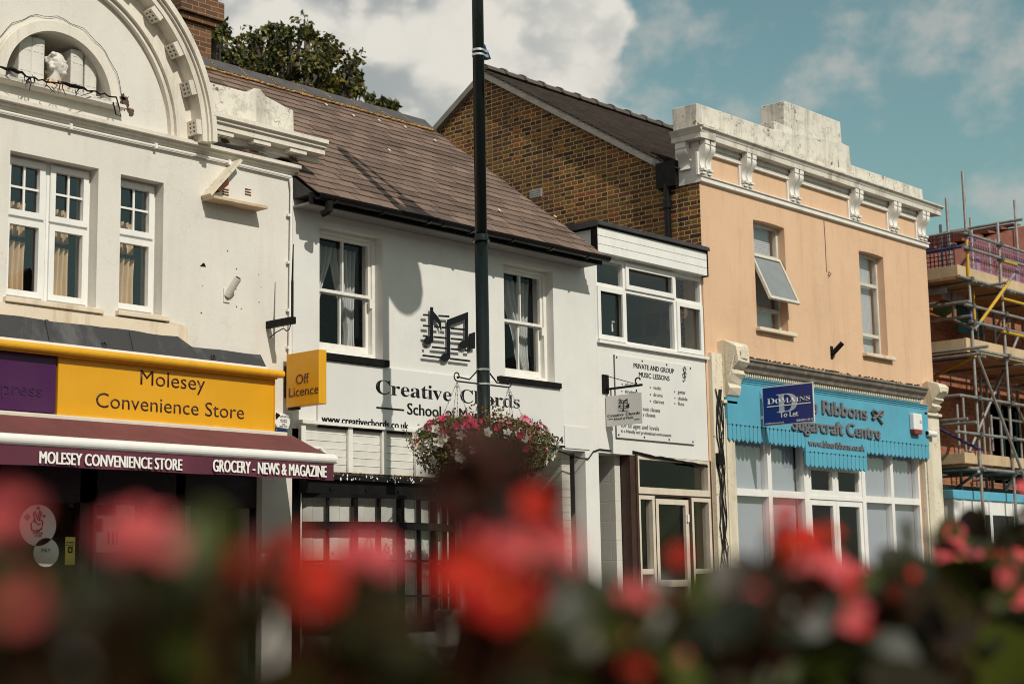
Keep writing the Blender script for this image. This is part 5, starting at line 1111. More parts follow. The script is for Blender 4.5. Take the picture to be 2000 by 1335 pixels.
# peeling pilaster strip with cables
c = MB(); c.box(dx1+0.03, 16.60, -0.06, 0.0, PAVE_Z, Z_(1390, 690)); c.build('pilaster_strip', M_OLDCREAM, N_)
c = MB(); rnd = random.Random(21)
for k in range(5):
    x = 16.42+k*0.03; pts = [(x+rnd.uniform(-.02, .02)+0.02*math.sin(z_*1.3+k), -0.07-0.008*rnd.random(), 3.85-0.12*z_) for z_ in range(0, 31)]; c.path(pts, 0.006+0.003*rnd.random(), 5)
c.box(16.37, 16.47, -0.12, -0.06, 2.92, 3.06); c.build('loose_cables', M_BLACK, N_)

# ------------------------------------------------------------------ peach house with the turquoise shop
B_ = thing('peach_house', (19.2, 1, PAVE_Z), 'peach rendered two storey house with white bracketed cornice, stepped parapet and a brick gable side', 'building')
BX0, BX1 = 16.325, X_(1809, 500); bz0, bz1 = (Z_(1366, 350)+Z_(1811, 491))/2, (Z_(1368, 335, -.04)+Z_(1809, 478, -.04))/2
pA = (X_(1475, 540), X_(1536.5, 560), (Z_(1482, 634)+Z_(1540, 655))/2, Z_(1475, 428)); pB = (X_(1682, 590), X_(1730, 600), (Z_(1690, 688)+Z_(1730, 697))/2, Z_(1682, 489))
cz1 = (Z_(1369, 233.5, -.2)+Z_(1845, 411, -.2))/2
shx0, shx1 = X_(1432, 950), X_(1804, 980); shzt = (Z_(1432, 870)+Z_(1804, 905))/2+0.15; 
c = MB(); c.grid_wall(BX0, BX1, PAVE_Z, cz1-0.02, [pA, pB, (shx0, shx1, PAVE_Z, shzt)], 0.0, 0.3); c.build('wall', M_PEACH, B_)
c = MB()
for q in (pA, pB):                                                       # flat arch heads
    n = 10; W_ = q[1]-q[0]; top = [(q[0]+W_*k/n, q[3]) for k in range(n+1)]
    [c.loft([(a[0], 0.0005, a[1]+0.001), (b[0], 0.0005, b[1]+0.001), (b[0], 0.0005, b[1]-0.014*(2*(k+1)/n-1)**2), (a[0], 0.0005, a[1]-0.014*(2*k/n-1)**2)], [(a[0], 0.299, a[1]+0.001), (b[0], 0.299, b[1]+0.001), (b[0], 0.299, b[1]-0.014*(2*(k+1)/n-1)**2), (a[0], 0.299, a[1]-0.014*(2*k/n-1)**2)]) for k, (a, b) in enumerate(zip(top, top[1:]))]
c.build('arch_heads', M_PEACH, B_)
GY, GZ = 3.61, 8.72; GEY, GEZ = 0.40, 6.72; sl = (GZ-GEZ)/(GY-GEY)                     # gable apex, front eaves
c = MB(); c.prism_yz([(0.301, PAVE_Z), (0.301, cz1-0.1), (GEY+0.05, GEZ-0.03), (GY, GZ-0.06), (GY+3.4, GZ-0.06-3.4*sl), (GY+3.4, PAVE_Z)], BX0, BX0+0.25); c.build('gable_wall', M_GABLE, B_)
c = MB(); c.box(BX0-0.004, BX0+0.2, 0.0005, 0.3, fz1-0.02, bz0-0.004); c.build('corner_bricks', M_GABLE, B_)
c = MB(); rows = 30; RL2 = math.hypot(GY-GEY, GZ-GEZ)+0.2; ey2, ez2 = (GY-GEY)/math.hypot(GY-GEY, GZ-GEZ), (GZ-GEZ)/math.hypot(GY-GEY, GZ-GEZ); rnd = random.Random(31)
for r_ in range(rows):
    for i in range(19):
        a = BX0-0.09+i*0.34; lo = -0.15+r_*(RL2-0.05)/rows; hi = lo+(RL2)/rows+0.03; d_ = rnd.uniform(0, 0.006)
        q = lambda x, s, n: (x, GEY+ey2*s-ez2*n, GEZ+ez2*s+ey2*n)
        c.loft([q(a, lo, 0.035+d_), q(a+0.335, lo, 0.035), q(a+0.335, hi, 0.01), q(a, hi, 0.01)], [q(a, lo, 0.02), q(a+0.335, lo, 0.02), q(a+0.335, hi, 0.0), q(a, hi, 0.0)])
rf = c.build('roof', plain('dark_roof_tile', (0.085, 0.065, 0.055), 0.8, var=0.35, scale=4, bump=0.2), B_)
c = MB(); c.loft([(BX0+0.03, GEY, GEZ-0.02), (BX0+0.03, GY, GZ-0.03), (BX0+0.03, GY+3.6, GZ-0.03-3.6*sl)], [(BX1-0.05, GEY, GEZ-0.02), (BX1-0.05, GY, GZ-0.03), (BX1-0.05, GY+3.6, GZ-0.03-3.6*sl)]); c.build('roof_deck', M_FELT, rf)
c = MB(); rnd = random.Random(17)
for i in range(15):
    a = BX0-0.08+i*0.41; h = 0.06 if i % 1 == 0 else 0; pts = []
    for k in range(9): t = math.pi*k/8; pts.append((GY+0.13*math.cos(t), GZ+0.0+0.095*math.sin(t)))
    c.prism_yz(pts, a, a+0.36); pts = [(GY+(p_[0]-GY)*1.18, GZ+(p_[1]-GZ)*1.2) for p_ in pts]; c.prism_yz(pts, a+0.3602, a+0.4098)
c.build('ridge_tiles', MATS['dark_roof_tile'], rf)
c = MB(); vg = lambda s0, s1, n0, n1: [(GEY+ey2*s-ez2*n, GEZ+ez2*s+ey2*n) for s, n in ((s0, n0), (s1, n0), (s1, n1), (s0, n1))]
c.prism_yz(vg(0.05, RL2-0.27, -0.085, 0.0), BX0-0.085, BX0-0.001); q = [(GY, GZ-0.10), (GY, GZ-0.005), (GY+3.4, GZ-0.005-3.4*sl), (GY+3.4, GZ-0.10-3.4*sl)]; c.prism_yz(q, BX0-0.085, BX0-0.001); c.build('verge_board', plain('grey_verge', (0.26, 0.235, 0.20), 0.8, var=0.2, bump=0.2), rf)
c = MB(); c.tube((BX0-0.06, 0.46, 6.5), (BX0-0.06, 0.46, fz1+0.07), 0.045, 12); c.tube((BX0-0.06, 0.46, 6.28), (BX0-0.06, 0.46, 6.18), 0.062, 12); c.tube((BX0-0.06, 0.46, 6.36), (BX0-0.06, 0.46, 6.28), 0.02, 12, 0.06); c.path([(BX0-0.06, 0.46, 6.45), (BX0-0.04, 0.42, 6.62), (BX0+0.06, 0.36, 6.72)], 0.045, 10); c.box(BX0-0.10, BX0-0.0, 0.30, 0.60, 6.45, 6.78); c.build('downpipe', M_BLACKG, B_)
c = MB(); q = PX(1047, 378, BX0); c.box(BX0-0.012, BX0, q.y-0.11, q.y+0.11, q.z-0.06, q.z+0.06)
for k in range(4): c.box(BX0-0.018, BX0-0.0122, q.y-0.10, q.y+0.10, q.z-0.05+k*0.028, q.z-0.035+k*0.028)
c.build('air_brick', M_LETGL if False else plain('pale_vent', (0.36, 0.34, 0.32), 0.7, var=0.2), B_)
# entablature
bp = -0.045
c = MB(); c.prism_yz([(0, bz0), (bp, bz0+0.01), (bp, bz1-0.02), (bp-0.02, bz1-0.014), (bp-0.02, bz1), (0, bz1+0.01)], BX0-0.02, BX1+0.02); c.box(BX0-0.02, BX0-0.0005, 0.0, 0.36, bz0, bz1); c.build('frieze_band', M_CONSOLE, B_)
zs0, zs1 = cz1-0.14, cz1+0.03
cor = [(0.0, zs0), (-0.15, zs0+0.002), (-0.15, zs0+0.068), (-0.157, zs0+0.072), (-0.165, zs0+0.09), (-0.185, zs0+0.118), (-0.20, zs0+0.122), (-0.20, zs0+0.142), (-0.03, zs1), (0.0, zs1)]
cx0, cx1 = BX0-0.15, X_(1845, 411, -0.2)
c = MB(); c.prism_yz(cor, cx0, cx1-0.06)
c.loft([(cx1-0.06, a, b) for a, b in cor], [(cx1-0.06+(-a*0.3), a, b) for a, b in cor]); 
side = [(cx0-0.001, zs0), (cx0-0.001, zs0+0.068), (cx0-0.008, zs0+0.072), (cx0-0.016, zs0+0.09), (cx0-0.036, zs0+0.118), (cx0-0.051, zs0+0.142), (cx0+0.3, zs1), (cx0+0.3, zs0)]
c.loft([(x, -0.15 if k in (0, 1) else (-0.20 if k == 5 else -0.17), z) for k, (x, z) in enumerate(side)], [(x, 0.30, z) for x, z in side])
c.build('cornice', M_CORN, B_)
xs_c = [X_(px, py, -0.1) for px, py in ((1383, 300), (1464, 330), (1557, 362), (1675, 402), (1750, 428), (1806, 450))]
def console(xc, w, y0, back, z1, z0, mb):
    """an S scroll bracket, seen in profile in Y, Z"""
    H_ = z1-z0; pr = []
    for k in range(25):
        t = k/24; out = 0.065*(1-t)**1.4+0.028+0.032*math.sin(t*math.pi*2.1+0.2)*(1-t*0.3); pr.append((y0-out, z1-H_*t))
    pr = [(y0, z1)]+pr+[(y0, z0)]; mb.prism_yz(pr, xc-w/2, xc+w/2)
    mb.box(xc-w/2-0.0, xc+w/2, y0-0.112, y0-0.03, z1+0.001, z1+0.058)
for xc in xs_c:
    for dx in (-0.062, 0.062):
        c = MB(); console(xc+dx, 0.092, -0.032, 0, zs0-0.06, bz1+0.075, c)
        for k in range(2): c.box(xc+dx-0.04, xc+dx+0.04, bp-0.06+0.02*k, -0.0315, bz1+0.05-0.04*k, bz1+0.078-0.04*k)
        c.build('console', M_CONSOLE, B_)
c = MB(); zpt = (Z_(1402, 309)+Z_(1445, 324))/2
c.box(BX0-0.02, BX1+0.02, -0.012, -0.0006, zpt, zs0-0.001); c.box(BX0-0.02, BX1+0.02, -0.03, -0.0125, zpt+0.03, zpt+0.055); c.box(BX0-0.02, BX1+0.02, -0.045, -0.0125, zpt+0.0, zpt+0.018)
c.box(BX0-0.02, BX1+0.02, -0.03, -0.0125, zs0-0.06, zs0-0.002)
for xc in xs_c: c.box(xc-0.135, xc+0.16, -0.0315, -0.0126, bz1+0.0005, zpt-0.001)
for xc in xs_c: c.box(xc-0.135, xc+0.16, -0.0125, -0.0006, bz1+0.0005, zpt-0.001)
c.build('frieze', M_CONSOLE, B_)
c = MB()                                                                  # the returned console on the gable corner
H_ = zs0-bz1; pr = []
for k in range(25): t = k/24; pr.append((BX0-0.02-(0.065*(1-t)**1.4+0.028+0.032*math.sin(t*math.pi*2.1+0.2)*(1-t*0.3)), zs0-0.08-(H_-0.18)*t))
pr = [(BX0-0.0, zs0-0.08)]+pr+[(BX0, bz1+0.1)]; c.loft([(x, 0.10, z) for x, z in pr], [(x, 0.26, z) for x, z in pr]); c.box(BX0-0.135, BX0-0.05, 0.10, 0.26, zs0-0.079, zs0-0.001); c.box(BX0-0.02, BX0-0.0005, 0.0, 0.34, bz1+0.0005, zs0-0.001); c.build('console', M_CONSOLE, B_)
c = MB(); pz0 = zs1+0.001; pzt = (Z_(1362, 201, 0)+Z_(1800, 370, 0))/2; pzm = Z_(1513, 237, 0); pz2 = Z_(1535, 207, 0)
zA = Z_(1362, 201); zB = Z_(1800, 370); x1_, x2_, x3_, x4_ = X_(1513, 270), X_(1533, 240), X_(1643, 250), X_(1660, 290); xe_ = X_(1802, 375); xs0 = X_(1360, 215)
pzl, pzr = zA, zB
c.prism([(xs0, pz0), (xs0, zA), (x1_, zA-0.0), (x1_, Z_(1532, 243)), (x2_, Z_(1532, 243)), (x2_, Z_(1560, 207)), (x3_, Z_(1643, 238)), (x3_, Z_(1652, 283)), (x4_, Z_(1652, 283)), (x4_, zB), (xe_, zB), (xe_, pz0)], 0.0, 0.38)
c.wobble(0.008, 8).build('parapet', M_PARA, B_, bevel=0.012)
# upstairs windows
def peach_window(q, open_):
    x0, x1, z0, z1 = q; y = 0.11; zt = z0+(z1-z0)*0.70; zb = z0+(z1-z0)*0.20; mb = MB()
    bars(mb, x0, x1, z0, z1, y, y+0.06, 0.042); mb.box(x0+0.042, x1-0.042, y, y+0.06, zt-0.025, zt+0.025); mb.box(x0+0.042, x1-0.042, y, y+0.06, zb-0.022, zb+0.022)
    f = mb.build('window', plain('aged_white_frame', (0.58, 0.55, 0.48), 0.5, var=0.15, dirt=0.5), B_)
    pane(x0+0.04, x1-0.04, zt+0.02, z1-0.04, y+0.02, f, M_GLASSU); pane(x0+0.04, x1-0.04, z0+0.04, zb-0.02, y+0.02, f, M_GLASSU)
    if not open_: pane(x0+0.04, x1-0.04, zb+0.02, zt-0.02, y+0.02, f, M_GLASSU)
    c = MB(); n = 46; dz_ = (z1-z0-0.06)/n                                 # closed slats
    for k in range(n): z = z0+0.03+dz_*k; c.loft([(x0+0.02, 0.216, z), (x1-0.02, 0.216, z), (x1-0.02, 0.222, z+dz_), (x0+0.02, 0.222, z+dz_)], [(x0+0.02, 0.22, z), (x1-0.02, 0.22, z), (x1-0.02, 0.226, z+dz_), (x0+0.02, 0.226, z+dz_)])
    c.build('blind', M_BLIND2, f)
    if open_:
        a = R(24); h = zt-zb-0.02; hx = lambda x, s, n: (x, y-0.01-math.sin(a)*s-math.cos(a)*n, zt-0.02-math.cos(a)*s+math.sin(a)*n)
        mb = MB()
        for xa, xb, sa, sb in ((x0+0.02, x0+0.06, 0, h), (x1-0.06, x1-0.02, 0, h), (x0+0.06, x1-0.06, 0, 0.04), (x0+0.06, x1-0.06, h-0.04, h)):
            mb.loft([hx(xa, sa, 0), hx(xb, sa, 0), hx(xb, sb, 0), hx(xa, sb, 0)], [hx(xa, sa, 0.035), hx(xb, sa, 0.035), hx(xb, sb, 0.035), hx(xa, sb, 0.035)])
        s_ = mb.build('open_sash', MATS['aged_white_frame'], f)
        p = MB(); p.face([hx(x0+0.05, 0.03, 0.015), hx(x1-0.05, 0.03, 0.015), hx(x1-0.05, h-0.03, 0.015), hx(x0+0.05, h-0.03, 0.015)]); p.build('pane', plain('net_backed_glass', (0.24, 0.255, 0.255), 0.15, var=0.1), f)
    s_ = MB(); s_.box(x0-0.04, x1+0.10, -0.075, y-0.001, z0-0.05, z0-0.001); s_.build('sill', M_SILL, f, bevel=0.006)
peach_window(pA, True); peach_window(pB, False)
room(B_, BX0+0.3, BX1-0.1, 0.325, 3.0, 3.9, cz1-0.3, M_ROOM)
c = MB(); x = X_(1611, 480); c.path([(x, -0.004, Z_(1611, 432)), (x+0.01, -0.004, Z_(1614, 480)), (x+0.005, -0.004, Z_(1617, 532))], 0.005, 5); x, z = X_(1618, 535), Z_(1618, 535); c.path([(x, -0.005, z+0.03), (x+0.02, -0.03, z), (x, -0.02, z-0.03), (x-0.02, -0.01, z-0.01)], 0.007, 5); c.build('wall_cable', M_BROWN, B_)
FB = thing('black_flagpole_holder', (X_(1628, 690), 0, Z_(1628, 698)), 'short black angled flagpole holder on the peach wall', 'bracket')
x, z = X_(1624, 690), Z_(1624, 690)
c = MB(); c.box(x-0.03, x+0.03, -0.012, 0, z-0.075, z+0.10); c.build('plate', M_BLACK, FB); c = MB(); c.tube((x, -0.01, z-0.01), (x+0.03, -0.16, z+0.13), 0.034, 14); c.build('tube', M_BLACK, FB)
# shop cornice, pilasters and console blocks
sz = (Z_(1443, 691, -.17)+Z_(1829, 766, -.17))/2; kx0, kx1 = X_(1440, 705, -0.15), X_(1797, 765, -0.15)
dz0 = (Z_(1433, 727, -.14)+Z_(1810, 791, -.14))/2
ct = sz-0.005
c = MB(); c.prism_yz([(0.0, ct+0.05), (-0.225, ct), (-0.23, ct-0.025), (-0.21, ct-0.035), (-0.20, ct-0.08), (-0.16, ct-0.12), (-0.15, ct-0.16), (-0.115, ct-0.165), (-0.115, dz0+0.072), (0.0, dz0+0.072)], kx0-0.05, kx1+0.12); c.build('shop_cornice', plain('brown_grey_cornice', (0.15, 0.125, 0.10), 0.7, var=0.25, dirt=0.7, dirt_col=(0.50, 0.44, 0.34), bump=0.1), B_)
c = MB(); c.box(kx0-0.05, kx1+0.10, -0.0, 0.0-0.10, dz0, dz0+0.07)
n = 98
for k in range(n): x = kx0-0.04+(kx1-kx0+0.13)*k/n; c.box(x, x+0.022, -0.128, -0.1005, dz0+0.004, dz0+0.066)
c.build('dentils', M_OLDCREAM, B_)
c = MB(); rnd = random.Random(14)
for k in range(330):
    x = kx0+rnd.random()*(kx1-kx0); c.ball((x, -0.005-0.165*rnd.random()**0.7, ct+0.030), rnd.uniform(0.006, 0.017), (1.6, 1.2, 0.8), 1)
c.build('moss', plain('dark_moss', (0.085, 0.06, 0.03), 0.95, var=0.4), B_)
pl0, pl1 = X_(1411, 950), X_(1432, 950); pr0, pr1 = shx1+0.002, X_(1832, 900)
def pilaster(x0, x1, zt):
    c = MB(); c.box(x0, x1, -0.055, -0.0005, PAVE_Z, zt); c.box(x0+0.04, x1-0.04, -0.075, -0.0555, PAVE_Z+0.5, zt-0.25); c.box(x0-0.02, x1+0.02, -0.10, -0.0005, zt-0.06, zt-0.02); c.box(x0-0.012, x1+0.012, -0.09, -0.0005, PAVE_Z, PAVE_Z+0.4); return c.build('pilaster', M_OLDCREAM, B_, bevel=0.005)
zpl = Z_(1400, 778); pilaster(pl0-0.02, pl1, zpl); pilaster(pr0, pr1, Z_(1820, 806))
def block(xc, w, zt, zb, seed):
    c = MB(); H_ = zt-zb
    pr = [(0, zt+0.03), (-0.10, zt+0.05), (-0.25, zt-0.0), (-0.29, zt-0.05), (-0.29, zt-0.34*H_), (-0.25, zt-0.43*H_), (-0.19, zt-0.47*H_), (-0.215, zt-0.56*H_), (-0.17, zt-0.66*H_), (-0.14, zt-0.74*H_), (-0.165, zt-0.82*H_), (-0.12, zt-0.93*H_), (-0.09, zb), (0, zb)]
    c.prism_yz(pr, xc-w/2, xc+w/2); c.box(xc-w/2+0.06, xc+w/2-0.06, -0.305, -0.2905, zt-0.30*H_, zt-0.09); c.wobble(0.012, seed); return c.build('console_block', M_OLDCREAM, B_, bevel=0.008)
block(16.72, 0.27, Z_(1410, 672, -0.05), zpl+0.01, 1); block((pr0+pr1)/2+0.02, 0.27, Z_(1812, 752, -0.05), Z_(1820, 806)-0.0, 2)
c = MB(); c.box(16.56, 16.90, -0.02, -0.0005, zpl-0.1, ct-0.25); c.build('pilaster_panel', M_OLDCREAM, B_)
# turquoise fascia with its fringe
FY = -0.10; fzt = dz0-0.012; fx0, fx1 = X_(1421, 800, FY), X_(1814, 850, FY)
zl_ = (Z_(1425, 830, FY)+Z_(1810, 868, FY))/2; ml, mr = X_(1573, 860, FY), X_(1693, 880, FY); zmid = (Z_(1575, 880, FY)+Z_(1690, 893, FY))/2
c = MB(); c.prism([(fx0, zl_), (fx0, fzt), (fx1, fzt), (fx1, zl_), (mr+0.001, zl_), (mr+0.001, zmid), (ml-0.001, zmid), (ml-0.001, zl_)], FY, FY+0.045); 
for k in range(3): c.box(fx0, fx1, FY-0.02+0.006*k, FY-0.0005, fzt-0.012-0.028*k, fzt-0.001-0.028*k+0.0)
fas = c.build('shop_fascia', M_BLUEB, B_)
c = MB(); slots = MB()
def fringe(a, b, zt, n, L):
    for k in range(n):
        u0, u1 = a+(b-a)*k/n+0.004, a+(b-a)*(k+1)/n-0.004; um = (u0+u1)/2; dl = 0.006*math.sin(k*2.7)
        c.prism([(u0, zt-0.0005), (u0, zt-L+0.035+dl), (um-0.008, zt-L+dl), (um+0.008, zt-L+dl), (u1, zt-L+0.035+dl), (u1, zt-0.0005)], FY+0.004, FY+0.03)
        if k: x = u0-0.004; slots.prism([(x+0.011*math.cos(2*math.pi*j/10), zt+0.0+0.012*math.sin(2*math.pi*j/10)) for j in range(10)], FY-0.0025, FY+0.01)
Lf = 0.205
fringe(fx0, ml-0.002, zl_, 19, Lf); fringe(ml, mr, zmid, 15, Lf*0.97); fringe(mr+0.002, fx1, zl_, 16, Lf)
fr_ = c.build('fringe', M_BLUEB, B_); slots.build('drill_holes', M_BLACK, fr_)
c = MB(); c.box(fx0+0.02, fx1-0.02, FY+0.0455, -0.0005, zl_+0.05, fzt-0.02); c.build('fascia_backing', M_BLACK, B_)
T = lambda tx, a, b, h: front_text('raised_lettering', tx, a, b, h, FY-0.004, M_LETG, B_, depth=0.022, bold=0.10)
T('Blue Ribbons', (1546, 800), (1692, 818.5), 27); T('Sugarcraft Centre', (1546, 837.5), (1717.5, 858), 26); 
front_text('raised_lettering', 'www.blueribbons.co.uk', (1578.5, 869), (1688, 881.5), 12.5, FY-0.003, M_LETG, B_, depth=0.012, bold=0.08)
c = MB(); q = [(1712, 812), (1706, 810), (1703, 804), (1707, 800), (1713, 805), (1719, 812), (1725, 808), (1725, 803), (1720, 803), (1714, 811), (1707, 818), (1704, 817), (1713, 812), (1719, 820), (1724, 827)]
c.path([(X_(a, b, FY-.02), FY-0.02, Z_(a, b, FY-.02)) for a, b in q], 0.018, 8); c.build('ribbon_emblem', M_LETG, B_)
# shop windows and doors under the fascia
y = 0.04; zw = shzt; cols_ = [shx0, X_(1502.5, 900, y), X_(1577, 930, y), X_(1685, 930, y), X_(1742, 930, y), shx1]; ztr = (Z_(1434, 953, y)+Z_(1800, 985, y))/2
c = MB(); bars(c, shx0, shx1, PAVE_Z+0.35, zw, y, y+0.10, 0.05, 0.08); c.box(cols_[1]-0.045, cols_[1]+0.045, y-0.001, y+0.10, PAVE_Z+0.43, zw-0.05); c.box(cols_[4]-0.04, cols_[4]+0.04, y-0.001, y+0.10, PAVE_Z+0.43, zw-0.05)
c.box(cols_[2]-0.09, cols_[2]+0.03, y-0.004, y+0.12, PAVE_Z, zw-0.05); c.box(cols_[3]-0.03, cols_[3]+0.06, y-0.004, y+0.12, PAVE_Z, zw-0.05)
for a, b in ((shx0+0.05, cols_[1]-0.045), (cols_[1]+0.045, cols_[2]-0.09), (cols_[3]+0.06, cols_[4]-0.04), (cols_[4]+0.04, shx1-0.05)): c.box(a, b, y, y+0.1, ztr-0.045, ztr+0.045)
sw = c.build('shop_window', M_UPVC, B_)
for a, b in ((shx0+0.05, cols_[1]-0.03), (cols_[1]+0.03, cols_[2]-0.05), (cols_[3]+0.03, cols_[4]-0.03), (cols_[4]+0.03, shx1-0.04)):
    pane(a, b, PAVE_Z+0.40, zw-0.04, y+0.05, sw, M_GLASSU)
for a, b in ((shx0+0.02, cols_[2]-0.16), (cols_[3]+0.05, shx1-0.05)): c = MB(); c.box(a, b, 0.145, 0.155, PAVE_Z+0.3, zw-0.0); c.build('blind', M_BLIND, sw)
for a, b in ((shx0, cols_[2]-0.091), (cols_[3]+0.061, shx1)): c = MB(); c.box(a, b, 0.0, 0.2, PAVE_Z, PAVE_Z+0.349); c.build('stall_riser', M_UPVC, B_)
da, db = cols_[2]+0.03, cols_[3]-0.03; dm = (da+db)/2; zd1 = Z_(1630, 976, y); zfan = Z_(1630, 912, y)
c = MB()
for a, b in ((da, dm-0.002), (dm+0.002, db)): bars(c, a, b, zd1+0.05, min(zfan+0.02, zw-0.05), y+0.01, y+0.07, 0.075); 
c.box(da, db, y, y+0.09, zd1+0.001, zd1+0.049); fl = c.build('fanlight', M_UPVC, B_); pane(da+0.05, db-0.05, zd1+0.1, zfan-0.03, y+0.04, fl, M_GLASSD)
for a, b in ((da, dm-0.003), (dm+0.003, db)):
    c = MB(); bars(c, a, b, PAVE_Z+0.03, zd1-0.002, y+0.015, y+0.065, 0.075, 0.14); zz = PAVE_Z+0.95; c.box(a+0.075, b-0.075, y+0.02, y+0.06, zz-0.07, zz+0.07)
    d_ = c.build('door', M_UPVC, B_); pane(a+0.06, b-0.06, PAVE_Z+0.1, zd1-0.05, y+0.04, d_, M_GLASSD)
    c = MB(); hx_ = (b-0.04 if a == da else a+0.04); c.box(hx_-0.012, hx_+0.012, y-0.03, y+0.0145, zz+0.02, zz+0.18); c.build('handle', M_STEEL, d_)
c = MB(); c.box(dm-0.12, dm+0.10, y+0.0, y+0.0145, PAVE_Z+0.9, PAVE_Z+0.96); c.build('letter_plate', M_STEEL, B_)
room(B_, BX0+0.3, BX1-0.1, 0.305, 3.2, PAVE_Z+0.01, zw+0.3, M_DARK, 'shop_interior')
# things on the peach house
LX = X_(1490, 790, -0.15)
TL = thing('letting_board', (LX, -0.6, 3.0), 'navy letting board with a big silver initial jutting out over the turquoise fascia', 'sign')
a_, b_ = PX(1489.5, 790, LX), PX(1589.5, 790, LX); zt_, zb_ = (PX(1489, 755, LX).z+PX(1588, 746.5, LX).z)/2, (PX(1493, 832.5, LX).z+PX(1590, 824, LX).z)/2
c = MB(); c.box(LX, LX+0.012, b_.y, a_.y, zb_, zt_); c.build('edge', M_LETW, TL); c = MB(); c.box(LX-0.003, LX-0.0005, b_.y+0.012, a_.y-0.012, zb_+0.012, zt_-0.012); c.build('panel', M_NAVY, TL)
c = MB(); c.box(LX+0.013, LX+0.05, a_.y-0.35, FY-0.001, zb_+0.10, zb_+0.14); c.box(LX+0.013, LX+0.05, a_.y-0.35, FY-0.001, zt_-0.14, zt_-0.10); c.build('fixing_post', M_WTIMBER, TL)
xs_ = LX-0.0032
side_text('initial', 'D', (1517, 805), (1558, 802), 54, xs_, M_SILVER, TL, serif=True, depth=0.002, offset=0.0)
side_text('lettering', 'Domains', (1498, 790), (1582, 780), 17, xs_-0.002, M_LETW, TL, serif='small', depth=0.002, offset=-0.004)
c = MB(); q, r_ = PX(1498, 794, xs_), PX(1583, 786, xs_); c.box(xs_-0.004, xs_, r_.y, q.y, (q.z+r_.z)/2-0.006, (q.z+r_.z)/2+0.006); c.build('underline', M_LETW, TL)
side_text('lettering', 'To Let', (1523, 815), (1559, 811.5), 10.5, xs_, M_LETW, TL, depth=0.002, bold=0.07)
side_text('lettering', '020 8941 0112', (1556, 822.5), (1588, 820), 4.4, xs_, M_LETW, TL, depth=0.002)
side_text('lettering', 'sales@domainsproperty.co.uk', (1495, 828.5), (1531, 825), 2.6, xs_, M_LETW, TL, depth=0.002)
AB = thing('red_tipped_alarm_box', (X_(1796, 830, -.1), FY, Z_(1796, 850, -.1)), 'white upright burglar alarm box with a dark red lens on the turquoise fascia', 'alarm')
x0, x1 = X_(1787, 828, -.19), X_(1803.5, 828, -.19); za, zb, zc = Z_(1795, 807, -.19), Z_(1795, 839, -.19), Z_(1795, 847, -.19)
c = MB(); c.box(x0, x1, -0.18, FY-0.0005, zb, za); c.build('cover', M_UPVC, AB, bevel=0.015)
c = MB(); c.prism([(x0+0.004, zb-0.0005), (x0+0.012, zc+0.01), (x0+0.03, zc), (x1-0.03, zc), (x1-0.012, zc+0.01), (x1-0.004, zb-0.0005)], -0.175, FY-0.0005); c.build('lens', M_REDP, AB, bevel=0.008)
front_text('mark', 'S', (1796.5, 826), (1800, 826.5), 6, -0.1805, M_LETGL, AB, depth=0.002)
CA = thing('security_camera', (X_(1822, 846, -.1), -0.1, Z_(1822, 846, -.1)), 'small white camera tube on the cream pilaster beside the alarm box', 'camera')
x, z = X_(1818, 846, -.13), Z_(1818, 846, -.13)
c = MB(); c.tube((x-0.10, -0.12, z), (x+0.12, -0.14, z-0.005), 0.045, 14); c.build('housing', M_UPVC, CA, bevel=0.006); c = MB(); c.box(x-0.03, x+0.01, -0.10, -0.055, z-0.03, z+0.05); c.build('mount', M_UPVC, CA)
c = MB(); c.tube((x-0.101, -0.119, z), (x-0.108, -0.119, z), 0.032, 12); c.build('lens', M_BLACK, CA)

# ------------------------------------------------------------------ brick house under repair behind its scaffold
SY, IY, WY = -0.2, 0.95, 1.25
CXs = X_(1893, 700, SY)
K = thing('brick_house', (26.5, 2, PAVE_Z), 'red brick house with a clay tiled roof under repair behind scaffolding', 'building')
kx1 = 34.0; kz1 = 6.25
wins = [(X_(1940, 860, WY), X_(2003, 870, WY), 3.15, 4.55), (26.6, 27.9, 3.15, 4.55), (29.6, 30.9, 3.15, 4.55)]
c = MB(); c.grid_wall(22.2, kx1, 2.9, kz1, wins, WY, WY+0.3); c.build('wall', M_BRICKX, K)
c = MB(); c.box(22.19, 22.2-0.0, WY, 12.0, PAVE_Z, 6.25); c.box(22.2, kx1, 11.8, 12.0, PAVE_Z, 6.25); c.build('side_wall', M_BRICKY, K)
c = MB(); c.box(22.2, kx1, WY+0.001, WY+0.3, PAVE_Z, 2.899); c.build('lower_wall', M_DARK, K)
for q in wins:
    c = MB(); bars(c, *q, WY+0.10, WY+0.16, 0.07); c.box((q[0]+q[1])/2-0.03, (q[0]+q[1])/2+0.03, WY+0.1, WY+0.16, q[2]+0.07, q[3]-0.07); f = c.build('window', plain('teal_window_frame', (0.02, 0.17, 0.22), 0.5, var=0.15), K)
    p = MB(); p.face([(q[0]+.05, WY+0.13, q[2]+.05), (q[1]-.05, WY+0.13, q[2]+.05), (q[1]-.05, WY+0.13, q[3]-.05), (q[0]+.05, WY+0.13, q[3]-.05)]); p.build('film', M_TEALNET, f, street=True)
c = MB(); c.box(22.2, kx1, WY-0.05, WY-0.0005, 2.9, 3.05); c.box(22.6, 25.5, WY-0.04, WY-0.0005, 2.4, 2.8); c.build('concrete_band', M_KERB, K)
rq = PX(2000, 438, 28.0); xe3, ze3, xr3, zr3 = 22.35, 6.3, 28.0, rq.z; RL3 = math.hypot(xr3-xe3, zr3-ze3); a3, b3 = (xr3-xe3)/RL3, (zr3-ze3)/RL3; c = MB(); rnd = random.Random(41); rows = 22
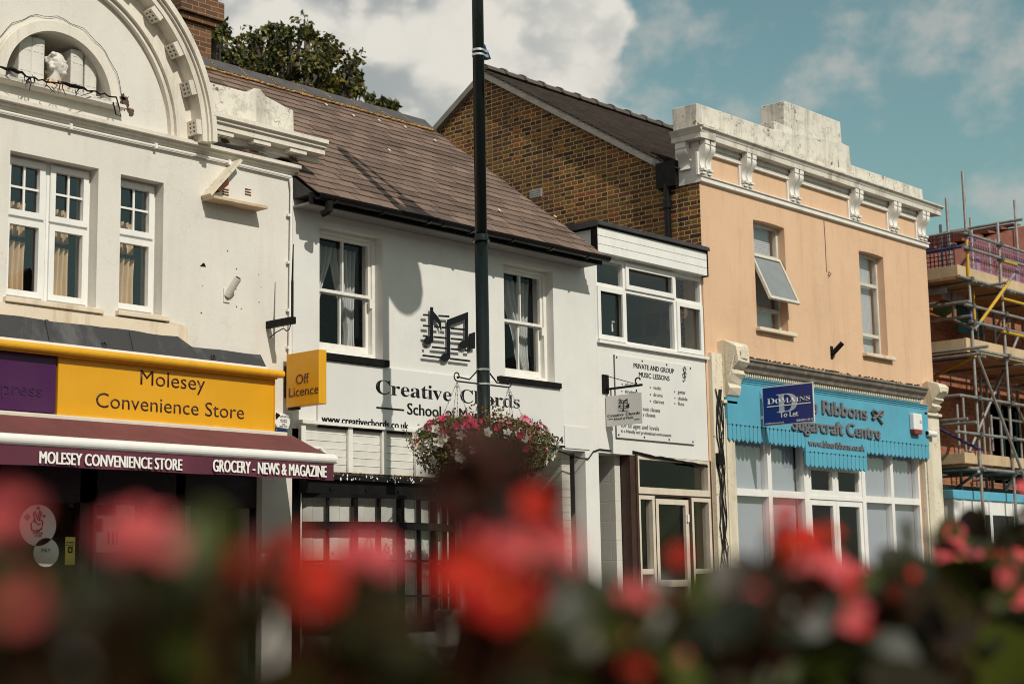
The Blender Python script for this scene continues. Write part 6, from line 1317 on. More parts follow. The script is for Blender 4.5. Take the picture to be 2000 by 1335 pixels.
for r_ in range(rows):                                                     # the slope that faces along the street, courses running away from it
    y = 1.0+(r_ % 2)*0.13
    while y < 12:
        lo, hi = r_*RL3/rows, (r_+1)*RL3/rows+0.05; d_ = rnd.uniform(0, 0.008)
        q = lambda y, s, n: (xe3+a3*s-b3*n, y, ze3+b3*s+a3*n)
        c.loft([q(y, lo, 0.07+d_), q(y+0.255, lo, 0.07+d_), q(y+0.255, hi, 0.015), q(y, hi, 0.015)], [q(y, lo, 0.04), q(y+0.255, lo, 0.04), q(y+0.255, hi, 0.0), q(y, hi, 0.0)]); y += 0.26
kr = c.build('roof', M_TILE, K)
c = MB(); c.prism([(xe3+0.02, ze3-0.03), (xr3, zr3-0.03), (2*xr3-xe3, ze3-0.03)], 1.02, 12.0); c.build('roof_deck', M_TILE, kr)
# the site front below: turquoise capping over white panels
SF = thing('site_hoarding', (24, -0.1, PAVE_Z), 'white panelled site hoarding with a turquoise capping at the foot of the scaffold', 'hoarding')
hY = -0.04; hx0 = X_(1862, 960, hY); hz1 = Z_(1862, 955, hY); hz0 = Z_(1862, 973, hY)
c = MB(); c.box(hx0, 33.5, hY, 1.1, hz0, hz1); c.build('capping', M_BLUEE, SF, bevel=0.01)
c = MB(); c.box(hx0+0.03, 33.5, hY+0.03, 1.0, PAVE_Z, hz0-0.001)
for px in (1864, 1883, 1933, 1980): x = X_(px, 985, hY); c.box(x, x+0.09, hY+0.005, hY+0.0295, PAVE_Z, hz0-0.02)
c.build('panels', M_UPVC, SF)
c = MB(); x0, x1 = X_(1890, 1010, hY), X_(1985, 1010, hY); c.box(x0, x1, hY+0.01, hY+0.0292, 0.9, Z_(1890, 1003, hY)); c.build('dark_opening', M_DARK, SF)
# scaffold
SC = thing('scaffold', (CXs+1.5, 0.3, PAVE_Z), 'tube scaffold with boarded decks in front of the red brick house', 'scaffold')
def rod(name, a, b, ya, yb, mt=M_STEEL, r=0.024):
    A, Bv = P(*a, ya), P(*b, yb); c = MB(); c.tube(A, Bv, r, 10); return c.build(name, mt, SC)
def vert(px, py0, py1, y, mt=M_STEEL, foot=False, name='standard'):
    x = X_(px, (py0+py1)/2, y); c = MB(); c.tube((x, y, PAVE_Z if foot else Z_(px, py1, y)), (x, y, Z_(px, py0, y)), 0.024, 10); return c.build(name, mt, SC), x
s1, xs1 = vert(1897, 341, 900, SY, foot=True); s2, xs2 = vert(1963, 440, 900, SY, foot=True)
c = MB(); c.tube((xs1, SY, Z_(1885, 540, SY)), (xs1, SY, Z_(1883, 465, SY)), 0.0252, 10); c.build('yellow_sleeve', M_TUBEY, s1)
c = MB(); c.tube((xs1, SY, Z_(1895, 645, SY)), (xs1, SY, Z_(1894, 590, SY)), 0.0252, 10); c.build('blue_sleeve', M_TUBEB, s1)
for k in range(1, 5):
    x = xs2+k*1.55; c = MB(); c.tube((x, SY, PAVE_Z), (x, SY, 7.3+0.3*(k % 2)), 0.024, 10); c.build('standard', M_STEEL, SC)
vert(1855, 389, 620, 0.45); vert(1910, 430, 900, IY-0.3, foot=True); vert(1902, 547, 645, SY+0.25, M_TUBEY); vert(1945, 470, 900, IY-0.25, foot=True); vert(1998, 397, 900, IY, foot=True); vert(1972, 700, 900, IY-0.2); vert(1872, 790, 905, 0.55, foot=True)
vert(1925, 560, 900, IY-0.1, foot=True); vert(1985, 560, 900, IY+0.1, foot=True); vert(1840, 440, 560, 0.6); vert(1883, 770, 880, 0.15); vert(1937, 810, 880, 0.4)
XE = 33.0
def ledger(px, py, y, mt=M_STEEL, x0=None, ext=0.12, name='ledger'):
    p = P(px, py, y); c = MB(); c.tube(((x0 if x0 is not None else p.x-ext), y, p.z), (XE, y, p.z), 0.024, 10); return c.build(name, mt, SC)
for px, py in ((1884, 455), (1888, 484), (1880, 541), (1893, 596), (1903, 629), (1908, 683), (1880, 772), (1875, 843), (1900, 914)): ledger(px, py, SY-0.03)
for px, py in ((1905, 745), (1940, 815), (1930, 640)): ledger(px, py, IY-0.25)
for a, b, mt in (((1958, 583), (2000, 597), M_TUBEY), ((1958, 647), (2000, 656), M_TUBEY), ((1955, 508), (1985, 519), M_TUBEY)):
    p, q = P(*a, SY-0.03), P(*b, SY-0.03); c = MB(); c.tube((p.x, SY-0.03, p.z), (q.x, SY-0.03, p.z), 0.0258, 10); c.build('yellow_sleeve', mt, SC)
def transom(px, py, y0, y1, mt=M_STEEL, dz=0.0):
    p = P(px, py, y0); c = MB(); c.tube((p.x, y0, p.z), (p.x, y1, p.z+dz), 0.024, 10); return c.build('transom', mt, SC)
transom(1890, 449, SY-0.2, 1.0); transom(1886, 480, SY-0.05, 1.0, M_TUBEB); transom(1966, 552, SY-0.35, 0.5); transom(1893, 588, SY-0.05, 1.1); transom(1898, 616, SY-0.05, 0.9); transom(1930, 676, SY-0.35, 0.4)
transom(1876, 771, SY-0.05, 1.1); transom(1890, 817, SY-0.1, 1.1); transom(1907, 824, SY-0.15, 0.8); transom(1917, 690, SY-0.2, 0.8); transom(1997, 428, SY-0.2, 1.0)
rod('brace', (2003, 560), (1935, 680), IY-0.2, IY-0.2); rod('brace', (1945, 700), (2003, 830), 0.5, 0.5); rod('brace', (1850, 560), (1890, 500), 0.7, 0.1); rod('brace', (1981, 535), (1904, 643), SY-0.08, SY-0.02); rod('brace', (1905, 683), (2003, 938), SY-0.06, SY-0.06); rod('brace', (1991, 651), (1893, 882), SY+0.5, SY+0.5); rod('brace', (1984, 925), (1966, 955), SY-0.05, SY+0.2); rod('brace', (1912, 920), (1866, 953), SY-0.05, 0.9)
b1 = rod('brace', (1814, 606), (1901, 641), 0.9, SY-0.06); rod('brace', (1822, 736), (1905, 694), 0.9, SY-0.05, M_TUBEY); rod('brace', (1828, 834), (1913, 877), 0.95, SY-0.05, M_TUBEB)
p, q = P(1814, 606, 0.9), P(1901, 641, SY-0.06); c = MB(); c.tube(p+(q-p)*0.0, p+(q-p)*0.45, 0.0258, 10); c.build('yellow_sleeve', M_TUBEY, b1)
p, q = P(1970, 552, SY-0.08), P(1915, 628, SY-0.03); c = MB(); c.tube(p, q, 0.0258, 10); c.build('yellow_sleeve', M_TUBEY, SC)
for lv, (px, pyt, pyb) in enumerate(((1889, 520, 542), (1908, 662, 689), (1888, 882, 903))):
    zt_, zb_ = Z_(px, pyt, SY), Z_(px, pyb, SY); x0 = CXs-0.15 if lv != 1 else CXs+0.0
    if lv == 2: x0 = X_(1888, 890, SY)
    c = MB(); c.box(x0, XE, SY+0.03, SY+0.068, zb_, zt_); c.build('toe_board', M_BOARD, SC, bevel=0.004)
    c = MB(); c.box(x0, x0+0.038, SY+0.07, 1.2, zb_, zt_-0.01); c.build('toe_board', M_BOARD, SC, bevel=0.004)
    rnd = random.Random(50+lv)
    for k in range(5):
        y = SY+0.08+k*0.225; c = MB(); c.box(x0+0.05-(0.0 if lv else 0.1*rnd.random()), XE, y, y+0.215, zb_-0.042+rnd.uniform(0, 0.004), zb_-0.002); c.build('deck_board', M_BOARDU, SC)
    for k in range(7):
        x = x0+0.3+k*1.35; c = MB(); c.tube((x, SY-0.12, zb_-0.068), (x, 1.2, zb_-0.068), 0.024, 8); c.build('putlog', M_STEEL, SC)
c = MB()
for lv, (px, pyt) in enumerate(((1884, 455), (1888, 484), (1880, 541), (1893, 596), (1903, 629), (1908, 683), (1880, 772), (1875, 843), (1900, 914))):
    z = Z_(px, pyt, SY-0.03)
    for x in (xs1, xs2, xs2+1.55): c.box(x-0.04, x+0.04, SY-0.075, SY+0.035, z-0.035, z+0.035)
c.build('couplers', plain('dull_coupler', (0.16, 0.155, 0.15), 0.5, 0.6), SC)
c = MB(); zt_, zb_ = Z_(1884, 455, SY)-0.0, Z_(1889, 524, SY); x0, x1 = X_(1888, 500, SY+0.1), XE
n = int((x1-x0)/0.085)
for k in range(n+1): x = x0+(x1-x0)*k/n; c.box(x-0.006, x+0.006, SY+0.09, SY+0.1, zb_, zt_)
for k in range(9): z = zb_+(zt_-zb_)*k/8; c.box(x0, x1, SY+0.0895, SY+0.1005, z-0.006, z+0.006)
for k in range(14): x = x0+0.35+k*0.7; c.box(x-0.06, x+0.06, SY+0.085, SY+0.0892, zb_+(0.5 if k % 2 else 0.05), zb_+(0.66 if k % 2 else 0.28))
c.build('brick_guard', M_GUARD, SC)
c = MB(); x = CXs-0.1; n = 15
for k in range(n+1): y = SY+0.1+1.0*k/n; c.box(x-0.006, x+0.006, y-0.006, y+0.006, zb_, zt_)
for k in range(9): z = zb_+(zt_-zb_)*k/8; c.box(x-0.0065, x+0.0065, SY+0.1, 1.1, z-0.006, z+0.006)
c.build('brick_guard', plain('dark_guard', (0.05, 0.03, 0.05), 0.7), SC)
c = MB(); p, q = P(1822, 598, 0.75), P(1862, 592, 0.15)
pts = [p, q, q-Vector((0, -0.05, 0.16)), (p+q)/2-Vector((0, 0, 0.2)), p-Vector((0, 0, 0.1))]
c.loft([tuple(v) for v in pts], [tuple(v+Vector((0.01, 0.01, 0))) for v in pts]); c.build('green_sheet', M_GREEN, SC)
c = MB(); a, b = X_(1872, 640, IY), X_(1905, 640, IY); c.box(a, b+0.3, IY, IY+0.02, Z_(1890, 652, IY), Z_(1890, 596, IY)); c.build('teal_sheet', M_TEALNET, SC)
c = MB(); c.box(CXs+0.6, CXs+1.6, 0.5, 0.52, 5.92, 6.1); c.box(CXs+0.15, CXs+0.2, 0.2, 0.5, 5.92, 6.25); c.build('plastic_wrap', plain('pale_wrap', (0.5, 0.48, 0.5), 0.4, var=0.2), SC)

# ------------------------------------------------------------------ lamp post
LPX, LPY = 10.547, -1.65
LP = thing('lamp_post', (LPX, LPY, PAVE_Z), 'tall black lamp post with silver clamp bands and scrolled basket brackets', 'lamp post')
zc_ = Z_(940, 466, LPY)
c = MB(); c.lathe([(0.11, PAVE_Z), (0.11, PAVE_Z+0.9), (0.075, PAVE_Z+1.0), (0.0595, PAVE_Z+1.05), (0.0595, zc_)], (LPX, LPY, 0), 32)
c.lathe([(0.0545, zc_+0.001), (0.053, 8.1), (0.03, 8.2)], (LPX, LPY, 0), 32); c.build('pole', M_POLE, LP, smooth=True)
c = MB(); c.lathe([(0.0600, zc_-0.03), (0.078, zc_-0.025), (0.078, zc_-0.008), (0.066, zc_), (0.064, zc_+0.035), (0.0560, zc_+0.04)], (LPX, LPY, 0), 32); c.build('collar', M_POLE, LP)
for py in (99, 108): 
    z = Z_(933, py, LPY); c = MB(); c.lathe([(0.0585, z-0.011), (0.0605, z-0.009), (0.0605, z+0.009), (0.0585, z+0.011)], (LPX, LPY, 0), 32); c.box(LPX+0.045, LPX+0.085, LPY-0.05, LPY-0.03, z-0.012, z+0.012); c.build('clamp_band', M_BAND, LP)
z = Z_(950, 106, LPY); c = MB(); c.box(LPX+0.055, LPX+0.07, LPY-0.03, LPY+0.03, z-0.07, z+0.05); c.tube((LPX+0.10, LPY, z+0.02), (LPX+0.12, LPY, z-0.05), 0.025, 12, 0.036); c.path([(LPX+0.07, LPY, z+0.08), (LPX+0.085, LPY, z+0.06), (LPX+0.10, LPY, z+0.02)], 0.015, 8); c.build('blue_socket', M_BLUEP, LP)
# swan neck and drop shaped lantern above (its shadow falls on the white wall)
Lx, Ly, Lz = 10.42, -3.42, 7.50
c = MB(); pts = []
for k in range(15):
    t = k/14; a = math.pi*t; pts.append((LPX+(Lx-LPX)*(1-math.cos(a))/2, LPY+(Ly-LPY)*(1-math.cos(a))/2, 8.12+0.42*math.sin(a)+0.1*t))
c.path(pts, 0.032, 10); c.build('swan_neck', M_POLE, LP, smooth=True)
c = MB(); c.lathe([(0.02, Lz+0.72), (0.11, Lz+0.70), (0.125, Lz+0.42), (0.15, Lz+0.30), (0.24, Lz+0.05), (0.262, Lz-0.10)], (Lx, Ly, 0), 32); c.build('lantern_hood', M_POLE, LP, smooth=True)
c = MB(); c.lathe([(0.258, Lz-0.101), (0.245, Lz-0.18), (0.17, Lz-0.27), (0.06, Lz-0.31)], (Lx, Ly, 0), 32); c.build('lantern_bowl', M_OPAL, LP, smooth=True)
# scrolled brackets, one to each side along the street
zb_ = Z_(943, 750, LPY); z_t = Z_(943, 722, LPY)
for sgn in (-1, 1):
    tip = LPX+sgn*0.335
    c = MB(); c.path([(LPX+sgn*0.058, LPY, zb_), (LPX+sgn*0.2, LPY, zb_+0.0), (tip, LPY, zb_)], 0.007, 8)
    c.path([(LPX+sgn*0.058, LPY, z_t), (LPX+sgn*0.18, LPY, z_t-0.10), (tip, LPY, zb_+0.04)], 0.007, 8)
    pts = []
    for k in range(16): a = k*0.42; rr = 0.045-0.0019*k; pts.append((tip+sgn*(0.0+rr*math.sin(a)), LPY, zb_+0.045+0.0-rr*math.cos(a)+0.0))
    c.path(pts, 0.006, 6); c.build('scroll_bracket', M_BLACK, LP)
for z in (zb_, z_t): c = MB(); c.lathe([(0.0600, z-0.010), (0.0635, z-0.008), (0.0635, z+0.008), (0.0600, z+0.010)], (LPX, LPY, 0), 32); c.build('clamp_band', M_BAND, LP)

# ------------------------------------------------------------------ hanging baskets
def petal_flower(r, n=5, cup=0.35):
    bm = bmesh.new(); ctr = bm.verts.new((0, 0, 0)); ringv = []
    for k in range(n*4):
        a = 2*math.pi*k/(n*4); rr = r*(0.82+0.18*math.cos(n*a)); ringv.append(bm.verts.new((rr*math.cos(a), rr*math.sin(a), r*cup*(0.8+0.2*math.cos(n*a)))))
    for k in range(len(ringv)): bm.faces.new((ctr, ringv[k], ringv[(k+1) % len(ringv)]))
    return bm
def flower_mesh(name, r, mt, throat=None):
    bm = petal_flower(r); me = bpy.data.meshes.new(name); me.materials.append(mt)
    if throat:
        me.materials.append(throat); b2 = bmesh.ops.create_icosphere(bm, subdivisions=1, radius=r*0.22, matrix=Matrix.Translation((0, 0, r*0.1)))
        vs = set(b2['verts'])
        for f in bm.faces:
            if all(v in vs for v in f.verts): f.material_index = 1
    bm.to_mesh(me); bm.free(); return me
FL = {'white': flower_mesh('white_flower', 0.036, M_PETW, M_POLLEN), 'red': flower_mesh('red_flower', 0.035, M_PETR), 'pink': flower_mesh('pink_flower', 0.028, M_PETP)}
def leaf_quad(bm, p, n, up, L, Wd, fold=0.25):
    """one pointed leaf with a folded midrib"""
    n = n.normalized(); t = (up - n*up.dot(n))
    if t.length < 1e-3: t = Vector((1, 0, 0))-n*n.x
    t.normalize(); s = n.cross(t)
    pts = [p, p+t*L*0.35+s*Wd*0.5+n*L*fold*0.4, p+t*L*0.7+s*Wd*0.38+n*L*fold*0.3, p+t*L-n*L*0.12, p+t*L*0.7-s*Wd*0.38+n*L*fold*0.3, p+t*L*0.35-s*Wd*0.5+n*L*fold*0.4, p+t*L*0.45]
    v = [bm.verts.new(q) for q in pts]
    for a in ((0, 1, 6), (1, 2, 6), (2, 3, 6), (3, 4, 6), (4, 5, 6), (5, 0, 6)): bm.faces.new([v[i] for i in a])
def rdir(rnd):
    while True:
        v = Vector((rnd.uniform(-1, 1), rnd.uniform(-1, 1), rnd.uniform(-1, 1)))
        if 0.1 < v.length < 1: return v.normalized()
def basket(cx, cy, zrim, sgn, seed, label, plan):
    rnd = random.Random(seed); tip = Vector((LPX+sgn*0.335, LPY, zb_+0.0))
    B0 = thing('hanging_basket', (cx, cy, zrim-0.3), label, 'hanging basket', 'hanging baskets on the lamp post')
    c = MB(); c.lathe([(0.03, zrim-0.21), (0.12, zrim-0.19), (0.18, zrim-0.10), (0.205, zrim), (0.19, zrim+0.005), (0.0, zrim-0.01)], (cx, cy, 0), 20); c.build('bowl', M_BLACK, B0)
    for k in range(4):
        a = 0.6+k*math.pi/2; e = Vector((cx+0.20*math.cos(a), cy+0.20*math.sin(a), zrim)); c = MB(); n = 16
        for j in range(n):
            u, v = tip+(e-tip)*(j/n), tip+(e-tip)*((j+0.8)/n); c.tube(u, v, 0.0045 if j % 2 else 0.003, 5)
        c.build('chain', M_STEEL, B0)
    def surf():                                            # a point on the drooping mound
        th = rnd.uniform(0, 2*math.pi); h = rnd.uniform(-1, 1)
        rr = 0.39*(1-0.25*max(0, h)-0.12*max(0, -h)**2)*math.sqrt(max(0.0, 1-0.80*h*h)); z = zrim+0.02+(0.21 if h > 0 else 0.29)*h
        k = rnd.uniform(0.72, 1.06)
        return Vector((cx+rr*k*math.cos(th), cy+rr*k*math.sin(th)*0.9, z)), Vector((math.cos(th), math.sin(th), 0.5*h+0.2)).normalized()
    c = MB(); d_ = MB()
    for k in range(2600):
        p, n = surf(); n = (n+rdir(rnd)*0.7).normalized(); tgt = d_ if (abs(p.x-LPX) < 0.30+0.1*rnd.random() and rnd.random() < 0.75) else c
        leaf_quad(tgt.bm, p, n, rdir(rnd)+Vector((0, 0, -0.4)), rnd.uniform(0.022, 0.05), rnd.uniform(0.014, 0.024))
    for k in range(44):                                     # trailing and upright shoots
        p, n = surf(); q = p+n*rnd.uniform(0.05, 0.15)+Vector((0, 0, rnd.uniform(-0.2, 0.12)))
        for j in range(9): leaf_quad(c.bm, p+(q-p)*j/8, rdir(rnd), rdir(rnd), 0.026, 0.013)
    for k in range(420):                                    # the mound climbs towards the post
        t = rnd.random(); p = Vector((cx+(LPX-cx)*t*0.9, cy+rnd.uniform(-.2, .2), zrim+0.06+0.30*t*t+rnd.uniform(-.14, .05)))
        leaf_quad(d_.bm, p, rdir(rnd), rdir(rnd), rnd.uniform(0.03, 0.05), 0.02)
    c.build('foliage', M_BASKL, B0); d_.build('rusty_foliage', M_BASKD, B0)
    cnt = 0
    while cnt < 92:
        p, n = surf()
        if n.y > 0.35: continue
        u = sgn*(p.x-LPX); hz = p.z-zrim                    # distance from the post, height above the rim
        if u > 0.46 and hz < 0.10: k = 'white' if rnd.random() < 0.86 else 'red'
        elif hz > 0.03 and u > 0.30: k = 'red' if rnd.random() < (0.75 if sgn < 0 else 0.25) else 'pink'
        elif hz > 0.10: k = 'pink' if rnd.random() < 0.7 else 'red'
        else:
            if rnd.random() < 0.6: continue
            k = 'red' if rnd.random() < 0.5 else 'white'
        o = bpy.data.objects.new(k+'_flower', FL[k]); COL.objects.link(o); o.parent = B0
        o.location = p+n*0.02-wloc(B0); o.rotation_euler = (n+rdir(rnd)*0.45).to_track_quat('Z', 'Y').to_euler(); s = rnd.uniform(0.75, 1.2)*(1.2 if k == 'white' else 1.0); o.scale = (s, s, s); cnt += 1
basket(LPX-0.39, LPY, Z_(880, 866, LPY), -1, 5, 'hanging basket of red and white petunias nearer the yellow box sign', None)
basket(LPX+0.40, LPY, Z_(1015, 870, LPY), 1, 6, 'hanging basket of pink and white petunias nearer the glazed door', None)

# ------------------------------------------------------------------ trees behind the roofs
def tree(label, Yc, clusters, trunk_px, seed, leaf=(0.09, 0.16), per=620):
    rnd = random.Random(seed); base = P(*trunk_px, Yc)
    T0 = thing('tree', (base.x, Yc, 0), label, 'tree')
    c = MB(); cs = []
    for px, py, r in clusters:
        y = Yc+rnd.uniform(-1.2, 1.2); q = P(px, py, y); dep = (q-CAM).dot(_f); rr_ = r*dep/FPX
        for k in range(6): cs.append((q+Vector((rnd.gauss(0, 0.55), rnd.gauss(0, 0.4), rnd.gauss(0, 0.5)))*rr_, rr_*rnd.uniform(0.38, 0.58)))
    for q, r in cs:
        for k in range(int(per*0.22*max(0.3, (r/0.4))**1.5)):
            d_ = rdir(rnd); p = q+Vector((d_.x, d_.y*1.1, d_.z*0.9))*r*rnd.uniform(0.2, 1.1)**0.6
            leaf_quad(c.bm, p, (d_*0.5+rdir(rnd)).normalized(), rdir(rnd)+Vector((0, 0, -0.5)), rnd.uniform(*leaf), rnd.uniform(leaf[0], leaf[1])*0.62)
    cr = c.build('crown', M_TREE, T0)
    c = MB(); top = cs[0][0]; c.path([(base.x, Yc, 0), (base.x+0.1, Yc, 3), (base.x-0.05, Yc, 6), (base.x+0.15, Yc, max(7.0, top.z-2.2))], [0.26, 0.22, 0.18, 0.12], 10)
    hub = Vector((base.x, Yc, max(6.4, top.z-3.0)))
    for q, r in cs: m_ = (hub+q)/2+Vector((rnd.uniform(-.2, .2), 0, 0.3)); c.path([hub, m_, q], [0.09, 0.05, 0.015], 6)
    c.build('trunk', M_BARK, T0)
tree('broad dark green tree rising behind the slate roof', 13.0, [(560, 120, 62), (600, 108, 50), (505, 110, 44), (640, 120, 46), (530, 85, 30), (575, 78, 28), (620, 82, 28), (480, 150, 40), (655, 160, 42), (690, 175, 34), (600, 170, 60), (540, 165, 50), (648, 98, 22), (715, 190, 22), (498, 78, 18), (556, 62, 16), (600, 66, 16), (682, 140, 22), (470, 108, 16), (700, 158, 14)], (590, 300), 3)
tree('small dark green tree half hidden by the brick chimney', 12.0, [(432, 100, 30), (425, 70, 24), (440, 125, 28), (444, 75, 16), (434, 48, 15), (418, 120, 30), (455, 112, 10), (400, 90, 26)], (420, 300), 4, per=420)
tree('little sprig of tree top poking over the ridge', 12.5, [(757, 208, 15), (745, 220, 16), (766, 214, 10), (740, 206, 8)], (755, 300), 6, (0.10, 0.17), 700)

# ------------------------------------------------------------------ small things at the foot of the shops
def sack(px, py, Y, label, mt, name='charcoal_sack'):
    x, z0 = X_(px, py, Y), PAVE_Z
    return x
sx = X_(286, 1290, -0.45)
def sack_mesh(x, y, z0, w, d, h, seed):
    rnd = random.Random(seed); c = MB(); rings = []
    for j in range(9):
        t = j/8; k = 1.0 - 0.18*abs(2*t-1)**3; rr = []
        for i in range(20):
            a = 2*math.pi*i/20; ca, sa = math.cos(a), math.sin(a); e = 0.55
            rr.append(c.bm.verts.new((x+w/2*k*math.copysign(abs(ca)**e, ca)+rnd.uniform(-.006, .006), y+d/2*k*(1-0.55*(t > 0.9))*math.copysign(abs(sa)**e, sa)+rnd.uniform(-.006, .006), z0+h*t)))
        rings.append(rr)
    for A, B in zip(rings, rings[1:]):
        for i in range(20): c.bm.faces.new((A[i], A[(i+1) % 20], B[(i+1) % 20], B[i]))
    c.bm.faces.new(rings[0][::-1]); c.bm.faces.new(rings[-1]); return c
zt_ = Z_(286, 1264, -0.6)
PT = thing('sack_stand', (sx+0.1, -0.45, PAVE_Z), 'low slatted wooden stand in front of the shop window', 'stand')
for k in range(5): c = MB(); c.box(sx-0.5, sx+0.9, -0.75+k*0.14, -0.64+k*0.14, PAVE_Z+0.13, PAVE_Z+0.16); c.build('slat', M_PLY, PT)
for dx in (-0.45, 0.82):
    for dy in (-0.7, -0.15): c = MB(); c.box(sx+dx, sx+dx+0.05, dy, dy+0.05, PAVE_Z, PAVE_Z+0.1295); c.build('leg', M_PLY, PT)
CS = thing('charcoal_sack', (sx, -0.5, PAVE_Z+0.16), 'orange barbecue charcoal sack standing by the dark shop window', 'sack')
h = zt_-PAVE_Z-0.16
bd_ = sack_mesh(sx, -0.5, PAVE_Z+0.1605, 0.24, 0.16, h, 1).build('bag', M_CHAR, CS, smooth=True)
Yt = -0.585
def tx(t, z, w, cap, mt, par, X=sx, Y=Yt): set_text('lettering', t, (0, Y, z), UX, UZ, X-w/2, X+w/2, cap, mt, par, depth=0.002)
tx('BIG K', PAVE_Z+0.16+h-0.10, 0.14, 0.035, M_LETW, CS); tx('Barbecue', PAVE_Z+0.16+h-0.25, 0.17, 0.04, M_LETW, CS); tx('Charcoal', PAVE_Z+0.16+h-0.315, 0.16, 0.04, M_LETW, CS)
c = MB()
for i in range(7):
    for j in range(5): c.box(sx-0.09+i*0.027, sx-0.075+i*0.027, Yt-0.004, Yt, PAVE_Z+0.16+h-0.40-j*0.035, PAVE_Z+0.16+h-0.38-j*0.035)
c.build('flame_pattern', M_YEDGE, CS)
KS = thing('kindling_sack', (sx+0.25, -0.42, PAVE_Z+0.16), 'dark brown kindling sack beside the orange charcoal sack', 'sack')
sack_mesh(sx+0.27, -0.42, PAVE_Z+0.1605, 0.22, 0.15, h-0.07, 2).build('bag', M_CHARD, KS, smooth=True); tx('Kindling', PAVE_Z+0.16+h-0.32, 0.16, 0.04, M_PLY, KS, sx+0.27, -0.502)
ux0, ux1 = X_(872, 1225, -0.35), X_(921, 1225, -0.35); uz1, uz0 = Z_(900, 1188, -0.35), Z_(900, 1262, -0.35)
UC = thing('meter_cabinet', ((ux0+ux1)/2, -0.2, PAVE_Z), 'cream meter cabinet on a short post under the bow window', 'cabinet')
c = MB(); c.box(ux0, ux1, -0.35, -0.12, uz0, uz1); c.build('box', M_UTIL, UC, bevel=0.012)
xm = (ux0+ux1)/2
c = MB(); c.box(ux0+0.015, xm-0.004, -0.358, -0.3505, uz0+0.02, uz1-0.02); c.build('door', M_UTIL, UC); c = MB(); c.box(xm+0.004, ux1-0.015, -0.358, -0.3505, uz0+0.02, uz1-0.02)
for k in range(3): c.box(xm+0.04, ux1-0.05, -0.361, -0.3585, uz1-0.06-k*0.02, uz1-0.052-k*0.02)
c.build('door', M_UTIL, UC)
c = MB(); c.box(xm-0.03, xm+0.03, -0.26, -0.20, PAVE_Z, uz0-0.0005); c.build('post', M_UTIL, UC)

# ------------------------------------------------------------------ begonias in a railing planter right in front of the lens
PTOP = 1.19; TA = math.atan(0.246)
def yc(x): return -10.887+0.246*(x-0.362)
TR = thing('railing_planter', (1.6, yc(1.6), PAVE_Z), 'long dark planter trough on posts along the near kerb', 'planter', rz=TA)
def tbox(c, a0, a1, b0, b1, z0, z1):                   # a box in the trough's own frame: along it, across it
    w = wloc(TR); c.box(w.x+a0, w.x+a1, w.y+b0, w.y+b1, z0, z1)
c = MB(); a0, a1 = -2.0, 2.6
for q in ((a0, a1, -0.18, -0.16), (a0, a1, 0.16, 0.18), (a0, a0+0.02, -0.1598, 0.1598), (a1-0.02, a1, -0.1598, 0.1598)): tbox(c, *q, PTOP-0.22, PTOP)
tbox(c, a0+0.021, a1-0.021, -0.1598, 0.1598, PTOP-0.22, PTOP-0.19); c.build('trough', M_TROUGH, TR)
c = MB(); tbox(c, a0+0.021, a1-0.021, -0.1597, 0.1597, PTOP-0.189, PTOP-0.02); c.build('soil', M_SOIL, TR)
for a in (-1.8, 0.2, 2.3): c = MB(); tbox(c, a, a+0.05, -0.025, 0.025, PAVE_Z, PTOP-0.2205); c.build('post', M_POLE, TR)
def DEP(px): d = ray(px, 1100); return (11.5-10.887-0.246*0.362)/(d.y-0.246*d.x)
def on_row(px, py, dy):
    d = ray(px, py); return CAM+d*((11.5-10.887-0.246*0.362+dy)/(d.y-0.246*d.x))
OUT = [(-400, 1100), (0, 1085), (100, 1110), (200, 1105), (330, 1090), (400, 1030), (470, 1040), (540, 1095), (640, 1120), (700, 1115), (800, 1140), (865, 1130), (895, 1040), (925, 930), (955, 885), (1005, 885), (1035, 945), (1060, 1070), (1110, 1130), (1180, 1135), (1230, 1175), (1290, 1140), (1330, 1110), (1390, 1135), (1440, 1105), (1550, 1085), (1620, 1120), (1700, 1095), (1760, 1085), (1800, 1065), (1850, 1035), (1900, 1020), (1940, 1000), (2000, 1000), (2500, 1000)]
def outline(px):
    for (a, ya), (b, yb) in zip(OUT, OUT[1:]):
        if a <= px <= b: return ya+(yb-ya)*(px-a)/(b-a)
    return 1100
GAPS = [(580, 1235, 85), (898, 1232, 85), (286, 1310, 80), (1410, 1278, 30), (1640, 1050, 30)]
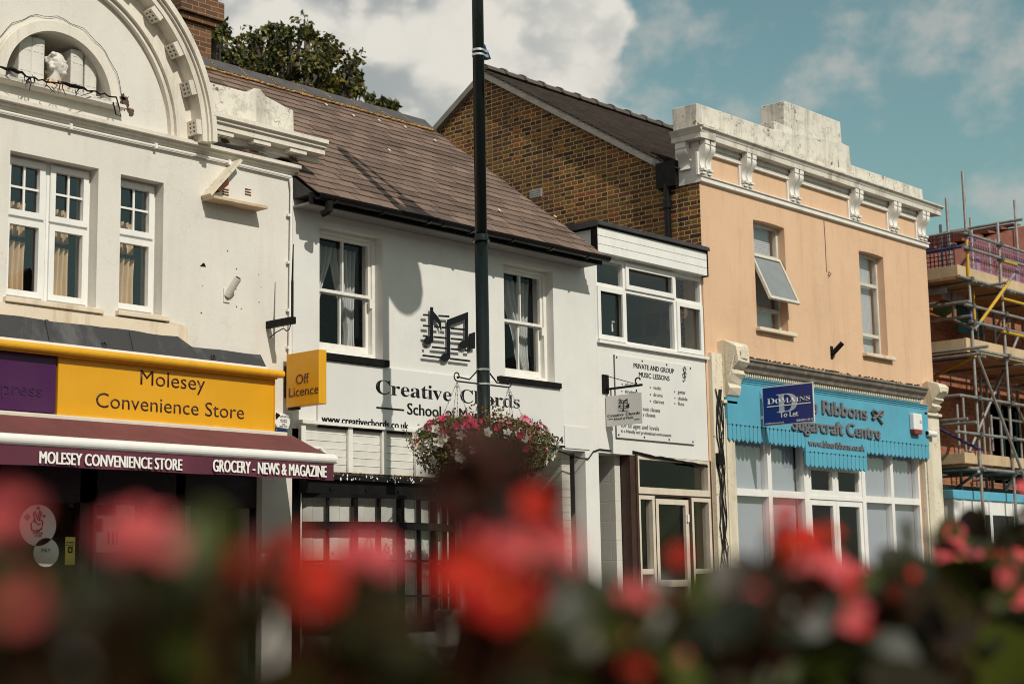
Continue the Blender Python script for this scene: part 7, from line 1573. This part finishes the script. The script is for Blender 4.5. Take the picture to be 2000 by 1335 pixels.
FLOWERS = [(12, 1005, 58, 'p'), (-30, 1050, 50, 'p'), (272, 1022, 48, 'p'), (232, 1058, 52, 'p'), (300, 1062, 42, 'p'), (25, 1180, 60, 'p'), (95, 1225, 50, 'r'), (550, 1080, 55, 'r'), (585, 1140, 62, 'r'), (630, 1165, 45, 'r'), (625, 1105, 45, 'r'), (690, 1082, 58, 'p'), (745, 1100, 45, 'p'),
  (875, 1125, 58, 'r'), (935, 1100, 62, 'r'), (1010, 1095, 72, 'p'), (1065, 1105, 62, 'p'), (1010, 1150, 62, 'r'), (1090, 1060, 34, 'p'), (960, 1150, 55, 'r'), (1045, 1000, 44, 'r'), (1075, 1035, 34, 'r'), (1005, 1045, 46, 'r'), (1090, 1100, 40, 'p'), (800, 1240, 50, 'r'), (940, 1262, 26, 'p'), (1055, 1310, 50, 'r'), (410, 1330, 36, 'r'), (150, 1240, 40, 'r'), (700, 1300, 40, 'r'), (1120, 1200, 40, 'r'), (1160, 1250, 36, 'r'), (1000, 1290, 36, 'r'), (830, 1200, 34, 'p'), (1222, 1180, 52, 'p'), (1205, 1235, 46, 'p'), (880, 1010, 22, 'r'),
  (1532, 1010, 30, 'p'), (1510, 1050, 30, 'r'), (1545, 1062, 38, 'r'), (1590, 1062, 32, 'r'), (1622, 1040, 22, 'r'), (1560, 1095, 28, 'p'), (1615, 1108, 36, 'p'), (1650, 1110, 36, 'p'), (1640, 1150, 40, 'r'), (1672, 1185, 42, 'p'), (1700, 1215, 40, 'r'), (1730, 1235, 30, 'r'), (1480, 1172, 32, 'p'), (1445, 1185, 28, 'p'), (1310, 1185, 26, 'r'), (1290, 1265, 36, 'p'), (1325, 1275, 34, 'p'), (1345, 1200, 22, 'r'), (1322, 1082, 22, 'r'), (1978, 1092, 30, 'p'), (1968, 1125, 30, 'p'), (1998, 1155, 34, 'p'), (1945, 1085, 16, 'r'), (1745, 1165, 18, 'r'), (1800, 1245, 18, 'r'), (1860, 1300, 24, 'p'), (1150, 1295, 36, 'r'), (1600, 1300, 26, 'p'), (1240, 1300, 34, 'r'), (1780, 1120, 14, 'r')]
NPL = 12; rnd = random.Random(77)
plants = []
PLAB = ['begonia at the very end of the planter trough nearest the shop awning', 'begonia with pale coral flowers in front of the dark shop door', 'begonia with dark bronze leaves in front of the charcoal sack', 'begonia with scarlet flowers in front of the bow window', 'begonia with a tall bronze shoot under the hanging baskets', 'begonia with green leaves in front of the glazed door', 'begonia with a bright scarlet cluster in front of the turquoise shop', 'begonia with a high bronze crown in front of the site hoarding', 'begonia beyond the high bronze crown', 'begonia third from the far end of the planter trough', 'begonia second from the far end of the planter trough', 'begonia at the far end of the planter trough']
xs_p = [0.10, 0.40, 0.60, 0.80, 1.02, 1.28, 1.62, 2.06, 2.5, 2.9, 3.3, 3.7]
for k in range(NPL):
    plants.append((thing('begonia_plant', (xs_p[k], yc(xs_p[k]), PTOP-0.02), PLAB[k], 'begonia', 'begonias in the planter trough'), MB(), MB()))
SHOOT = MB()
def near_plant(x): return min(range(NPL), key=lambda k: abs(xs_p[k]-x))
def beg_leaf(bm, p, n, t, L):
    """a lopsided rounded leaf with curled rim"""
    n = n.normalized(); t = (t-n*t.dot(n)); t = t.normalized() if t.length > 1e-3 else n.orthogonal().normalized(); s = n.cross(t); ctr = bm.verts.new(p+t*L*0.4-n*L*0.06); rg = []
    for k in range(12):
        a = 2*math.pi*k/12; rr = L*0.5*(1+0.12*math.cos(a)+0.4*max(0, math.cos(a))**5+(0.16 if math.sin(a) > 0 else -0.05)*math.sin(a)); rg.append(bm.verts.new(p+t*(L*0.42+rr*math.cos(a))+s*rr*0.92*math.sin(a)+n*L*0.10*math.sin(2*a+0.5)))
    for k in range(12): bm.faces.new((ctr, rg[k], rg[(k+1) % 12]))
def add_leaf(x, y, z, L, mb=None):
    k = near_plant(x+rnd.uniform(-.05, .05)); p = Vector((x, y, z)); n = (rdir(rnd)+Vector((0, -0.5, 0.9))).normalized()
    beg_leaf((mb or plants[k][1]).bm, p, n, rdir(rnd), L)
    root = Vector((xs_p[k]+rnd.uniform(-.05, .05), yc(xs_p[k])+rnd.uniform(-.05, .05), PTOP-0.03)); m_ = (root+p)/2+Vector((rnd.uniform(-.02, .02), rnd.uniform(-.02, .02), 0.02))
    if rnd.random() < 0.35: plants[k][2].path([root, m_, p], [0.005, 0.004, 0.0025], 5)
n_ok = 0
while n_ok < 1150:
    px = rnd.uniform(-250, 2250); o_ = outline(px); py = o_+22+(1440-o_)*rnd.random()**1.1
    if any(math.hypot(px-a, py-b) < r+36 for a, b, r in GAPS): continue
    q = on_row(px, py, rnd.uniform(-0.12, 0.14)); L_ = rnd.uniform(55, 120)*DEP(px)/FPX
    add_leaf(q.x, q.y, q.z, min(0.095, max(0.022, L_))*(0.8 if py < o_+60 else 1.0)); n_ok += 1
for px0_, py0_, n_ in ((945, 905, 16), (985, 900, 16), (930, 985, 20), (1000, 985, 20), (1040, 960, 10)):      # the tall bronze shoot
    for k in range(n_): q = on_row(px0_+rnd.gauss(0, 15), py0_+rnd.gauss(0, 26), rnd.uniform(-0.05, 0.05)); add_leaf(q.x, q.y, q.z, rnd.uniform(0.022, 0.034), SHOOT)
for k in range(480):                                        # the lower and farther parts of the row
    x = rnd.uniform(-0.30, 3.9); z = rnd.uniform(PTOP, 1.36) if x < 2.3 else rnd.uniform(PTOP, 1.60); add_leaf(x, yc(x)+rnd.uniform(-0.15, 0.15), z, rnd.uniform(0.04, 0.08))
def beg_flower(bm, r):
    for k in range(4):
        a = k*math.pi/2; L = r*(1.0 if k % 2 == 0 else 0.78); w_ = r*(0.95 if k % 2 == 0 else 0.6); t = Vector((math.cos(a), math.sin(a), 0)); s = Vector((-math.sin(a), math.cos(a), 0)); n = Vector((0, 0, 1)); rg = []
        ctr = bm.verts.new(t*L*0.5+n*r*0.16)
        for j in range(10):
            b = 2*math.pi*j/10; rg.append(bm.verts.new(t*(L*0.52+L*0.5*math.cos(b))+s*w_*0.6*math.sin(b)+n*(r*0.30*max(0, 0.5+0.5*math.cos(b))**1.5+0.05*r*math.sin(3*b)+0.012*r*k)))
        for j in range(10): bm.faces.new((ctr, rg[j], rg[(j+1) % 10]))
BF = []
for key, mt in (('r', M_BEGR), ('p', M_BEGP)):
    bm = bmesh.new(); beg_flower(bm, 1.0); me = bpy.data.meshes.new('begonia_flower'); me.materials.append(mt); me.materials.append(M_POLLEN)
    b2 = bmesh.ops.create_icosphere(bm, subdivisions=1, radius=0.11, matrix=Matrix.Translation((0, 0, 0.10))); vs = set(b2['verts'])
    for f in bm.faces:
        f.smooth = True
        if all(v in vs for v in f.verts): f.material_index = 1
    bm.to_mesh(me); bm.free(); BF.append(me)
def add_flower(x, y, z, r, key):
    k = near_plant(x); o = bpy.data.objects.new('flower', BF[0 if key == 'r' else 1]); COL.objects.link(o); o.parent = plants[k][0]
    p = Vector((x, y, z)); o.location = p-wloc(plants[k][0]); n = (Vector((-0.35, -0.75, 0.35))+rdir(rnd)*0.6).normalized(); o.rotation_euler = n.to_track_quat('Z', 'Y').to_euler(); o.scale = (r*rnd.uniform(0.75, 1.5), r*rnd.uniform(0.75, 1.5), r*1.2)
    root = Vector((xs_p[k], yc(xs_p[k]), PTOP-0.03)); plants[k][2].path([root, (root+p)/2+Vector((0.01, 0, 0.03)), p-n*r*0.1], [0.005, 0.004, 0.002], 5)
for px, py, r, key in FLOWERS:
    rm = r*DEP(px)/FPX; n_ = 1 if rm < 0.012 else 4
    for k in range(n_):
        q = on_row(px+(rnd.uniform(-.6, .6)*r if n_ > 1 else 0), py+(rnd.uniform(-.5, .5)*r if n_ > 1 else 0), rnd.uniform(-0.13, 0.02) if py < 1190 else rnd.uniform(-0.10, 0.10)); add_flower(q.x, q.y, q.z, rm if n_ == 1 else rm*rnd.uniform(0.5, 0.75), key)
for k in range(26): x = rnd.uniform(2.3, 3.8); add_flower(x, yc(x)+rnd.uniform(-0.12, 0.12), rnd.uniform(1.42, 1.64), rnd.uniform(0.022, 0.032), rnd.choice('rp'))
SHOOT.build('bronze_shoot', M_BEGB, plants[near_plant(on_row(975, 950, 0).x)][0], smooth=True)
for e, lf, st in plants: lf.build('foliage', M_BEGL, e, smooth=True); st.build('stems', M_STEM, e)

# ------------------------------------------------------------------ the terrace across the road, seen only mirrored in the window panes
OT = thing('opposite_terrace', (12, -19.5, 0), 'plain brick terrace with gabled roofs across the road behind the planter', 'building')
c = MB(); c.box(-14, 40, -27, -19.5, 0, 5.6); c.build('wall', M_BRICKX, OT)
c = MB()
for k in range(9):
    x = -14+k*6.0; c.prism([(x, 5.601), (x+6, 5.601), (x+3, 8.6)], -27, -19.5)
c.build('roof', MATS['dark_roof_tile'], OT)
for k in range(18):
    c = MB(); x = -13+k*3.0; c.box(x, x+1.1, -19.52, -19.45, 3.4, 4.9); c.box(x, x+2.0, -19.52, -19.44, 0.4, 2.5); c.build('window', M_UPVC, OT)
